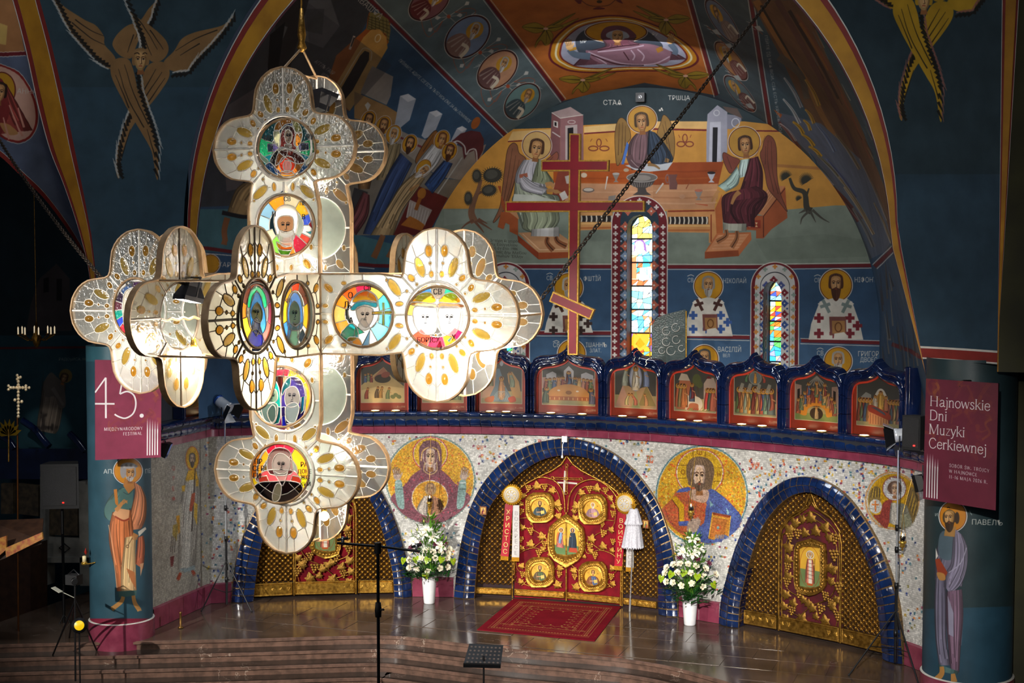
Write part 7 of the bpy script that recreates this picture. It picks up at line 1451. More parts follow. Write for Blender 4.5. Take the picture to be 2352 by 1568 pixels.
# lamps inside: globe bulbs and two floodlights
M_bulb=mat('bulb_glass','ffffff',.3,emit='fff0d8',estr=60.)
def bulb(p,pw,r=.075):
    m=MB(); m.lathe(np.array(p)+np.array([0,0,r*.8]),[(.03,0),(.035,.05),(.02,.12)],10); b=obj('lamp_holder',m,M_brass,CH); m=MB(); m.ball(p,r,14,8); obj('bulb',m,M_bulb,b); light('bulb_light','POINT',V3(np.array(p)+np.array([0,0,-r-.03])),pw,(1.,.9,.76),None,.06)
bulb(at_y(445,815,13.0),90,.085); bulb(at_y(1120,818,14.75),90,.09)
for px,py,Y,pw in((965,600,14.75,110),(1040,745,14.75,70),(655,395,14.75,26),(640,590,14.75,55),(720,1040,14.75,50),(745,1185,14.75,26),(350,790,14.75,50),(560,770,13.1,95),(655,820,14.6,40)): bulb(at_y(px,py,Y),pw,.055)
def flood(p,aim,pw,ang):
    z=np.array(aim,float)-np.array(p); z/=np.linalg.norm(z); x=np.cross([0,0,1.],z); 
    if np.linalg.norm(x)<.1: x=np.array([1.,0,0])
    x/=np.linalg.norm(x); y=np.cross(z,x); m=MB(); q=lambda a,b,c:np.array(p)+x*a+y*b+z*c
    lv=[(.17,.11,0.),(.17,.11,-.05),(.11,.07,-.16),(.11,.07,-.22)]; rings=[[q(-a,-b,c),q(a,-b,c),q(a,b,c),q(-a,b,c)] for a,b,c in lv]
    for r0,r1 in zip(rings[:-1],rings[1:]): m.strip(r1,r0,0,False,closed=True)
    m.add(rings[-1],[(3,2,1,0)]); m.tube([q(-.2,0,-.05),q(-.2,0,-.26),q(.2,0,-.26),q(.2,0,-.05)],.012,5); f=obj('floodlight',m,mat('flood_housing','2c2c30',.45),CH)
    m=MB(); m.add([q(-.155,-.095,-.003),q(.155,-.095,-.003),q(.155,.095,-.003),q(-.155,.095,-.003)],[(0,1,2,3)]); obj('lens',m,mat('flood_lens','ffffff',.2,emit='fff4e4',estr=25.),f)
    light('flood_light','SPOT',V3(q(0,0,.03)),pw,(1.,.94,.85),V3(aim),.1,ang,.7)
flood(at_y(432,692,13.0),(-.5,12.6,4.),60,120); flood(at_y(745,212,14.85),(1.5,16.2,14.),300,80)
m=MB(); p=Face('L'); m.tube([p(-QD+x,-.02+.01*sin(x*30)) for x in np.linspace(-.36,.36,24)],.016,4); obj('twisted_bar',m,M_bronze,CH)
# suspension rod, chain and its pendant collar
m=MB(); top=(XC,YC,20.); m.tube([(XC,YC,ZC+3.05),(XC,YC,20.)],.012,6); m.lathe((XC,YC,ZC+3.0),[(.02,0),(.06,.05),(.035,.12),(.05,.2),(.02,.5)],10); obj('suspension_rod',m,M_giltlo,CH)
# ================================================================ red processional-size cross on the icon wall
M_enamel=mat('red_enamel','a8102a',.3,col2='8a0c22',nscale=2,coat=.5)
CY_=25.5
RC=thing('wall_cross',V3(at_y(1314,812,CY_)),'tall red three-barred cross with gold edges standing above the icon wall','cross')
def bar(nm,l,dep=.09):
    P=pts2(l); A=at_y(P[:,0],P[:,1],CY_-dep/2); B=at_y(P[:,0],P[:,1],CY_-dep/2)+np.array([0,dep,0]); m=MB(); m.prism(list(A),list(B)); g=obj(nm,m,M_gold,RC)
    c=A.mean(0); k=.028; Q=[]
    n=len(A)
    for i in range(n):
        a,b,d=A[i-1],A[i],A[(i+1)%n]; e1=(a-b)/np.linalg.norm(a-b); e2=(d-b)/np.linalg.norm(d-b); Q.append(b+(e1+e2)*k)
    m=MB(); m.prism([q-np.array([0,.012,0]) for q in Q],[q+np.array([0,.01,0]) for q in Q]); obj('red_panel',m,M_enamel,g)
bar('upright','1307.5,306 1333,307 1326.5,815 1303.5,815',.085); bar('crossbar','1161,462 1480,461 1480,486 1161,487',.1); bar('title_bar','1243,368 1398,367 1397,393 1243,393',.1); bar('footrest','1270,669 1365,711 1355,734 1261,692',.11)
# etched glass screen behind the arcade
m=MB(); P=pts2('1497,832 1497,748 1508,730 1530,721 1575,710 1575,832'); A=at_y(P[:,0],P[:,1],26.6); m.prism(list(A),[a+np.array([0,.015,0]) for a in A])
GP=obj('glass_screen',m,glassmat('etched_glass','a8b8b4',.1,.5,.62),None,V3(A[0]),'etched glass panel with ornament and thin gold edge, behind the ogee arcade','glass panel')
m=MB(); m.tube(at_y(np.array([1576,1576]),np.array([714,832]),26.59),.016,4); obj('gold_strip',m,M_gold,GP); m=MB(); m.tube(at_y(np.array([1493,1493]),np.array([742,832]),26.59),.012,4); obj('gold_strip',m,M_gold,GP)
m=MB()
for cx,cy,r in((1530,760,9),(1552,752,9),(1530,785,9),(1553,780,9),(1541,805,10),(1520,805,7),(1565,800,7)):
    m.tube([p for p in at_y(cx+r*np.cos(np.linspace(0,5.2,14)),cy+r*np.sin(np.linspace(0,5.2,14)),26.585)],.008,4)
obj('etching',m,M_came,GP)
m=MB(); p=at_y(1472,224,30.7); m.box(p,(.2,.16,.2)); sp=obj('wall_speaker',m,M_black,None,V3(p),'tiny black box speaker high on the mural under the vault crown','speaker'); m=MB(); m.lathe(p+np.array([0,-.085,0]),[(.05,0),(.05,.01),(.02,-.01)],14,axis=(0,-1,0)); obj('cone',m,M_chrome,sp)
# stay chains
def chain(nm,a,b,label,sag=.25,n=70,r=.028):
    a=np.array(a,float); b=np.array(b,float); m=MB(); L_=np.linalg.norm(b-a); d=(b-a)/L_; s=np.cross(d,[0,0,1.]); s/=np.linalg.norm(s); u=np.cross(s,d)
    for i in range(n):
        t=(i+.5)/n; c=a+(b-a)*t-np.array([0,0,sag*4*t*(1-t)]); e=s if i%2 else u; h=L_/n*.68
        m.tube([c+d*h*cos(g)+e*r*sin(g) for g in np.linspace(0,2*pi,8,endpoint=False)],.0095,4,0,True)
    obj(nm,m,mat('iron_chain','4a4038',.5,.8) if 'iron_chain' not in bpy.data.materials else bpy.data.materials['iron_chain'],None,V3(a),label,'chain')
chain('stay_chain',(3.05,15.05,6.05),V3(at_y(1790,-30,22.4)),'long iron chain from the hanging cross up to the right of the vault',.0,120)
chain('stay_chain',(-2.7,15.0,6.2),V3(at_x(-10,308,-8.0)),'iron chain from the hanging cross to the left side arch',.1,100)
# ================================================================ carpet
def carpet_img():
    c=Canvas(0,0,100,112,6,'740c1c'); g='a07840'
    for k,(a,w) in enumerate(((7,.5),(9.5,.9),(13,.35),(17,.5),(19,.35))): c.L([a,a,100-a,a,100-a,112-a,a,112-a],w,g,0,.85,1)
    for i in range(34):
        for x,y in((9+i*2.5,11.3),(9+i*2.5,100.8)): c.P([x,y-1,x+1,y,x,y+1,x-1,y],g,0,.9)
    for i in range(37):
        for x,y in((11.3,11+i*2.5),(88.8,11+i*2.5)): c.P([x,y-1,x+1,y,x,y+1,x-1,y],g,0,.9)
    def sp(x,y,s,fx=1,fy=1):
        for l in('0,0 2,-1.4 4,0 3,1.6 1.6,.8','0,0 -2,-1.4 -4,0 -3,1.6 -1.6,.8','0,0 0,3 1.4,4.4','0,1.4 2,2.8','0,1.4 -2,2.8'): q=pts2(l)*s; c.L(np.stack([x+q[:,0]*fx,y+q[:,1]*fy],1).ravel(),.5,g,1,.9)
    for i in range(11): sp(16+i*6.8,23,.75,1,1); sp(16+i*6.8,89,.75,1,-1)
    for i in range(10):
        y=24+i*7.1
        for x,e in((23,1),(77,-1)):
            for l in('0,0 1.4,2 0,4 -1.6,3 -.8,1.6','0,0 1.4,-2 0,-4 -1.6,-3','0,0 3,0 4.4,1.4'): q=pts2(l)*.8; c.L(np.stack([x+q[:,0]*e,y+q[:,1]],1).ravel(),.5,g,1,.9)
    for i in range(6):
        x=26+i*9.6
        for y,e in((28,.6),(84,-.6)): c.L([x-4.8,y,x-3,y+4*e,x,y+6*e,x+3,y+4*e,x+4.8,y],.5,g,1,.9); c.L([x,y+6*e,x,y+10*e],.5,g); c.E(x,y+10*e,.9,.9,g)
    for i in range(7):
        y=33+i*8.2
        for x,e in((28,.7),(72,-.7)): c.L([x,y-4,x+4*e,y-2,x+5*e,y,x+4*e,y+2,x,y+4],.5,g,1,.9); c.L([x+5*e,y,x+9*e,y],.5,g); c.E(x+9*e,y,.9,.9,g)
    return to_image('carpet_pattern',c.img[::-1])
cc=[at_z(x,y,.012) for x,y in((1096,1445),(1366,1471),(1427,1392),(1180,1374))]; m=MB(); m.add(cc,[(0,1,2,3)],0,False,[(0,0),(1,0),(1,1),(0,1)]); lo=[c*np.array([1,1,0])+np.array([0,0,.001]) for c in cc]; m.strip(lo,cc,0,False,closed=True)
CARP=obj('carpet',m,paintmat('carpet_weave',carpet_img(),.95,.3,.1),None,V3(np.mean(lo,0)),'red carpet with gold floral border in front of the royal doors','carpet')
# ================================================================ banners of the festival
SER={'H':(.95,'|.15 0 1;|.75 0 1;-.15 .75 .52'),'a':(.6,'~.12 .52 .2 .64 .34 .66 .46 .58 .47 .42 .47 .1 .54 .02 .6 .06;~.47 .38 .3 .34 .12 .24 .1 .1 .2 0 .34 .04 .47 .16'),'j':(.32,'~.2 .66 .2 -.1 .14 -.26 0 -.27;-.08 .2 .65;.18 .9'),'n':(.64,'|.12 0 .66;~.12 .5 .26 .65 .42 .64 .48 .5 .48 .2 .48 0;-.39 .57 0'),'o':(.62,'o.3 .33 .24 .34'),'w':(.82,'\\.04 .66 .22 0;/.22 0 .4 .66;\\.4 .66 .58 0;/.58 0 .76 .66;-0 .12 .66;-.7 .82 .66'),'s':(.5,'~.42 .52 .36 .64 .24 .67 .12 .58 .16 .42 .34 .3 .42 .16 .34 .02 .2 -.01 .1 .06 .07 .16'),'k':(.6,'|.12 0 1;/.12 .26 .48 .66;\\.26 .38 .54 0;-.46 .62 0;-.38 .56 .66'),'i':(.3,'|.14 0 .66;.14 .9'),'e':(.58,'~.09 .36 .3 .36 .5 .36 .48 .56 .32 .67 .14 .58 .07 .36 .12 .1 .3 -.01 .46 .08 .52 .18'),'D':(.88,'|.15 0 1;~.15 1 .45 .99 .7 .82 .76 .5 .7 .18 .45 .01 .15 0'),'M':(1.02,'|.12 0 1;\\.14 1 .5 .02;/.5 .02 .86 1;|.88 0 1'),'u':(.64,'~.14 .66 .14 .3 .16 .1 .26 0 .38 .04 .48 .16;|.48 0 .66'),'z':(.5,'-.08 .44 .65;/.06 0 .44 .65;-.06 .46 .01'),'y':(.54,'\\.06 .66 .28 .02;~.5 .66 .28 .02 .18 -.22 .04 -.26;-0 .14 .66;-.42 .56 .66'),'C':(.82,'~.72 .78 .6 .96 .42 1.01 .2 .9 .08 .5 .2 .1 .42 -.01 .62 .06 .74 .24'),'r':(.44,'|.12 0 .66;~.12 .46 .22 .62 .36 .64 .4 .58'),'S':(.6,'~.5 .8 .42 .97 .28 1.01 .13 .88 .18 .64 .42 .44 .52 .22 .4 .01 .22 -.01 .1 .1 .07 .24'),'O':(.84,'o.42 .5 .36 .51'),'B':(.7,'|.14 0 1;~.14 1 .42 .98 .52 .78 .4 .55 .14 .54;~.14 .54 .48 .5 .6 .28 .46 .02 .14 0'),'R':(.74,'|.14 0 1;~.14 1 .44 .98 .56 .76 .42 .52 .14 .5;\\.36 .5 .66 0'),'W':(1.0,'\\.02 1 .26 0;/.26 0 .5 1;\\.5 1 .74 0;/.74 0 .98 1'),'T':(.76,'|.38 0 1;-.04 .72 1'),'J':(.44,'~.3 1 .3 .5 .3 .1 .22 -.1 .06 -.14;-.2 .4 1'),'Y':(.74,'\\.04 1 .38 .46;/.38 .46 .7 1;|.38 0 .46'),'A':(.8,'/.04 0 .4 1;\\.4 1 .76 0;-.2 .6 .36'),'N':(.9,'|.12 0 1;\\.12 1 .74 .02;|.76 0 1'),'E':(.66,'|.14 0 1;-.14 .58 1;-.14 .5 .52;-.14 .6 0'),'I':(.34,'|.16 0 1'),'Z':(.7,'-.08 .62 1;/.06 0 .62 1;-.06 .64 0'),'F':(.6,'|.14 0 1;-.14 .58 1;-.14 .5 .52'),'L':(.62,'|.14 0 1;-.14 .58 0'),'1':(.42,'|.2 0 1'),'6':(.58,'~.5 .98 .2 .7 .08 .34 .2 .02 .4 0 .5 .2 .42 .44 .24 .46 .1 .3'),'2':(.58,'~.08 .78 .18 .97 .36 1 .48 .84 .4 .6 .08 .02;-.06 .52 0'),'0':(.6,'o.3 .5 .22 .51'),'-':(.5,'-.05 .45 .4'),'.':(.26,'.12 .05'),' ':(.36,'')}
SER['Ó']=(.84,SER['O'][1]+';/.4 1.12 .54 1.28'); SER['Ś']=(.6,SER['S'][1]+';/.26 1.12 .4 1.28'); SER['Ę']=(.66,SER['E'][1]+';~.52 0 .46 -.12 .5 -.2 .62 -.2')
def serif(c,txt,x,y,h,col,sx=1.,w=.07,track=0.):
    for ch in txt:
        adv,st=SER[ch]; f=lambda l:np.stack([x+l[0::2]*h*sx,y-l[1::2]*h],1).ravel()
        for t in st.split(';'):
            if not t: continue
            k=t[0]; v=np.array([float(q) for q in(t[1:] if k in '|-~o\\/' and not(k=='.' ) else t).split()])
            if k=='|': c.L(f(np.array([v[0],v[1],v[0],v[2]])),w*h*1.15,col,0); [c.L(f(np.array([v[0]-.1,e,v[0]+.1,e])),w*h*.5,col,0) for e in v[1:]]
            elif k=='-': c.L(f(np.array([v[0],v[2],v[1],v[2]])),w*h*.6,col,0)
            elif k=='~': c.L(f(v),w*h,col,1)
            elif k=='o': c.ring(x+v[0]*h*sx,y-v[1]*h,v[2]*h*sx,v[3]*h,w*h,col)
            elif k in '\\/': c.L(f(v),w*h*(1.15 if k=='\\' else .6),col,0)
            else: c.E(x+v[0]*h*sx,y-v[1]*h,w*h*.9,w*h*.9,col)
        x+=(adv+track)*h*sx
def flames(c,x0,y0,x1,y1,n,seed,kx=1.):
    r=random.Random(seed)
    for i in range(n):
        x=r.uniform(x0,x1); y=r.uniform(y0,y1); p=[x,y]
        for k in range(4): x+=r.uniform(-9,9); y+=r.uniform(-14,10); p+=[x,y]
        c.L(p,(r.uniform(.5,2.5),r.uniform(3,7)),r.choice(['7a2c38','8a4034','9a5a2c','6a2838']),1,r.uniform(.12,.3))
def banner_r():
    c=Canvas(0,0,100,175,6,'6e2238'); flames(c,10,5,95,110,46,3); c.L('14,5 18,12 12,22 20,30',4,'b07828',1,.35); c.L('80,80 90,70 84,58 92,50',3,'a86828',1,.3)
    for i,t in enumerate(('Hajnowskie','Dni','Muzyki','Cerkiewnej')): serif(c,t,6,39+i*20.3,14.2,'e8e2e2',1.0,.075)
    for i,t in enumerate(('SOBÓR ŚW. TRÓJCY','W HAJNÓWCE','11-16 MAJA 2026 R.')): serif(c,t,36,124+i*8,4.4,'d8ccd0',.95,.11,.16)
    for i in range(5):
        x=5+i*3.7
        for k in range(12): c.L([x,108+k*1.5+(6 if i>2 else 0),x,110+k*1.5+(6 if i>2 else 0)],1.6,'e8e2e2',0,(k+1)/13)
        c.L([x,126,x,172],1.6,'e8e2e2',0)
    c.E(48,8,.8,.8,'2a1018'); return to_image('banner_print_right',c.img[::-1]*.82)
def banner_l():
    c=Canvas(0,0,100,153,6,'84344c'); flames(c,20,10,95,110,40,8); c.L('92,20 96,34 88,44 94,56',5,'b87a30',1,.35); c.L('55,40 62,50 58,62',5,'a03c40',1,.3)
    W_='e8e2e2'; c.L('16,27 16,89',2.6,W_,0); c.L('0,67 29,67',2.6,W_,0); c.L('16,27 0,50',2.2,W_,0)
    c.L('54,30 41,30 37,52',2.4,W_,0); c.L('37,52 48,48 58,54 61,68 57,82 46,89 36,87 29,83',2.4,W_,1); c.E(70,86,3.2,3.2,W_)
    serif(c,'MIĘDZYNARODOWY',13.5,108,4.6,W_,.96,.11,.16); serif(c,'FESTIWAL',42,116,4.6,W_,.96,.11,.16)
    for i in range(5):
        x=79+i*3.9
        for k in range(12): c.L([x,90+k*1.5+i*1.5,x,92+k*1.5+i*1.5],1.7,W_,0,(k+1)/13)
        c.L([x,108,x,149],1.7,W_,0)
    return to_image('banner_print_left',c.img[::-1])
def banner(nm,corn,img,label):
    TL,TR,BR,BL=[np.array(p) for p in corn]; n=np.cross(TR-TL,BL-TL); n/=np.linalg.norm(n); 
    if n@(CAM-TL)<0: n=-n
    m=MB(); F_=[BL,BR,TR,TL]; B_=[p-n*.03 for p in F_]; m.add(F_,[(0,1,2,3)],0,False,[(0,0),(1,0),(1,1),(0,1)]); m.add(B_,[(3,2,1,0)],1); vs=F_+B_; m.add(vs,[(i,i+4,(i+1)%4+4,(i+1)%4) for i in range(4)],1)
    o=obj(nm,m,[paintmat(nm+'_'+img.name,img,.45,.0,.3),M_black],None,V3((BL+BR)/2),label,'banner')
    m=MB(); c=(TL+TR)/2; m.tube([c-n*.03,c-n*.25],.015,5); m.tube([(BL+BR)/2-n*.03,(BL+BR)/2-n*.25],.015,5); obj('bracket',m,M_black,o)
banner('festival_banner',(at_d(218,826,23.5),at_d(371,828,23.85),at_d(369.5,1050,23.85),at_d(218.6,1056.5,23.5)),banner_l(),'dark red banner with a large white 45 on the left painted column')
banner('festival_banner',(at_d(2127,869,20.55),at_d(2293,880,19.7),at_d(2287,1172,19.7),at_d(2120,1145,20.55)),banner_r(),'dark red banner with white lettering on the right painted column')
# ================================================================ flower arrangements
M_vase=mat('white_ceramic','f0f0f0',.3,coat=.3,col2='e4e4e6'); M_pet=mat('lily_petal','f4f2e6',.5,col2='e4e4c4',nscale=9); M_rose=mat('cream_rose','f4eedc',.6,col2='e8dcb8',nscale=12); M_anth=mat('green_anthurium','9ab020',.25,col2='7a9818',nscale=6,coat=.4); M_leaf=mat('dark_leaf','1c4a1a',.35,col2='0e2e12',nscale=5); M_leaf2=mat('young_leaf','5a8a24',.45,col2='3c6a1a',nscale=7); M_stam=mat('stamen','c8a020',.6); M_burg=mat('burgundy_flower','5a1030',.5)
def basis(d):
    d=np.array(d,float); d/=np.linalg.norm(d); x=np.cross([0,0,1.],d); x/=np.linalg.norm(x)+1e-9; return x,np.cross(d,x),d
ROSE=MB()
for k,(n_,r0,r1,h0,h1) in enumerate(((5,.5,1.,-.3,.25),(5,.42,.78,-.1,.5),(4,.3,.52,.1,.62),(3,.12,.3,.3,.7))):
    for i in range(n_):
        a=2*pi*i/n_+k*.6; w=2*pi/n_*.62; pts=[(r0*.4*cos(a),r0*.4*sin(a),h0)]+[(r*cos(a+e*w*.9),r*sin(a+e*w*.9),h) for r,h,e in((r0,(h0+h1)/2,-.8),(r1,h1,-.55),(r1*1.06,h1-.06,0),(r1,h1,.55),(r0,(h0+h1)/2,.8))]; ROSE.add(pts,[(0,1,2),(0,2,3),(0,3,4),(0,4,5)],0,True)
ROSEM=mesh_of('rose',ROSE,[M_rose],(0,0,0))
LILY=MB()
for i in range(6):
    a=2*pi*i/6; L_=1. if i%2 else .92; w=.2 if i%2 else .27; c_,s_=cos(a),sin(a); P=[]
    for t,ww,h in((0,.05,0),(.35,w*.8,.22),(.7,w,.24),(L_,.02,.05)): P+= [(t*c_-ww*s_,t*s_+ww*c_,h+.04),(t*c_,t*s_,h),(t*c_+ww*s_,t*s_-ww*c_,h+.04)]
    LILY.add(P,[f for k in range(3) for f in((3*k,3*k+1,3*k+4,3*k+3),(3*k+1,3*k+2,3*k+5,3*k+4))],0,True)
for i in range(5): a=2*pi*i/5; LILY.tube([(0,0,.02),(.16*cos(a),.16*sin(a),.3),(.24*cos(a),.24*sin(a),.38)],[.012,.012,.035],4,1)
LILYM=mesh_of('lily',LILY,[M_pet,M_stam],(0,0,0))
ANT=MB(); _h=[(0,-.25),(.3,-.5),(.62,-.35),(.66,.05),(.4,.5),(0,.95),(-.4,.5),(-.66,.05),(-.62,-.35),(-.3,-.5)]; ANT.add([(x,y,.1*(x*x)) for x,y in _h]+[(x*.5,y*.5,.08) for x,y in _h]+[(0,0,.05)],[(i,(i+1)%10,10+(i+1)%10,10+i) for i in range(10)]+[(10+i,10+(i+1)%10,20) for i in range(10)],0,True); ANT.tube([(0,0,.06),(0,.1,.3),(0,.25,.55)],[.06,.055,.03],5,1); ANTM=mesh_of('anthurium',ANT,[M_anth,M_stam],(0,0,0))
BUD=MB(); BUD.lathe((0,0,0),[(.02,0),(.14,.2),(.2,.5),(.12,.85),(.0,1.05)],7); BUDM=mesh_of('lily_bud',BUD,[mat('bud_green','c8d070',.5,col2='a8b84c')],(0,0,0))
MON=MB(); _m=[(0,0),(.2,.05),(.45,-.05),(.36,.12),(.6,.16),(.42,.28),(.62,.4),(.4,.46),(.52,.64),(.28,.64),(.3,.84),(.1,.8),(0,1.05)]; _f=_m+[(-x,y) for x,y in _m[::-1][1:-1]]; n_=len(_f); MON.add([(x,y,.12*y*y-.2*abs(x)) for x,y in _f]+[(0,y,.12*y*y+.02) for y in(.2,.5,.8)],[(i,(i+1)%n_,n_+(0 if min(_f[i][1],_f[(i+1)%n_][1])<.3 else 1 if min(_f[i][1],_f[(i+1)%n_][1])<.6 else 2)) for i in range(n_)],0,True); MONM=mesh_of('split_leaf',MON,[M_leaf],(0,0,0))
def bouquet(px,py,view,lil,ros,ant,bud,bur,label):
    base=at_z(px,py+0,0.); base=base+np.array([-.03,.11,0]); ox,oy,sc=view
    root=thing('flower_arrangement',V3(base),label,'flowers','flower arrangements by the royal doors'); 
    m=MB(); m.lathe(base,[(.0,.0),(.098,0),(.105,.02),(.142,.5),(.146,.53),(.14,.54),(.132,.52),(.1,.1),(0,.08)],28); obj('vase',m,M_vase,root)
    H0=.5; dirc=CAM-base; dirc[2]=0; dirc/=np.linalg.norm(dirc); D0=(base-CAM)@RM[:,2]
    def pos(x,y,bulge=.36):
        X=ox+x/sc; Y=oy+y/sc; p=at_d(X,Y,D0); h=p[2]-base[2]; side=(p-base)@np.array([RM[0,0],RM[1,0],0.]); zr=np.clip((h-.45)/1.25,0,1); w=.62*(1-zr)**.6+.06; k=math.sqrt(max(0,1-min(1,(side/w)**2))); d=bulge*k*(1-zr*.75)
        q=at_d(X,Y,D0-d*.98); n=q-(base+np.array([0,0,.75])); n=n/np.linalg.norm(n)+dirc*.9+np.array([0,0,.25]); return q,n/np.linalg.norm(n)
    st=MB()
    def stem(q): st.tube([base+np.array([0,0,.5]),(base+np.array([0,0,.6])+q)/2+np.array([0,0,.06]),q],.007,4)
    def put(nm,me,x,y,s,spin=None,tilt=None):
        q,n=pos(x,y); 
        if tilt is not None: n=n+np.array(tilt); n/=np.linalg.norm(n)
        a,b,d=basis(n); g=random.uniform(0,6) if spin is None else spin; X=a*cos(g)+b*sin(g); Y=-a*sin(g)+b*cos(g); inst(nm,me,root,frame(q,X,Y,d,s)); stem(q-n*.03)
    for x,y in lil: put('lily',LILYM,x,y,.135)
    for x,y in ros: put('rose',ROSEM,x,y,.062)
    for x,y in ant: put('anthurium',ANTM,x,y,.105,pi+random.uniform(-.5,.5))
    for x,y in bur: put('burgundy_lily',BURM,x,y,.07)
    for x,y in bud:
        q,n=pos(x,y,.2); a,b,d=basis(n*.4+np.array([0,0,1.])); inst('lily_bud',BUDM,root,frame(q,a,b,d,.075)); stem(q)
    obj('stems',st,M_leaf2,root,kind='stuff')
    r=random.Random(px)
    for i in range(18):
        a=r.uniform(0,2*pi); e=r.uniform(-.35,.25); d=np.array([cos(a)*cos(e),sin(a)*cos(e),sin(e)]); x=np.cross(d,[0,0,1.]); x/=np.linalg.norm(x); z=np.cross(x,d); inst('split_leaf',MONM,root,frame(base+np.array([0,0,.58+.1*r.random()])+d*.12,x,d,z,r.uniform(.34,.46)))
    f=MB()
    for i in range(330):
        zr=r.random()**1.3; h=.5+zr*1.15; w=(.5*(1-zr)**.7+.04)*r.random()**.5; a=r.uniform(0,2*pi); p=base+np.array([cos(a)*w,sin(a)*w,h]); d=np.array([cos(a)*.7,sin(a)*.7,r.uniform(-.1,1.2)]); d/=np.linalg.norm(d); x=np.cross(d,[.3,.2,1.]); x/=np.linalg.norm(x); L_=r.uniform(.08,.17); z=np.cross(x,d); f.add([p,p+d*L_*.45+x*L_*.17+z*.01,p+d*L_,p+d*L_*.45-x*L_*.17+z*.01],[(0,1,2),(0,2,3)],0 if zr<.45 else 1,True)
    obj('foliage',f,[M_leaf,M_leaf2],root,kind='stuff')
BURM=LILYM.copy(); BURM.materials.clear(); BURM.materials.append(M_burg); BURM.materials.append(M_burg)
bouquet(984,1388,(850,980,2.667),[(345,635),(268,705),(383,680),(432,735),(325,660)],[(340,757),(387,765),(432,765),(480,775),(488,748),(315,802),(398,803),(475,803),(240,815),(240,862),(290,872),(355,885),(428,865),(476,858),(250,762)],[(205,815),(280,808),(352,812),(437,808),(508,818),(340,905)],[(290,640),(410,645),(465,690),(395,600),(330,590),(255,650),(370,560)],[(300,715),(405,722),(458,718),(250,740)],'white vase of lilies and cream roses left of the royal doors')
bouquet(1585,1438,(1450,1000,2.6075),[(310,700),(365,712),(402,685),(370,622)],[(212,790),(252,772),(293,767),(340,770),(388,782),(446,797),(505,830),(277,820),(357,823),(436,845),(202,822),(210,874),(250,880),(300,898),(362,885),(430,907)],[(240,828),(315,818),(395,840),(492,890),(180,850)],[(265,665),(410,640),(430,665),(330,600),(350,580),(280,690)],[(290,732),(395,740),(465,765)],'white vase of lilies and cream roses between the royal doors and right gate')
# ================================================================ ribbons on the royal doors
M_rred=mat('red_satin','b0142a',.35,col2='8c0e20',nscale=4); M_rwht=mat('white_satin','c4c0bc',.55,col2='aeaaa6',nscale=4); M_fr=mat('gold_fringe','d09a20',.45,.4,col2='b07c18',nscale=30); M_text_g=mat('gold_thread','e8c878',.4,.3); M_text_s=mat('silver_thread','b0a8a4',.4,.4)
def ribbon_pair(x,y,r,red,white,tr,tw,label,side):
    o0=.06; p=wsz([x,y],o0,850,980,2.667)[0]; root=thing('festal_ribbon',V3(wall(p[0],p[1],o0)),label,'ribbon')
    R_=r/2.667*.0083; m=MB(); n=wall_n(p[0]); c=wall(p[0],p[1],o0)
    m.lathe(c,[(R_*.98,-.015),(R_*.98,.02),(R_*.8,.035)],26,0,True,n); 
    for i in range(30):
        a=2*pi*i/30; t=np.array([-n[1],n[0],0]); q=c+(t*cos(a)+np.array([0,0,1])*sin(a))*R_; m.ball(q,.018,5,3)
    ros=obj('rosette',m,M_fr,root); m=MB(); m.lathe(c,[(R_*.8,.03),(R_*.76,.045),(0.0,.05)],26,0,True,n); obj('rosette_disc',m,M_rwht,ros); m=MB()
    t=np.array([-n[1],n[0],0]); up=np.array([0,0,1.])
    for rr in(.68,.5): m.tube([c+n*.052+(t*cos(a)+up*sin(a))*R_*rr for a in np.linspace(0,2*pi,24,endpoint=False)],.006,4,0,True)
    for i in range(8): a=2*pi*i/8; m.tube([c+n*.053+(t*cos(a)+up*sin(a))*R_*.18,c+n*.055+(t*cos(a+.25)+up*sin(a+.25))*R_*.35,c+n*.053+(t*cos(a)+up*sin(a))*R_*.5],.007,4)
    obj('embroidery',m,M_text_g,ros)
    for quad,mt,txt,tm in((red,M_rred,tr,M_text_g),(white,M_rwht,tw,M_text_s)):
        Q=wsz(quad,o0-.02,850,980,2.667); TL,TR,BR,BL=Q; m=MB(); G=[]
        for i in range(13):
            f=i/12; a=TL*(1-f)+BL*f; b=TR*(1-f)+BR*f; w=.008*sin(f*7); G.append([wall(*(a*(1-g)+b*g),o0-.02+w+.004*sin(g*3)) for g in(0,.33,.67,1)])
        m.grid(G[::-1]); m.grid([[q-n*.006 for q in r_] for r_ in G]); rb=obj('ribbon',m,mt,root)
        m=MB(); a,b=TL*.0+BL,BR
        for i in range(14):
            q=a*(1-(i+.5)/14)+b*(i+.5)/14; m.tube([wall(q[0],q[1]+.02,o0-.01),wall(q[0],q[1]-.06,o0-.01)],.007,4)
        obj('fringe',m,M_fr,rb)
        tm_=MB(); k=len(txt); w=np.linalg.norm(TR-TL)
        for i,chh in enumerate(txt):
            f=.09+.86*(i+.5)/k; ce=(TL+TR)/2*(1-f)+(BL+BR)/2*f; gl=glyphs(chh); mx=max(q[:,0].max() for q in gl); h=np.linalg.norm(BL-TL)/k*.62; wv=.008*sin(f*7)
            for q in gl: tm_.add([wall(ce[0]+(u-mx/2)*w*.85,ce[1]+(v/.73-.5)*h,o0-.006+wv) for u,v in q],[tuple(range(len(q)))])
        obj('lettering',tm_,tm,rb)
ribbon_pair(868,415,62,'828,470 876,470 848,800 800,795','876,480 914,480 914,805 868,803','ХРИСТОС','ВОСКРЕСЕ','red and white ribbons under a gold-edged rosette, on the left of the royal doors',0)
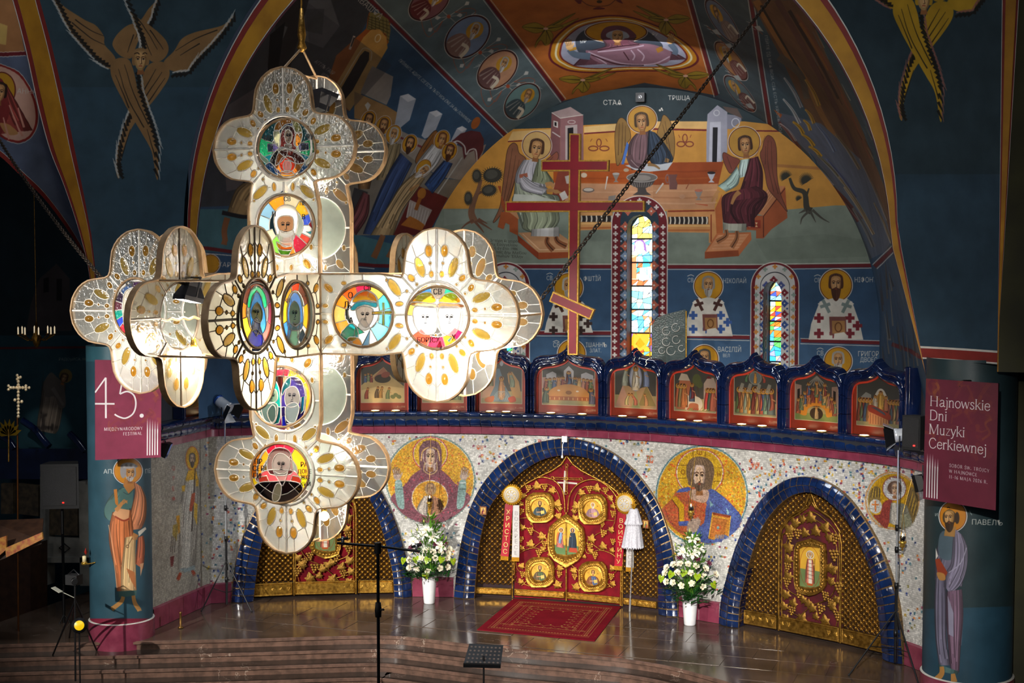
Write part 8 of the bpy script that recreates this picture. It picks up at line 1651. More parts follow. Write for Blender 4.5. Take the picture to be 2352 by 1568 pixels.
ribbon_pair(1563,468,62,'1518,520 1568,528 1544,860 1496,856','1570,530 1612,540 1614,868 1568,865','ВОИСТИНУ','ВОСКРЕСЕ','red and white ribbons under a gold-edged rosette, on the right of the royal doors',1)
# processional pole under a white lace cloth
q0=at_z(1446.5,1404,0.); PL=thing('processional_pole',V3(q0),'silver pole topped by a gathered white lace cloth, leaning by the right ribbons','pole'); qt=at_d(1453,1256,(q0-CAM)@RM[:,2]-.12); top=at_d(1456,1166,(q0-CAM)@RM[:,2]-.12)
m=MB(); pts_=[q0+(qt-q0)*t for t in np.linspace(0,1,26)]; m.tube(pts_,[.013 if i%2 else .02 for i in range(26)],7); m.tube([q0,q0+(qt-q0)*.18],.022,7); obj('pole',m,mat('silver_rod','d8d8d4',.25,.8),PL)
def skirt(nm,z0,z1,r0,r1,k):
    m=MB(); G=[]; ax=(top-qt); 
    for i in range(9):
        f=i/8; z=z0+(z1-z0)*f; c=qt+ax*z; r=r0+(r1-r0)*f**.8; G.append([c+np.array([cos(a)*r*(1+.12*f*sin(a*k)),sin(a)*r*(1+.12*f*sin(a*k)),0]) for a in np.linspace(0,2*pi,41)])
    m.grid(G); return obj(nm,m,mat('white_lace','cfcdd2',.8,col2='b4b2ba',nscale=40) if 'white_lace' not in bpy.data.materials else bpy.data.materials['white_lace'],PL)
skirt('lace_cloth',.98,.62,.07,.15,9); skirt('lace_cloth',.68,.02,.12,.19,11)
for zz,rr in((.62,.155),(.03,.195)):
    m=MB(); c=qt+(top-qt)*zz
    for i in range(26): a=2*pi*i/26; m.ball(c+np.array([cos(a)*rr,sin(a)*rr,-.012]),(.016,.016,.024),5,4)
    obj('lace_edge',m,bpy.data.materials['white_lace'],PL)
m=MB(); 
for i in range(8): a=2*pi*i/8; m.tube([top+(qt-top)*.05,top+np.array([cos(a)*.05,sin(a)*.05,.07])],.009,4)
obj('gold_tassel',m,M_fr,PL)
# small icons hung on the arches, oil lamps, junction box
def small_icon(x,y,w,h,lab,k):
    s,z=wall_px(x,y,.2); s=float(s);z=float(z); m=MB(); a,b=w/2*.0077,h/2*.0077; o=.22
    fr=[(s-a,z-b),(s+a,z-b),(s+a,z+b),(s-a,z+b)]; inn=[(s-a*.72,z-b*.74),(s+a*.72,z-b*.74),(s+a*.72,z+b*.74),(s-a*.72,z+b*.74)]
    m.strip([wall(*p,o-.03) for p in fr],[wall(*p,o) for p in fr],0,False,closed=True); m.strip([wall(*p,o) for p in fr],[wall(*p,o) for p in inn],0,False,closed=True); m.strip([wall(*p,o) for p in inn],[wall(*p,o-.01) for p in inn],0,False,closed=True); m.strip([wall(*p,o-.03) for p in inn],[wall(*p,o-.03) for p in fr],0,False,closed=True)
    ic=obj('small_icon',m,mat('icon_wood','8a5428',.45,col2='6a3c1a'),None,V3(wall(s,z,o)),lab,'icon')
    c=Canvas(0,0,60,74,3,'d8b058'); c.P('10,74 14,40 30,28 48,40 52,74',('6a2a34','5a6a4a')[k],1); c.halo(30,22,13); c.face(30,22,8,cover=('5a2030',None)[k],beard=(None,'6a4a30')[k]); c.P('34,46 50,50 46,74 30,70',('c8905a','b84030')[k],1); img=to_image(f'small_icon_{k}',c.img[::-1])
    m=MB(); m.add([wall(*p,o-.008) for p in inn],[(0,1,2,3)],0,False,[(0,0),(1,0),(1,1),(0,1)]); obj('board',m,paintmat(f'small_icon_paint_{k}',img,.3,0.),ic)
small_icon(1110,1172,17,21,'small framed icon hung on the left flank of the middle tiled arch',0); small_icon(1484,1203,15,20,'small framed icon hung on the right flank of the middle tiled arch',1)
M_cup=mat('black_glass_cup','100c12',.08,coat=1.); M_flame=mat('wick_flame','fff0c0',.5,emit='ffd890',estr=25.)
def lamp(x,y,lab,lit=1):
    o=.34; s,z=wall_px(x,y,o); p=wall(float(s),float(z),o); root=thing('oil_lamp',V3(p-np.array([0,0,.12])),lab,'oil lamp','oil lamps hanging before the mosaics')
    m=MB(); m.lathe(p,[(.012,-.15),(.02,-.14),(.008,-.12),(.03,-.1),(.05,-.085),(.03,-.06),(.055,-.04),(.062,-.02),(.05,-.0)],14); b=obj('body',m,M_brass,root)
    m=MB(); m.lathe(p,[(.035,-.01),(.045,.03),(.048,.07),(.04,.075),(.036,.02)],14); obj('glass_cup',m,M_cup,root)
    m=MB(); m.lathe(p+np.array([0,0,.07]),[(.0,0),(.012,.015),(.008,.035),(0,.055)],8); obj('flame',m,M_flame,root)
    m=MB(); t=wall(float(s),3.2,.11); t[2]=3.25
    for a in(0,2.1,4.2): e=p+np.array([cos(a)*.058,sin(a)*.058,-.02]); m.tube([e,p+np.array([0,0,.45])],.003,4)
    m.tube([p+np.array([0,0,.45]),t],.003,4); obj('hanging_chain',m,M_brass,root)
lamp(987,1152,'small brass oil lamp with black cup before the mosaic of the praying woman'); lamp(1587,1172,'small brass oil lamp with black cup before the bearded figure mosaic'); lamp(2073,1242,'small brass oil lamp burning under the winged figure mosaic')
s,z=wall_px(1297,1008,.2); p=wall(float(s),float(z),.2); m=MB(); m.box(p,(.1,.05,.11)); jb=obj('junction_box',m,M_vase,None,V3(p),'small white junction box above the middle arch with a hanging cable','box'); m=MB(); m.tube([p,p+np.array([-.02,-.06,-.1]),p+np.array([-.03,-.06,-.3])],.008,5); m.lathe(p+np.array([-.03,-.06,-.3]),[(.01,0),(.022,-.02),(.022,-.05),(.0,-.06)],8); obj('cable',m,M_vase,jb)
# ================================================================ stage gear
M_grey=mat('grey_metal','5a5c60',.35,.8); M_can=mat('polished_can','e4e8ee',.28,.35,coat=.6); M_rub=mat('black_rubber','101012',.7)
def knob(m,p,r=.02): m.lathe(p,[(r,-.02),(r*1.2,0),(r,.02)],8,axis=(1,0,0))
def tripod(root,base,feet,hub,spread,mt):
    for f in feet:
        f=np.array(f,float); m=MB(); m.tube([base+np.array([0,0,hub]),f+np.array([0,0,.015])],.013,6); l=obj('leg',m,mt,root); m=MB(); m.ball(f+np.array([0,0,.018]),.02,6,4); obj('rubber_foot',m,M_rub,l)
        m=MB(); a=base+np.array([0,0,spread]); b=base+np.array([0,0,hub])+(f-base-np.array([0,0,hub]))*.55; m.tube([a,b],.008,5); obj('brace',m,mt,root)
def light_stand(px,py,feet,topx,topy,label):
    base=at_z(px,py,0.); D=(base-CAM)@RM[:,2]; top=at_d(topx,topy,D); top[:2]=base[:2]+(top[:2]-base[:2])*.5; root=thing('light_stand',V3(base),label,'stand')
    H=top[2]; m=MB(); m.tube([base+np.array([0,0,.08]),base+np.array([0,0,1.35])],.022,8); obj('pole',m,M_black,root); m=MB(); m.tube([base+np.array([0,0,1.3]),base+np.array([0,0,2.3])],.017,8); m.tube([base+np.array([0,0,2.2]),np.array([base[0],base[1],H])],.013,8); obj('pole',m,M_chrome,root)
    for z in(.55,1.32,1.9,2.25): m=MB(); m.lathe(base+np.array([0,0,z]),[(.03,-.05),(.034,0),(.03,.05)],8); m.tube([base+np.array([0,0,z]),base+np.array([.07,-.02,z])],.01,5); obj('collar',m,M_black,root)
    tripod(root,base,[at_z(x,y,0.) for x,y in feet],.92,.3,M_black); m=MB(); c=[base+np.array([.03+.012*sin(z*5),-.03,z]) for z in np.linspace(.1,H-.1,20)]; m.tube(c,.005,4); obj('cable',m,M_rub,root)
    return base,H
def par_can(p,aim,label,pw,doors=True):
    p=np.array(p,float); d=np.array(aim,float)-p; d/=np.linalg.norm(d); x=np.cross([0,0,1.],d); x/=np.linalg.norm(x); y=np.cross(d,x); root=thing('stage_lamp',V3(p),label,'lamp')
    m=MB(); m.lathe(p,[(.02,-.26),(.09,-.25),(.1,-.2),(.105,.0),(.115,.02),(.115,.06),(.10,.06)],18,axis=d,closed_ends=True); obj('housing',m,M_can,root)
    m=MB(); m.lathe(p,[(.1,.045),(.0,.05)],18,axis=d,closed_ends=False); obj('lens',m,mat('par_lens','ffffff',.1,emit='d8e4ff',estr=6.) if 'par_lens' not in bpy.data.materials else bpy.data.materials['par_lens'],root)
    m=MB(); m.lathe(p,[(.112,-.255),(.118,-.235),(.112,-.215)],18,axis=d); obj('rear_ring',m,mat('blue_rim','1c4c9a',.3,.5) if 'blue_rim' not in bpy.data.materials else bpy.data.materials['blue_rim'],root)
    for a in range(4):
        u=(x,y,-x,-y)[a]; v=(y,-x,-y,x)[a]; m=MB(); c=p+d*.06+u*.11; q=[c-v*.1,c+v*.1,c+v*.15+d*.15+u*.09,c-v*.15+d*.15+u*.09]; m.prism(q,[k+u*.006 for k in q]); obj('barn_door',m,M_can if a%2 else M_black,root)
    m=MB(); m.tube([p+x*.13-d*.02,p+x*.13-d*.02-np.array([0,0,.16]),p-x*.13-d*.02-np.array([0,0,.16]),p-x*.13-d*.02],.012,5); m.tube([p-d*.02-np.array([0,0,.16]),p-d*.02-np.array([0,0,.24])],.016,6); obj('yoke',m,M_grey,root)
    light('par_light','SPOT',V3(p+d*.075),pw,(.9,.94,1.),aim,.08,60 if pw<500 else 30,.8)
b,H=light_stand(521,1397,[(463,1405),(578,1406),(530,1352)],531,955,'tall black tripod light stand in front of the left mosaic wall')
par_can((b[0]+.12,b[1]-.12,H+.2),(b[0]+3.2,b[1]-.6,H-1.6),'chrome stage lamp with barn doors on the left light stand',240)
b,H=light_stand(2056,1532,[(1950,1552),(2112,1580),(2075,1510)],2054,1030,'tall black tripod light stand in front of the right side gate')
par_can((b[0],b[1],H+.24),(-6.3,22.3,1.7),'chrome stage lamp with barn doors on the right light stand',1500)
# slim spotlights under the cornice ends, black speaker by the right pier
def led(p,d,lab):
    p=np.array(p,float); d=np.array(d,float); d/=np.linalg.norm(d); x=np.cross([0,0,1.],d); x/=np.linalg.norm(x); y=np.cross(d,x); root=thing('led_spot',V3(p),lab,'spotlight')
    m=MB(); q=lambda a,b,c:p+x*a+y*b+d*c; lv=[(.13,.13,.06),(.13,.13,.0),(.09,.09,-.1)]; R_=[[q(-a,-b,c),q(a,-b,c),q(a,b,c),q(-a,b,c)] for a,b,c in lv]
    for r0,r1 in zip(R_[:-1],R_[1:]): m.strip(r1,r0,0,False,closed=True)
    m.add(R_[-1],[(3,2,1,0)]); obj('housing',m,M_black,root); m=MB(); m.add([q(-.11,-.11,.03),q(.11,-.11,.03),q(.11,.11,.03),q(-.11,.11,.03)],[(0,1,2,3)]); obj('lens',m,mat('led_lens','dfe8ff',.2,emit='a8b8ff',estr=10.) if 'led_lens' not in bpy.data.materials else bpy.data.materials['led_lens'],root)
    m=MB(); m.tube([q(0,.1,-.05),q(0,.1,-.05)+np.array([0,0,.16])],.012,5); obj('bracket',m,M_grey,root); light('led_light','SPOT',V3(q(0,0,.08)),30,(.8,.86,1.),V3(p+d*3),.06,80,.6)
led(at_d(381,1032,25.2),(.75,.35,-.35),'small black spotlight glowing white under the left end of the cornice'); led(at_d(2117,1108,21.6),(-.75,.45,-.3),'small black spotlight glowing white under the right end of the cornice, beside the banner')
def speaker(p,w,h,dp,face,lab,ledon=1):
    p=np.array(p,float); d=np.array(face,float); d/=np.linalg.norm(d); x=np.cross([0,0,1.],d); x/=np.linalg.norm(x); z=np.array([0,0,1.]); q=lambda a,b,c:p+x*a+z*b+d*c; root=thing('loudspeaker',V3(p),lab,'speaker')
    m=MB(); f=[q(-w/2,-h/2,dp/2),q(w/2,-h/2,dp/2),q(w/2,h/2,dp/2),q(-w/2,h/2,dp/2)]; b=[q(-w*.38,-h*.48,-dp/2),q(w*.38,-h*.48,-dp/2),q(w*.38,h*.48,-dp/2),q(-w*.38,h*.48,-dp/2)]; m.prism(f,b); obj('cabinet',m,M_rub,root)
    m=MB(); m.prism([q(-w*.44,-h*.42,dp/2+.012),q(w*.44,-h*.42,dp/2+.012),q(w*.44,h*.44,dp/2+.012),q(-w*.44,h*.44,dp/2+.012)],[q(-w*.44,-h*.42,dp/2),q(w*.44,-h*.42,dp/2),q(w*.44,h*.44,dp/2),q(-w*.44,h*.44,dp/2)]); obj('grille',m,mat('speaker_grille','18181a',.6,bump=.5,bscale=120) if 'speaker_grille' not in bpy.data.materials else bpy.data.materials['speaker_grille'],root)
    if ledon: m=MB(); m.box(q(.06 if ledon==1 else 0,-h*.36,dp/2+.016),(.03,.012,.02)); obj('indicator',m,mat('red_led','ff2020',.4,emit='ff2018',estr=4.) if 'red_led' not in bpy.data.materials else bpy.data.materials['red_led'],root)
    return root
speaker(at_d(2104,992,21.6),.30,.52,.3,(-.45,-1,0),'black loudspeaker hung beside the right painted column above the cornice')
pS=at_d(142,1112,25.5); speaker(pS,.66,.8,.4,(.5,-1,-.05),'black loudspeaker with red light on a pole in the left aisle'); 
st=thing('speaker_stand',(float(pS[0]),float(pS[1]),-.75),'thin dark pole stand under the loudspeaker in the left aisle','stand'); bb=np.array([pS[0],pS[1],-.75]); m=MB(); m.tube([bb+np.array([0,0,.1]),pS-np.array([0,0,.4])],.025,8); obj('pole',m,M_black,st); tripod(st,bb,[bb+np.array([.6*cos(a),.6*sin(a),0]) for a in(.3,2.4,4.5)],.9,.35,M_black)
# stereo microphone stand in the foreground
D=11.6; tp=at_d(868,1254,D); bs=np.array([tp[0],tp[1],-.75]); ms=thing('microphone_stand',V3(bs),'tall thin black microphone stand with a crossbar in front of the steps','stand')
bt=at_d(861,1568,D); m=MB(); m.tube([bs+np.array([0,0,.1]),np.array([bs[0],bs[1],2.96])],.02,8); obj('pole',m,M_black,ms); m=MB(); m.tube([np.array([bs[0],bs[1],2.9]),tp],.0135,8); obj('pole',m,M_black,ms)
for z in(2.93,3.6): m=MB(); c=np.array([bs[0],bs[1],z]); m.lathe(c,[(.026,-.06),(.03,0),(.024,.06)],8); m.tube([c,c+np.array([.06,-.02,.01])],.009,5); obj('clutch',m,M_rub,ms)
tripod(ms,bs,[bs+np.array([.55*cos(a),.55*sin(a),0]) for a in(.5,2.6,4.7)],.8,.3,M_black)
e0,e1=at_d(774,1247,D),at_d(965,1266,D); m=MB(); m.tube([e0,tp,e1],.011,6); cb=obj('crossbar',m,M_black,ms); m=MB(); m.tube([tp+np.array([0,0,-.06]),tp+np.array([0,0,.03])],.03,7); obj('swivel',m,M_rub,cb)
for (x,y),(x2,y2) in(((775,1240),(800,1235)),((945,1256),(968,1250))):
    a,b_=at_d(x,y,D),at_d(x2,y2,D); m=MB(); m.tube([a,a+(b_-a)*.7,b_],[.011,.013,.012],7); mic=obj('microphone',m,M_rub,ms); m=MB(); m.tube([(a+b_)/2,(a+b_)/2-np.array([0,0,.05])],.006,5); m.lathe((a+b_)/2-np.array([0,0,.03]),[(.012,0),(.014,.02),(.01,.05)],7); obj('clip',m,M_chrome,mic)
# music stand on the nave floor, seen from behind
D=20.; cP=at_d(1111,1503,D); fb=np.array([cP[0],cP[1],-.75]); mu=thing('music_stand',V3(fb),'black perforated music stand at the foot of the steps','music stand')
A=[at_d(x,y,D+dd) for x,y,dd in((1064,1527,-.05),(1150,1529,-.05),(1156,1482,.25),(1078,1478,.25))]; A=np.array(A); n=np.cross(A[1]-A[0],A[3]-A[0]); n/=np.linalg.norm(n); n=n if n@(CAM-A[0])>0 else -n
m=MB(); m.prism(list(A+n*.005),list(A-n*.005)); dk=obj('desk',m,M_black,mu); m=MB(); m.prism([A[0]+n*.05,A[1]+n*.05,A[1]-n*.02,A[0]-n*.02],[A[0]+n*.05-np.array([0,0,.02]),A[1]+n*.05-np.array([0,0,.02]),A[1]-n*.02-np.array([0,0,.02]),A[0]-n*.02-np.array([0,0,.02])]); obj('ledge',m,M_black,mu)
m=MB()
for i in range(8):
    for j in range(5):
        u=.09+i*.117; v=.14+j*.18; c=(A[0]*(1-u)+A[1]*u)*(1-v)+(A[3]*(1-u)+A[2]*u)*v+n*.0065; ax=(A[1]-A[0]); ax/=np.linalg.norm(ax); ay=np.cross(n,ax); m.add([c+(ax*cos(a)+ay*sin(a))*.016 for a in np.linspace(0,2*pi,8,endpoint=False)],[tuple(range(8))])
obj('perforations',m,mat('seen_through_hole','5a4c44',.6),dk,kind='stuff'); m=MB(); m.tube([cP-n*.03,np.array([cP[0],cP[1],cP[2]-.2]),fb+np.array([0,0,.2])],.014,6); knob(m,np.array([cP[0],cP[1],cP[2]-.55]),.03); obj('pole',m,M_black,mu); tripod(mu,fb,[fb+np.array([.33*cos(a),.33*sin(a),0]) for a in(.2,2.3,4.4)],.3,.12,M_black)
# brass post on the solea edge
p=at_z(415,1442,0.); m=MB(); m.lathe(p,[(.05,0),(.05,.02),(.02,.04),(.02,.26),(.028,.28),(.0,.3)],10); obj('brass_post',m,mat('dull_brass','7a5a2c',.4,.8),None,V3(p),'short brass floor post near the edge of the marble platform, at left','post')
# ================================================================ left aisle, in shadow
M_wm=mat('aisle_white_marble','8a8880',.4,col2='6a6862',nscale=3); M_ic=mat('aisle_icon','5a4c38',.5,col2='3a3228',nscale=9)
Ya=22.9
def ab(l,dep=.3,Y=Ya): P=pts2(l); A=at_y(P[:,0],P[:,1],Y); return list(A),[a+np.array([0,dep,0]) for a in A]
SI=thing('side_icon_screen',V3(at_y(100,1360,Ya)),'dark side icon screen with white marble posts in the left aisle','icon screen')
for l in('92,1095 104,1095 104,1345 92,1345','180,1105 205,1105 205,1345 184,1345','96,1280 205,1280 205,1292 96,1292'): m=MB(); m.prism(*ab(l,.3)); obj('marble_post',m,M_wm,SI)
m=MB(); m.prism(*ab('104,1232 184,1236 184,1282 104,1278',.1,Ya+.1)); pn=obj('marble_panel',m,M_wm,SI); m=MB()
for l in('147,1248 160,1258 149,1268 136,1258',): P=at_y(pts2(l)[:,0],pts2(l)[:,1],Ya+.08); m.tube(list(P),.015,4,0,True)
obj('diamond',m,M_black,pn)
for l in('2,1110 30,1110 30,1180 2,1180','40,1110 88,1115 88,1185 40,1180','108,1110 178,1112 178,1230 108,1228'): m=MB(); m.prism(*ab(l,.1,Ya+.12)); obj('dark_panel',m,M_ic,SI)
for l in('52,965 80,985 100,1010 113,1025','160,995 180,1015 196,1036','0,1000 20,1010 34,1030'):
    m=MB(); P=pts2(l); P=crom(P,False,3); A=at_y(P[:,0],P[:,1],Ya); m.tube(list(A),.07,7); obj('tile_arch',m,M_dkblue,SI)
m=MB(); m.prism(*ab('-20,1030 205,1030 205,1100 -20,1100',.2,Ya+.2)); obj('lintel',m,M_dkblue,SI)
# processional cross with lit facets, feathered fan, analogion
Dp=25.; XB=at_d(40,1400,Dp); pc=thing('processional_cross',V3(np.array([XB[0],XB[1],-.75])),'glittering processional cross on a tall thin staff in the left aisle','cross'); m=MB(); m.tube([np.array([XB[0],XB[1],-.7]),at_d(40,955,Dp)],.018,6); obj('staff',m,mat('copper_staff','7a4a24',.35,.8),pc)
M_sp=mat('gilt_facets','ffe8c0',.2,.5); m=MB(); light('facet_fill_spot','SPOT',(-3.,12.,7.),1500,(1.,.93,.8),V3(at_d(42,905,Dp)),.05,5,.6)  # narrow spot added only to make the cross facets glitter
for x,y in [(42,868+i*8) for i in range(12)]+[(24+i*7,890) for i in range(6)]+[(34,918),(50,922)]: m.ball(at_d(x,y,Dp),.032,6,4)
for x,y in((42,866),(22,890),(62,890)):
    for a in range(3): m.ball(at_d(x+5*cos(a*2.1),y+5*sin(a*2.1),Dp),.028,6,4)
obj('jewelled_cross',m,M_sp,pc)
fn=thing('gilt_fan',V3(at_d(22,1060,Dp)),'gilded leafy fan beside the processional cross, far left','fan'); 
m=MB(); m.tube([at_d(20,1060,Dp),at_d(20,985,Dp)],.015,5); obj('handle',m,M_giltlo,fn)
for a in np.linspace(-1.4,1.2,8): p=at_d(20,1000,Dp); q=p+np.array([sin(a)*.3,0,cos(a)*.3]); x=np.array([cos(a),0,-sin(a)]); m=MB(); m.add([p,(p+q)/2+x*.05,q,(p+q)/2-x*.05],[(0,1,2,3)]); obj('leaf',m,mat('gilt_leaf','a88420',.35,.6) if 'gilt_leaf' not in bpy.data.materials else bpy.data.materials['gilt_leaf'],fn)
an=thing('analogion',V3(at_d(40,1400,24.2)),'slanted wooden lectern with an embroidered red and gold cloth, far left','lectern')
def px3(l,D): P=pts2(l); return [at_d(x,y,d) for (x,y),d in zip(P,D)]
m=MB(); a=px3('-30,1195 100,1190 95,1240 -30,1290',(24.2,24.2,23.6,23.6)); m.prism(a,[p-np.array([0,0,.06]) for p in a]); obj('desk',m,M_wood,an); m=MB(); a=px3('-30,1245 14,1230 14,1262 -30,1300',(23.6,23.5,23.5,23.5)); m.prism(a,[p+np.array([0,.03,0]) for p in a]); a=px3('12,1258 96,1222 98,1238 14,1280',(23.5,23.5,23.5,23.5)); m.prism(a,[p+np.array([0,.03,0]) for p in a]); obj('cloth_band',m,mat('red_gold_cloth','8a3a1c',.6,col2='a8782c',nscale=14),an)
m=MB(); m.prism(*ab('-30,1275 70,1250 70,1500 -30,1500',.5,22.2)); obj('stand',m,M_wood,an)
# tripods, candle sconce and the yellow lamp in the shadow
def camtri(px,py,feet,topy,D,lab,nm):
    b=at_d(px,py,D); b[2]=-.75; t=at_d(px,topy,D); root=thing(nm,V3(b),lab,'tripod'); m=MB(); m.tube([b+np.array([0,0,.45]),t],.016,6); obj('column',m,M_black,root)
    for x,y in feet:
        f=at_z(x,y,-.75); m=MB(); m.tube([t-np.array([0,0,.25]),(t-np.array([0,0,.25])+f)/2,f],[.02,.014,.012],6); l=obj('leg',m,M_black,root); m=MB(); m.ball(f+np.array([0,0,.01]),.02,6,4); obj('rubber_foot',m,M_rub,l)
    return root,t
ct,t=camtri(172,1480,[(96,1565),(246,1548),(150,1520)],1345,23.,'black camera tripod in the dark left aisle','camera_tripod'); 
m=MB(); c=at_d(170,1330,23.); m.box(c,(.22,.16,.16)); cm=obj('video_camera',m,M_rub,None,V3(c),'black video camera on the tripod in the dark left aisle','camera'); m=MB(); m.lathe(c,[(.05,.08),(.055,.2),(.045,.2)],12,axis=(.6,-.7,0)); obj('lens',m,M_black,cm); m=MB(); m.tube([c+np.array([-.1,0,.08]),c+np.array([0,0,.16]),c+np.array([.1,0,.08])],.012,5); obj('handle',m,M_black,cm)
m=MB(); c=at_d(131,1354,22.9); m.box(c,(.17,.1,.01),[[.9,0,.4],[0,1,0],[-.4,0,.9]]); m.tube([c,t-np.array([0,0,.2])],.008,4); obj('clip_screen',m,mat('pale_screen','b8b8a8',.4),ct)
p=at_d(182,1436,22.6); yl=thing('yellow_lamp',V3(p),'round black lamp with a yellow lens on the floor under the tripod','lamp'); dd=(CAM-p)/np.linalg.norm(CAM-p); m=MB(); m.lathe(p,[(.02,-.16),(.1,-.14),(.125,-.02),(.125,.02)],18,axis=dd); obj('housing',m,M_black,yl); m=MB(); m.lathe(p,[(.1,.012),(.05,.03),(.0,.035)],16,axis=dd,closed_ends=False); obj('lens',m,mat('yellow_lens','d8b010',.3,emit='d0a808',estr=.5),yl)
m=MB(); m.tube([p,np.array([p[0],p[1],-.75])],.014,5); m.box((p[0],p[1],-.74),(.3,.2,.02)); obj('base',m,M_black,yl)
p=at_d(194,1290,24.3); sc=thing('candle_sconce',V3(p),'small brass candle sconce with a pale candle on the left column','candle'); m=MB(); m.lathe(p,[(.03,-.05),(.055,-.04),(.05,0),(.03,.0)],10); m.tube([p-np.array([0,0,.03]),p+np.array([.08,.0,-.03]),p+np.array([.2,.03,.0])],.01,5); obj('bracket',m,M_brass,sc); m=MB(); m.lathe(p,[(.035,0),(.035,.1),(.0,.11)],10); obj('candle',m,mat('wax','e0d0a0',.5),sc); m=MB(); m.lathe(p+np.array([.03,0,.12]),[(.0,0),(.03,.05),(0,.13)],8); obj('red_shade',m,mat('red_glass','8a2418',.3),sc)
# small crystal chandelier far back on the left
p=at_d(84,775,27.); m=MB(); m.add([(-16,14,float(p[2])+4.4),(-8.2,14,float(p[2])+4.4),(-8.2,24.3,float(p[2])+4.4),(-16,24.3,float(p[2])+4.4)],[(3,2,1,0)]); obj('ceiling_aisle',m,M_plaster,kind='structure'); sm=thing('small_chandelier',V3(p),'small dim crystal chandelier with candles in the far left aisle','chandelier'); m=MB(); m.lathe(p,[(.0,-.2),(.05,-.15),(.1,0),(.03,.1),(.02,.3)],10); m.tube([p+np.array([0,0,.3]),p+np.array([0,0,4.4])],.008,4); obj('body',m,M_giltlo,sm)
for i in range(8):
    a=2*pi*i/8; e=p+np.array([cos(a)*.33,sin(a)*.33,.05]); m=MB(); m.tube([p,(p+e)/2-np.array([0,0,.08]),e],.012,5); m.lathe(e,[(.03,0),(.04,.02)],6); ar=obj('arm',m,M_giltlo,sm); m=MB(); m.lathe(e,[(.014,.02),(.014,.14),(0,.17)],6); obj('candle',m,mat('dim_candle','e8e0d0',.5,emit='ffe8c0',estr=.5) if 'dim_candle' not in bpy.data.materials else bpy.data.materials['dim_candle'],ar)
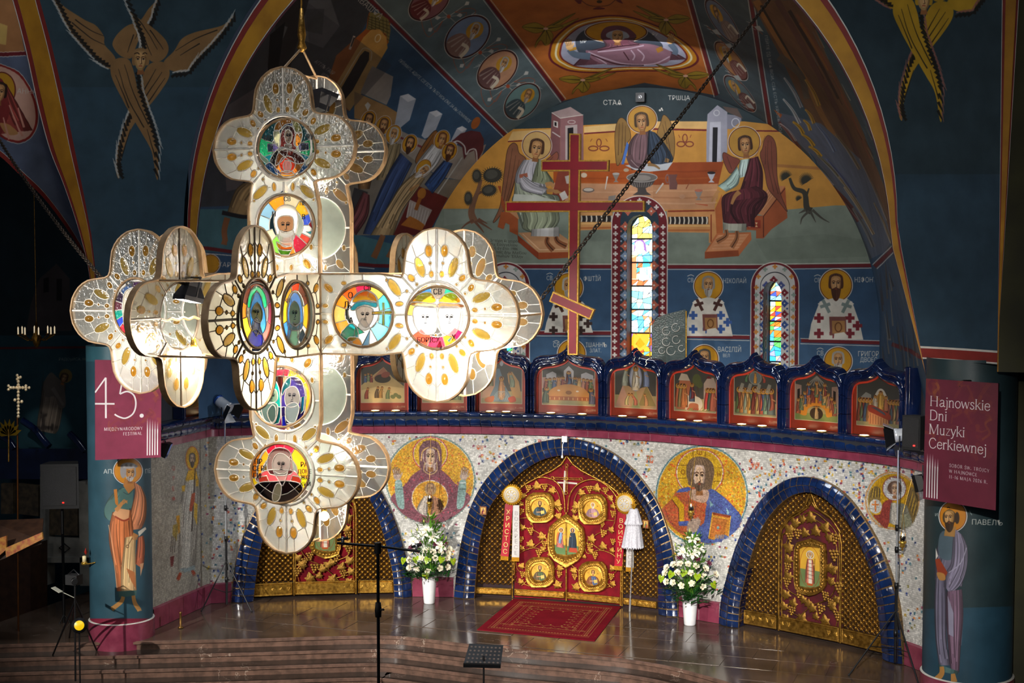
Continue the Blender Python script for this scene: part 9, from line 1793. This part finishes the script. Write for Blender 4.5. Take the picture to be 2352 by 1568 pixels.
# ================================================================ stained-glass windows
def wmat(nm,col,st): return mat(nm,col,.3,col2=col,emit=col,estr=st)
WCOL={}
def wpane(col):
    if col not in WCOL: WCOL[col]=wmat('window_glass_'+col,col,2.6)
    return WCOL[col]
wi=0
for h,d,n in holes:
    wi+=1; x0,x1=h[0,0],h[-1,0]; zt=h[:,2].max(); zb=3.0
    root=obj(f'window_{wi}',(lambda m:[m.strip([p for p in h],[p+np.array([0,d+.05,0]) for p in h],0,False),m.add([(x0,APY,zb),(x1,APY,zb),(x1,APY+d,zb),(x0,APY+d,zb)],[(0,1,2,3)])] and m)(MB()),M_reveal,None,kind='structure'); Yg=APY+d
    if n!='mid':                                          # painted ornament of the deep jamb
        m=MB()
        for i in range(9):
            z=zt-.35-i*.26; c=np.array([x0+.004,APY+d*.45,z]); m.tube([c+np.array([0,.11*cos(a),.1*sin(a)]) for a in np.linspace(0,2*pi,12,endpoint=False)],.008,4,0,True); m.box(c,(.006,.14,.03),mat=1); m.box(c,(.006,.03,.14),mat=1)
        obj('jamb_ornament',m,[M_white,M_maroon],root,kind='stuff')
    step=.53 if n=='mid' else .45; rows_=int((zt-zb)/step)+1; r=random.Random(wi*7); bars=MB()
    def topz(x): return float(np.interp(x,h[1:-1,0]+np.arange(len(h)-2)*1e-7,h[1:-1,2]))
    w=x1-x0
    P0=['f4f8fc','e8f4fa','c8e8f4','8cd0e8','f4e8b0','e8c050','d8f0f4','f8f8f4']
    TH={0:['f0d060','b8e8f0','f8f8f8','e8c860'],1:['f4f4f0','6aa8d8','f0e090','d8ecf4'],2:['d87a50','f4f4f0','48b8d8','f0d8a0','e06a3c'],3:['f8f8f8','78c8e0','c8e8f4','f0e8c0'],4:['e08050','f4f4f4','a8dcec','58b0d8'],5:['f0901c','e8501c','58a8d8','7a58a0','f4b020'],6:['f4f0c8','f0a020','e8e0a0','f8f8f0'],7:['f4f0c8','f0a020']}
    TS={0:['88d0e8','d8f0f4','f0e080','3a50b0','e06040'],1:['f0a020','e8d890','a8d8e8','3848a8','d04030','c8c060'],2:['48a8e0','f07828','c8b0d0','58c058','d8e8e8'],3:['38a0d8','c8b090','58c058','8890d0']}
    for i in range(rows_):
        z1=zt-i*step; z0=max(z1-step,zb)
        if z1-z0<.05: break
        k=4 if n=='mid' else 3; 
        cols_=(TH if n=='mid' else TS).get(i,P0)
        gx=[x0+w*(j/k) for j in range(k+1)]; nz=4
        V_=[[(gx[j]+(r.uniform(-.25,.25)*w/k if 0<j<k else 0),z0+(z1-z0)*t/nz+(r.uniform(-.3,.3)*step/nz if 0<t<nz else 0)) for j in range(k+1)] for t in range(nz+1)]
        for t in range(nz):
            for j in range(k):
                q=[V_[t][j],V_[t][j+1],V_[t+1][j+1],V_[t+1][j]]; tri=[[q[0],q[1],q[2]],[q[0],q[2],q[3]]] if r.random()<.5 else [q]
                for T_ in tri:
                    T2=[(x,min(z,topz(min(max(x,x0),x1)))) for x,z in T_]
                    if max(z for _,z in T2)-min(z for _,z in T2)<.01: continue
                    m=MB(); m.prism([(x,Yg,z) for x,z in T2],[(x,Yg+.012,z) for x,z in T2]); obj('pane',m,wpane(r.choice(cols_)),root); bars.tube([(x,Yg-.004,z) for x,z in T2],.006,4,0,True,cap=False)
        bars.tube([(x0,Yg-.02,z0),(x1,Yg-.02,z0)],.02,5)
    bars.tube([p+np.array([0,d-.02,0]) for p in h],.025,5); obj('leading',bars,M_black,root)
    if n=='mid':                                          # the figure drawn in lead and coloured glass
        fg=lambda l:[(p[0],Yg-.012,p[2]) for p in at_y(pts2(l)[:,0],pts2(l)[:,1],Yg)]
        for l,col in(('1462,575 1458,560 1463,553 1471,552 1478,557 1480,570 1477,580 1470,584','f4ece4'),('1456,582 1458,556 1466,548 1476,549 1483,560 1486,580 1478,572 1470,553 1461,565','7a5a90'),('1452,592 1462,588 1462,640 1446,640 1446,610','d87a50'),('1478,588 1490,598 1496,640 1474,640','48b4d8'),('1470,615 1495,612 1496,642 1470,644','f8f4ec'),('1448,785 1455,765 1470,772 1485,760 1492,780 1482,800 1470,806 1458,800','f08a1c'),('1460,790 1470,775 1482,790 1470,800','e84a1c')):
            m=MB(); A=fg(l); m.prism(A,[(x,y+.008,z) for x,y,z in A]); obj('figure_glass',m,wpane(col),root)
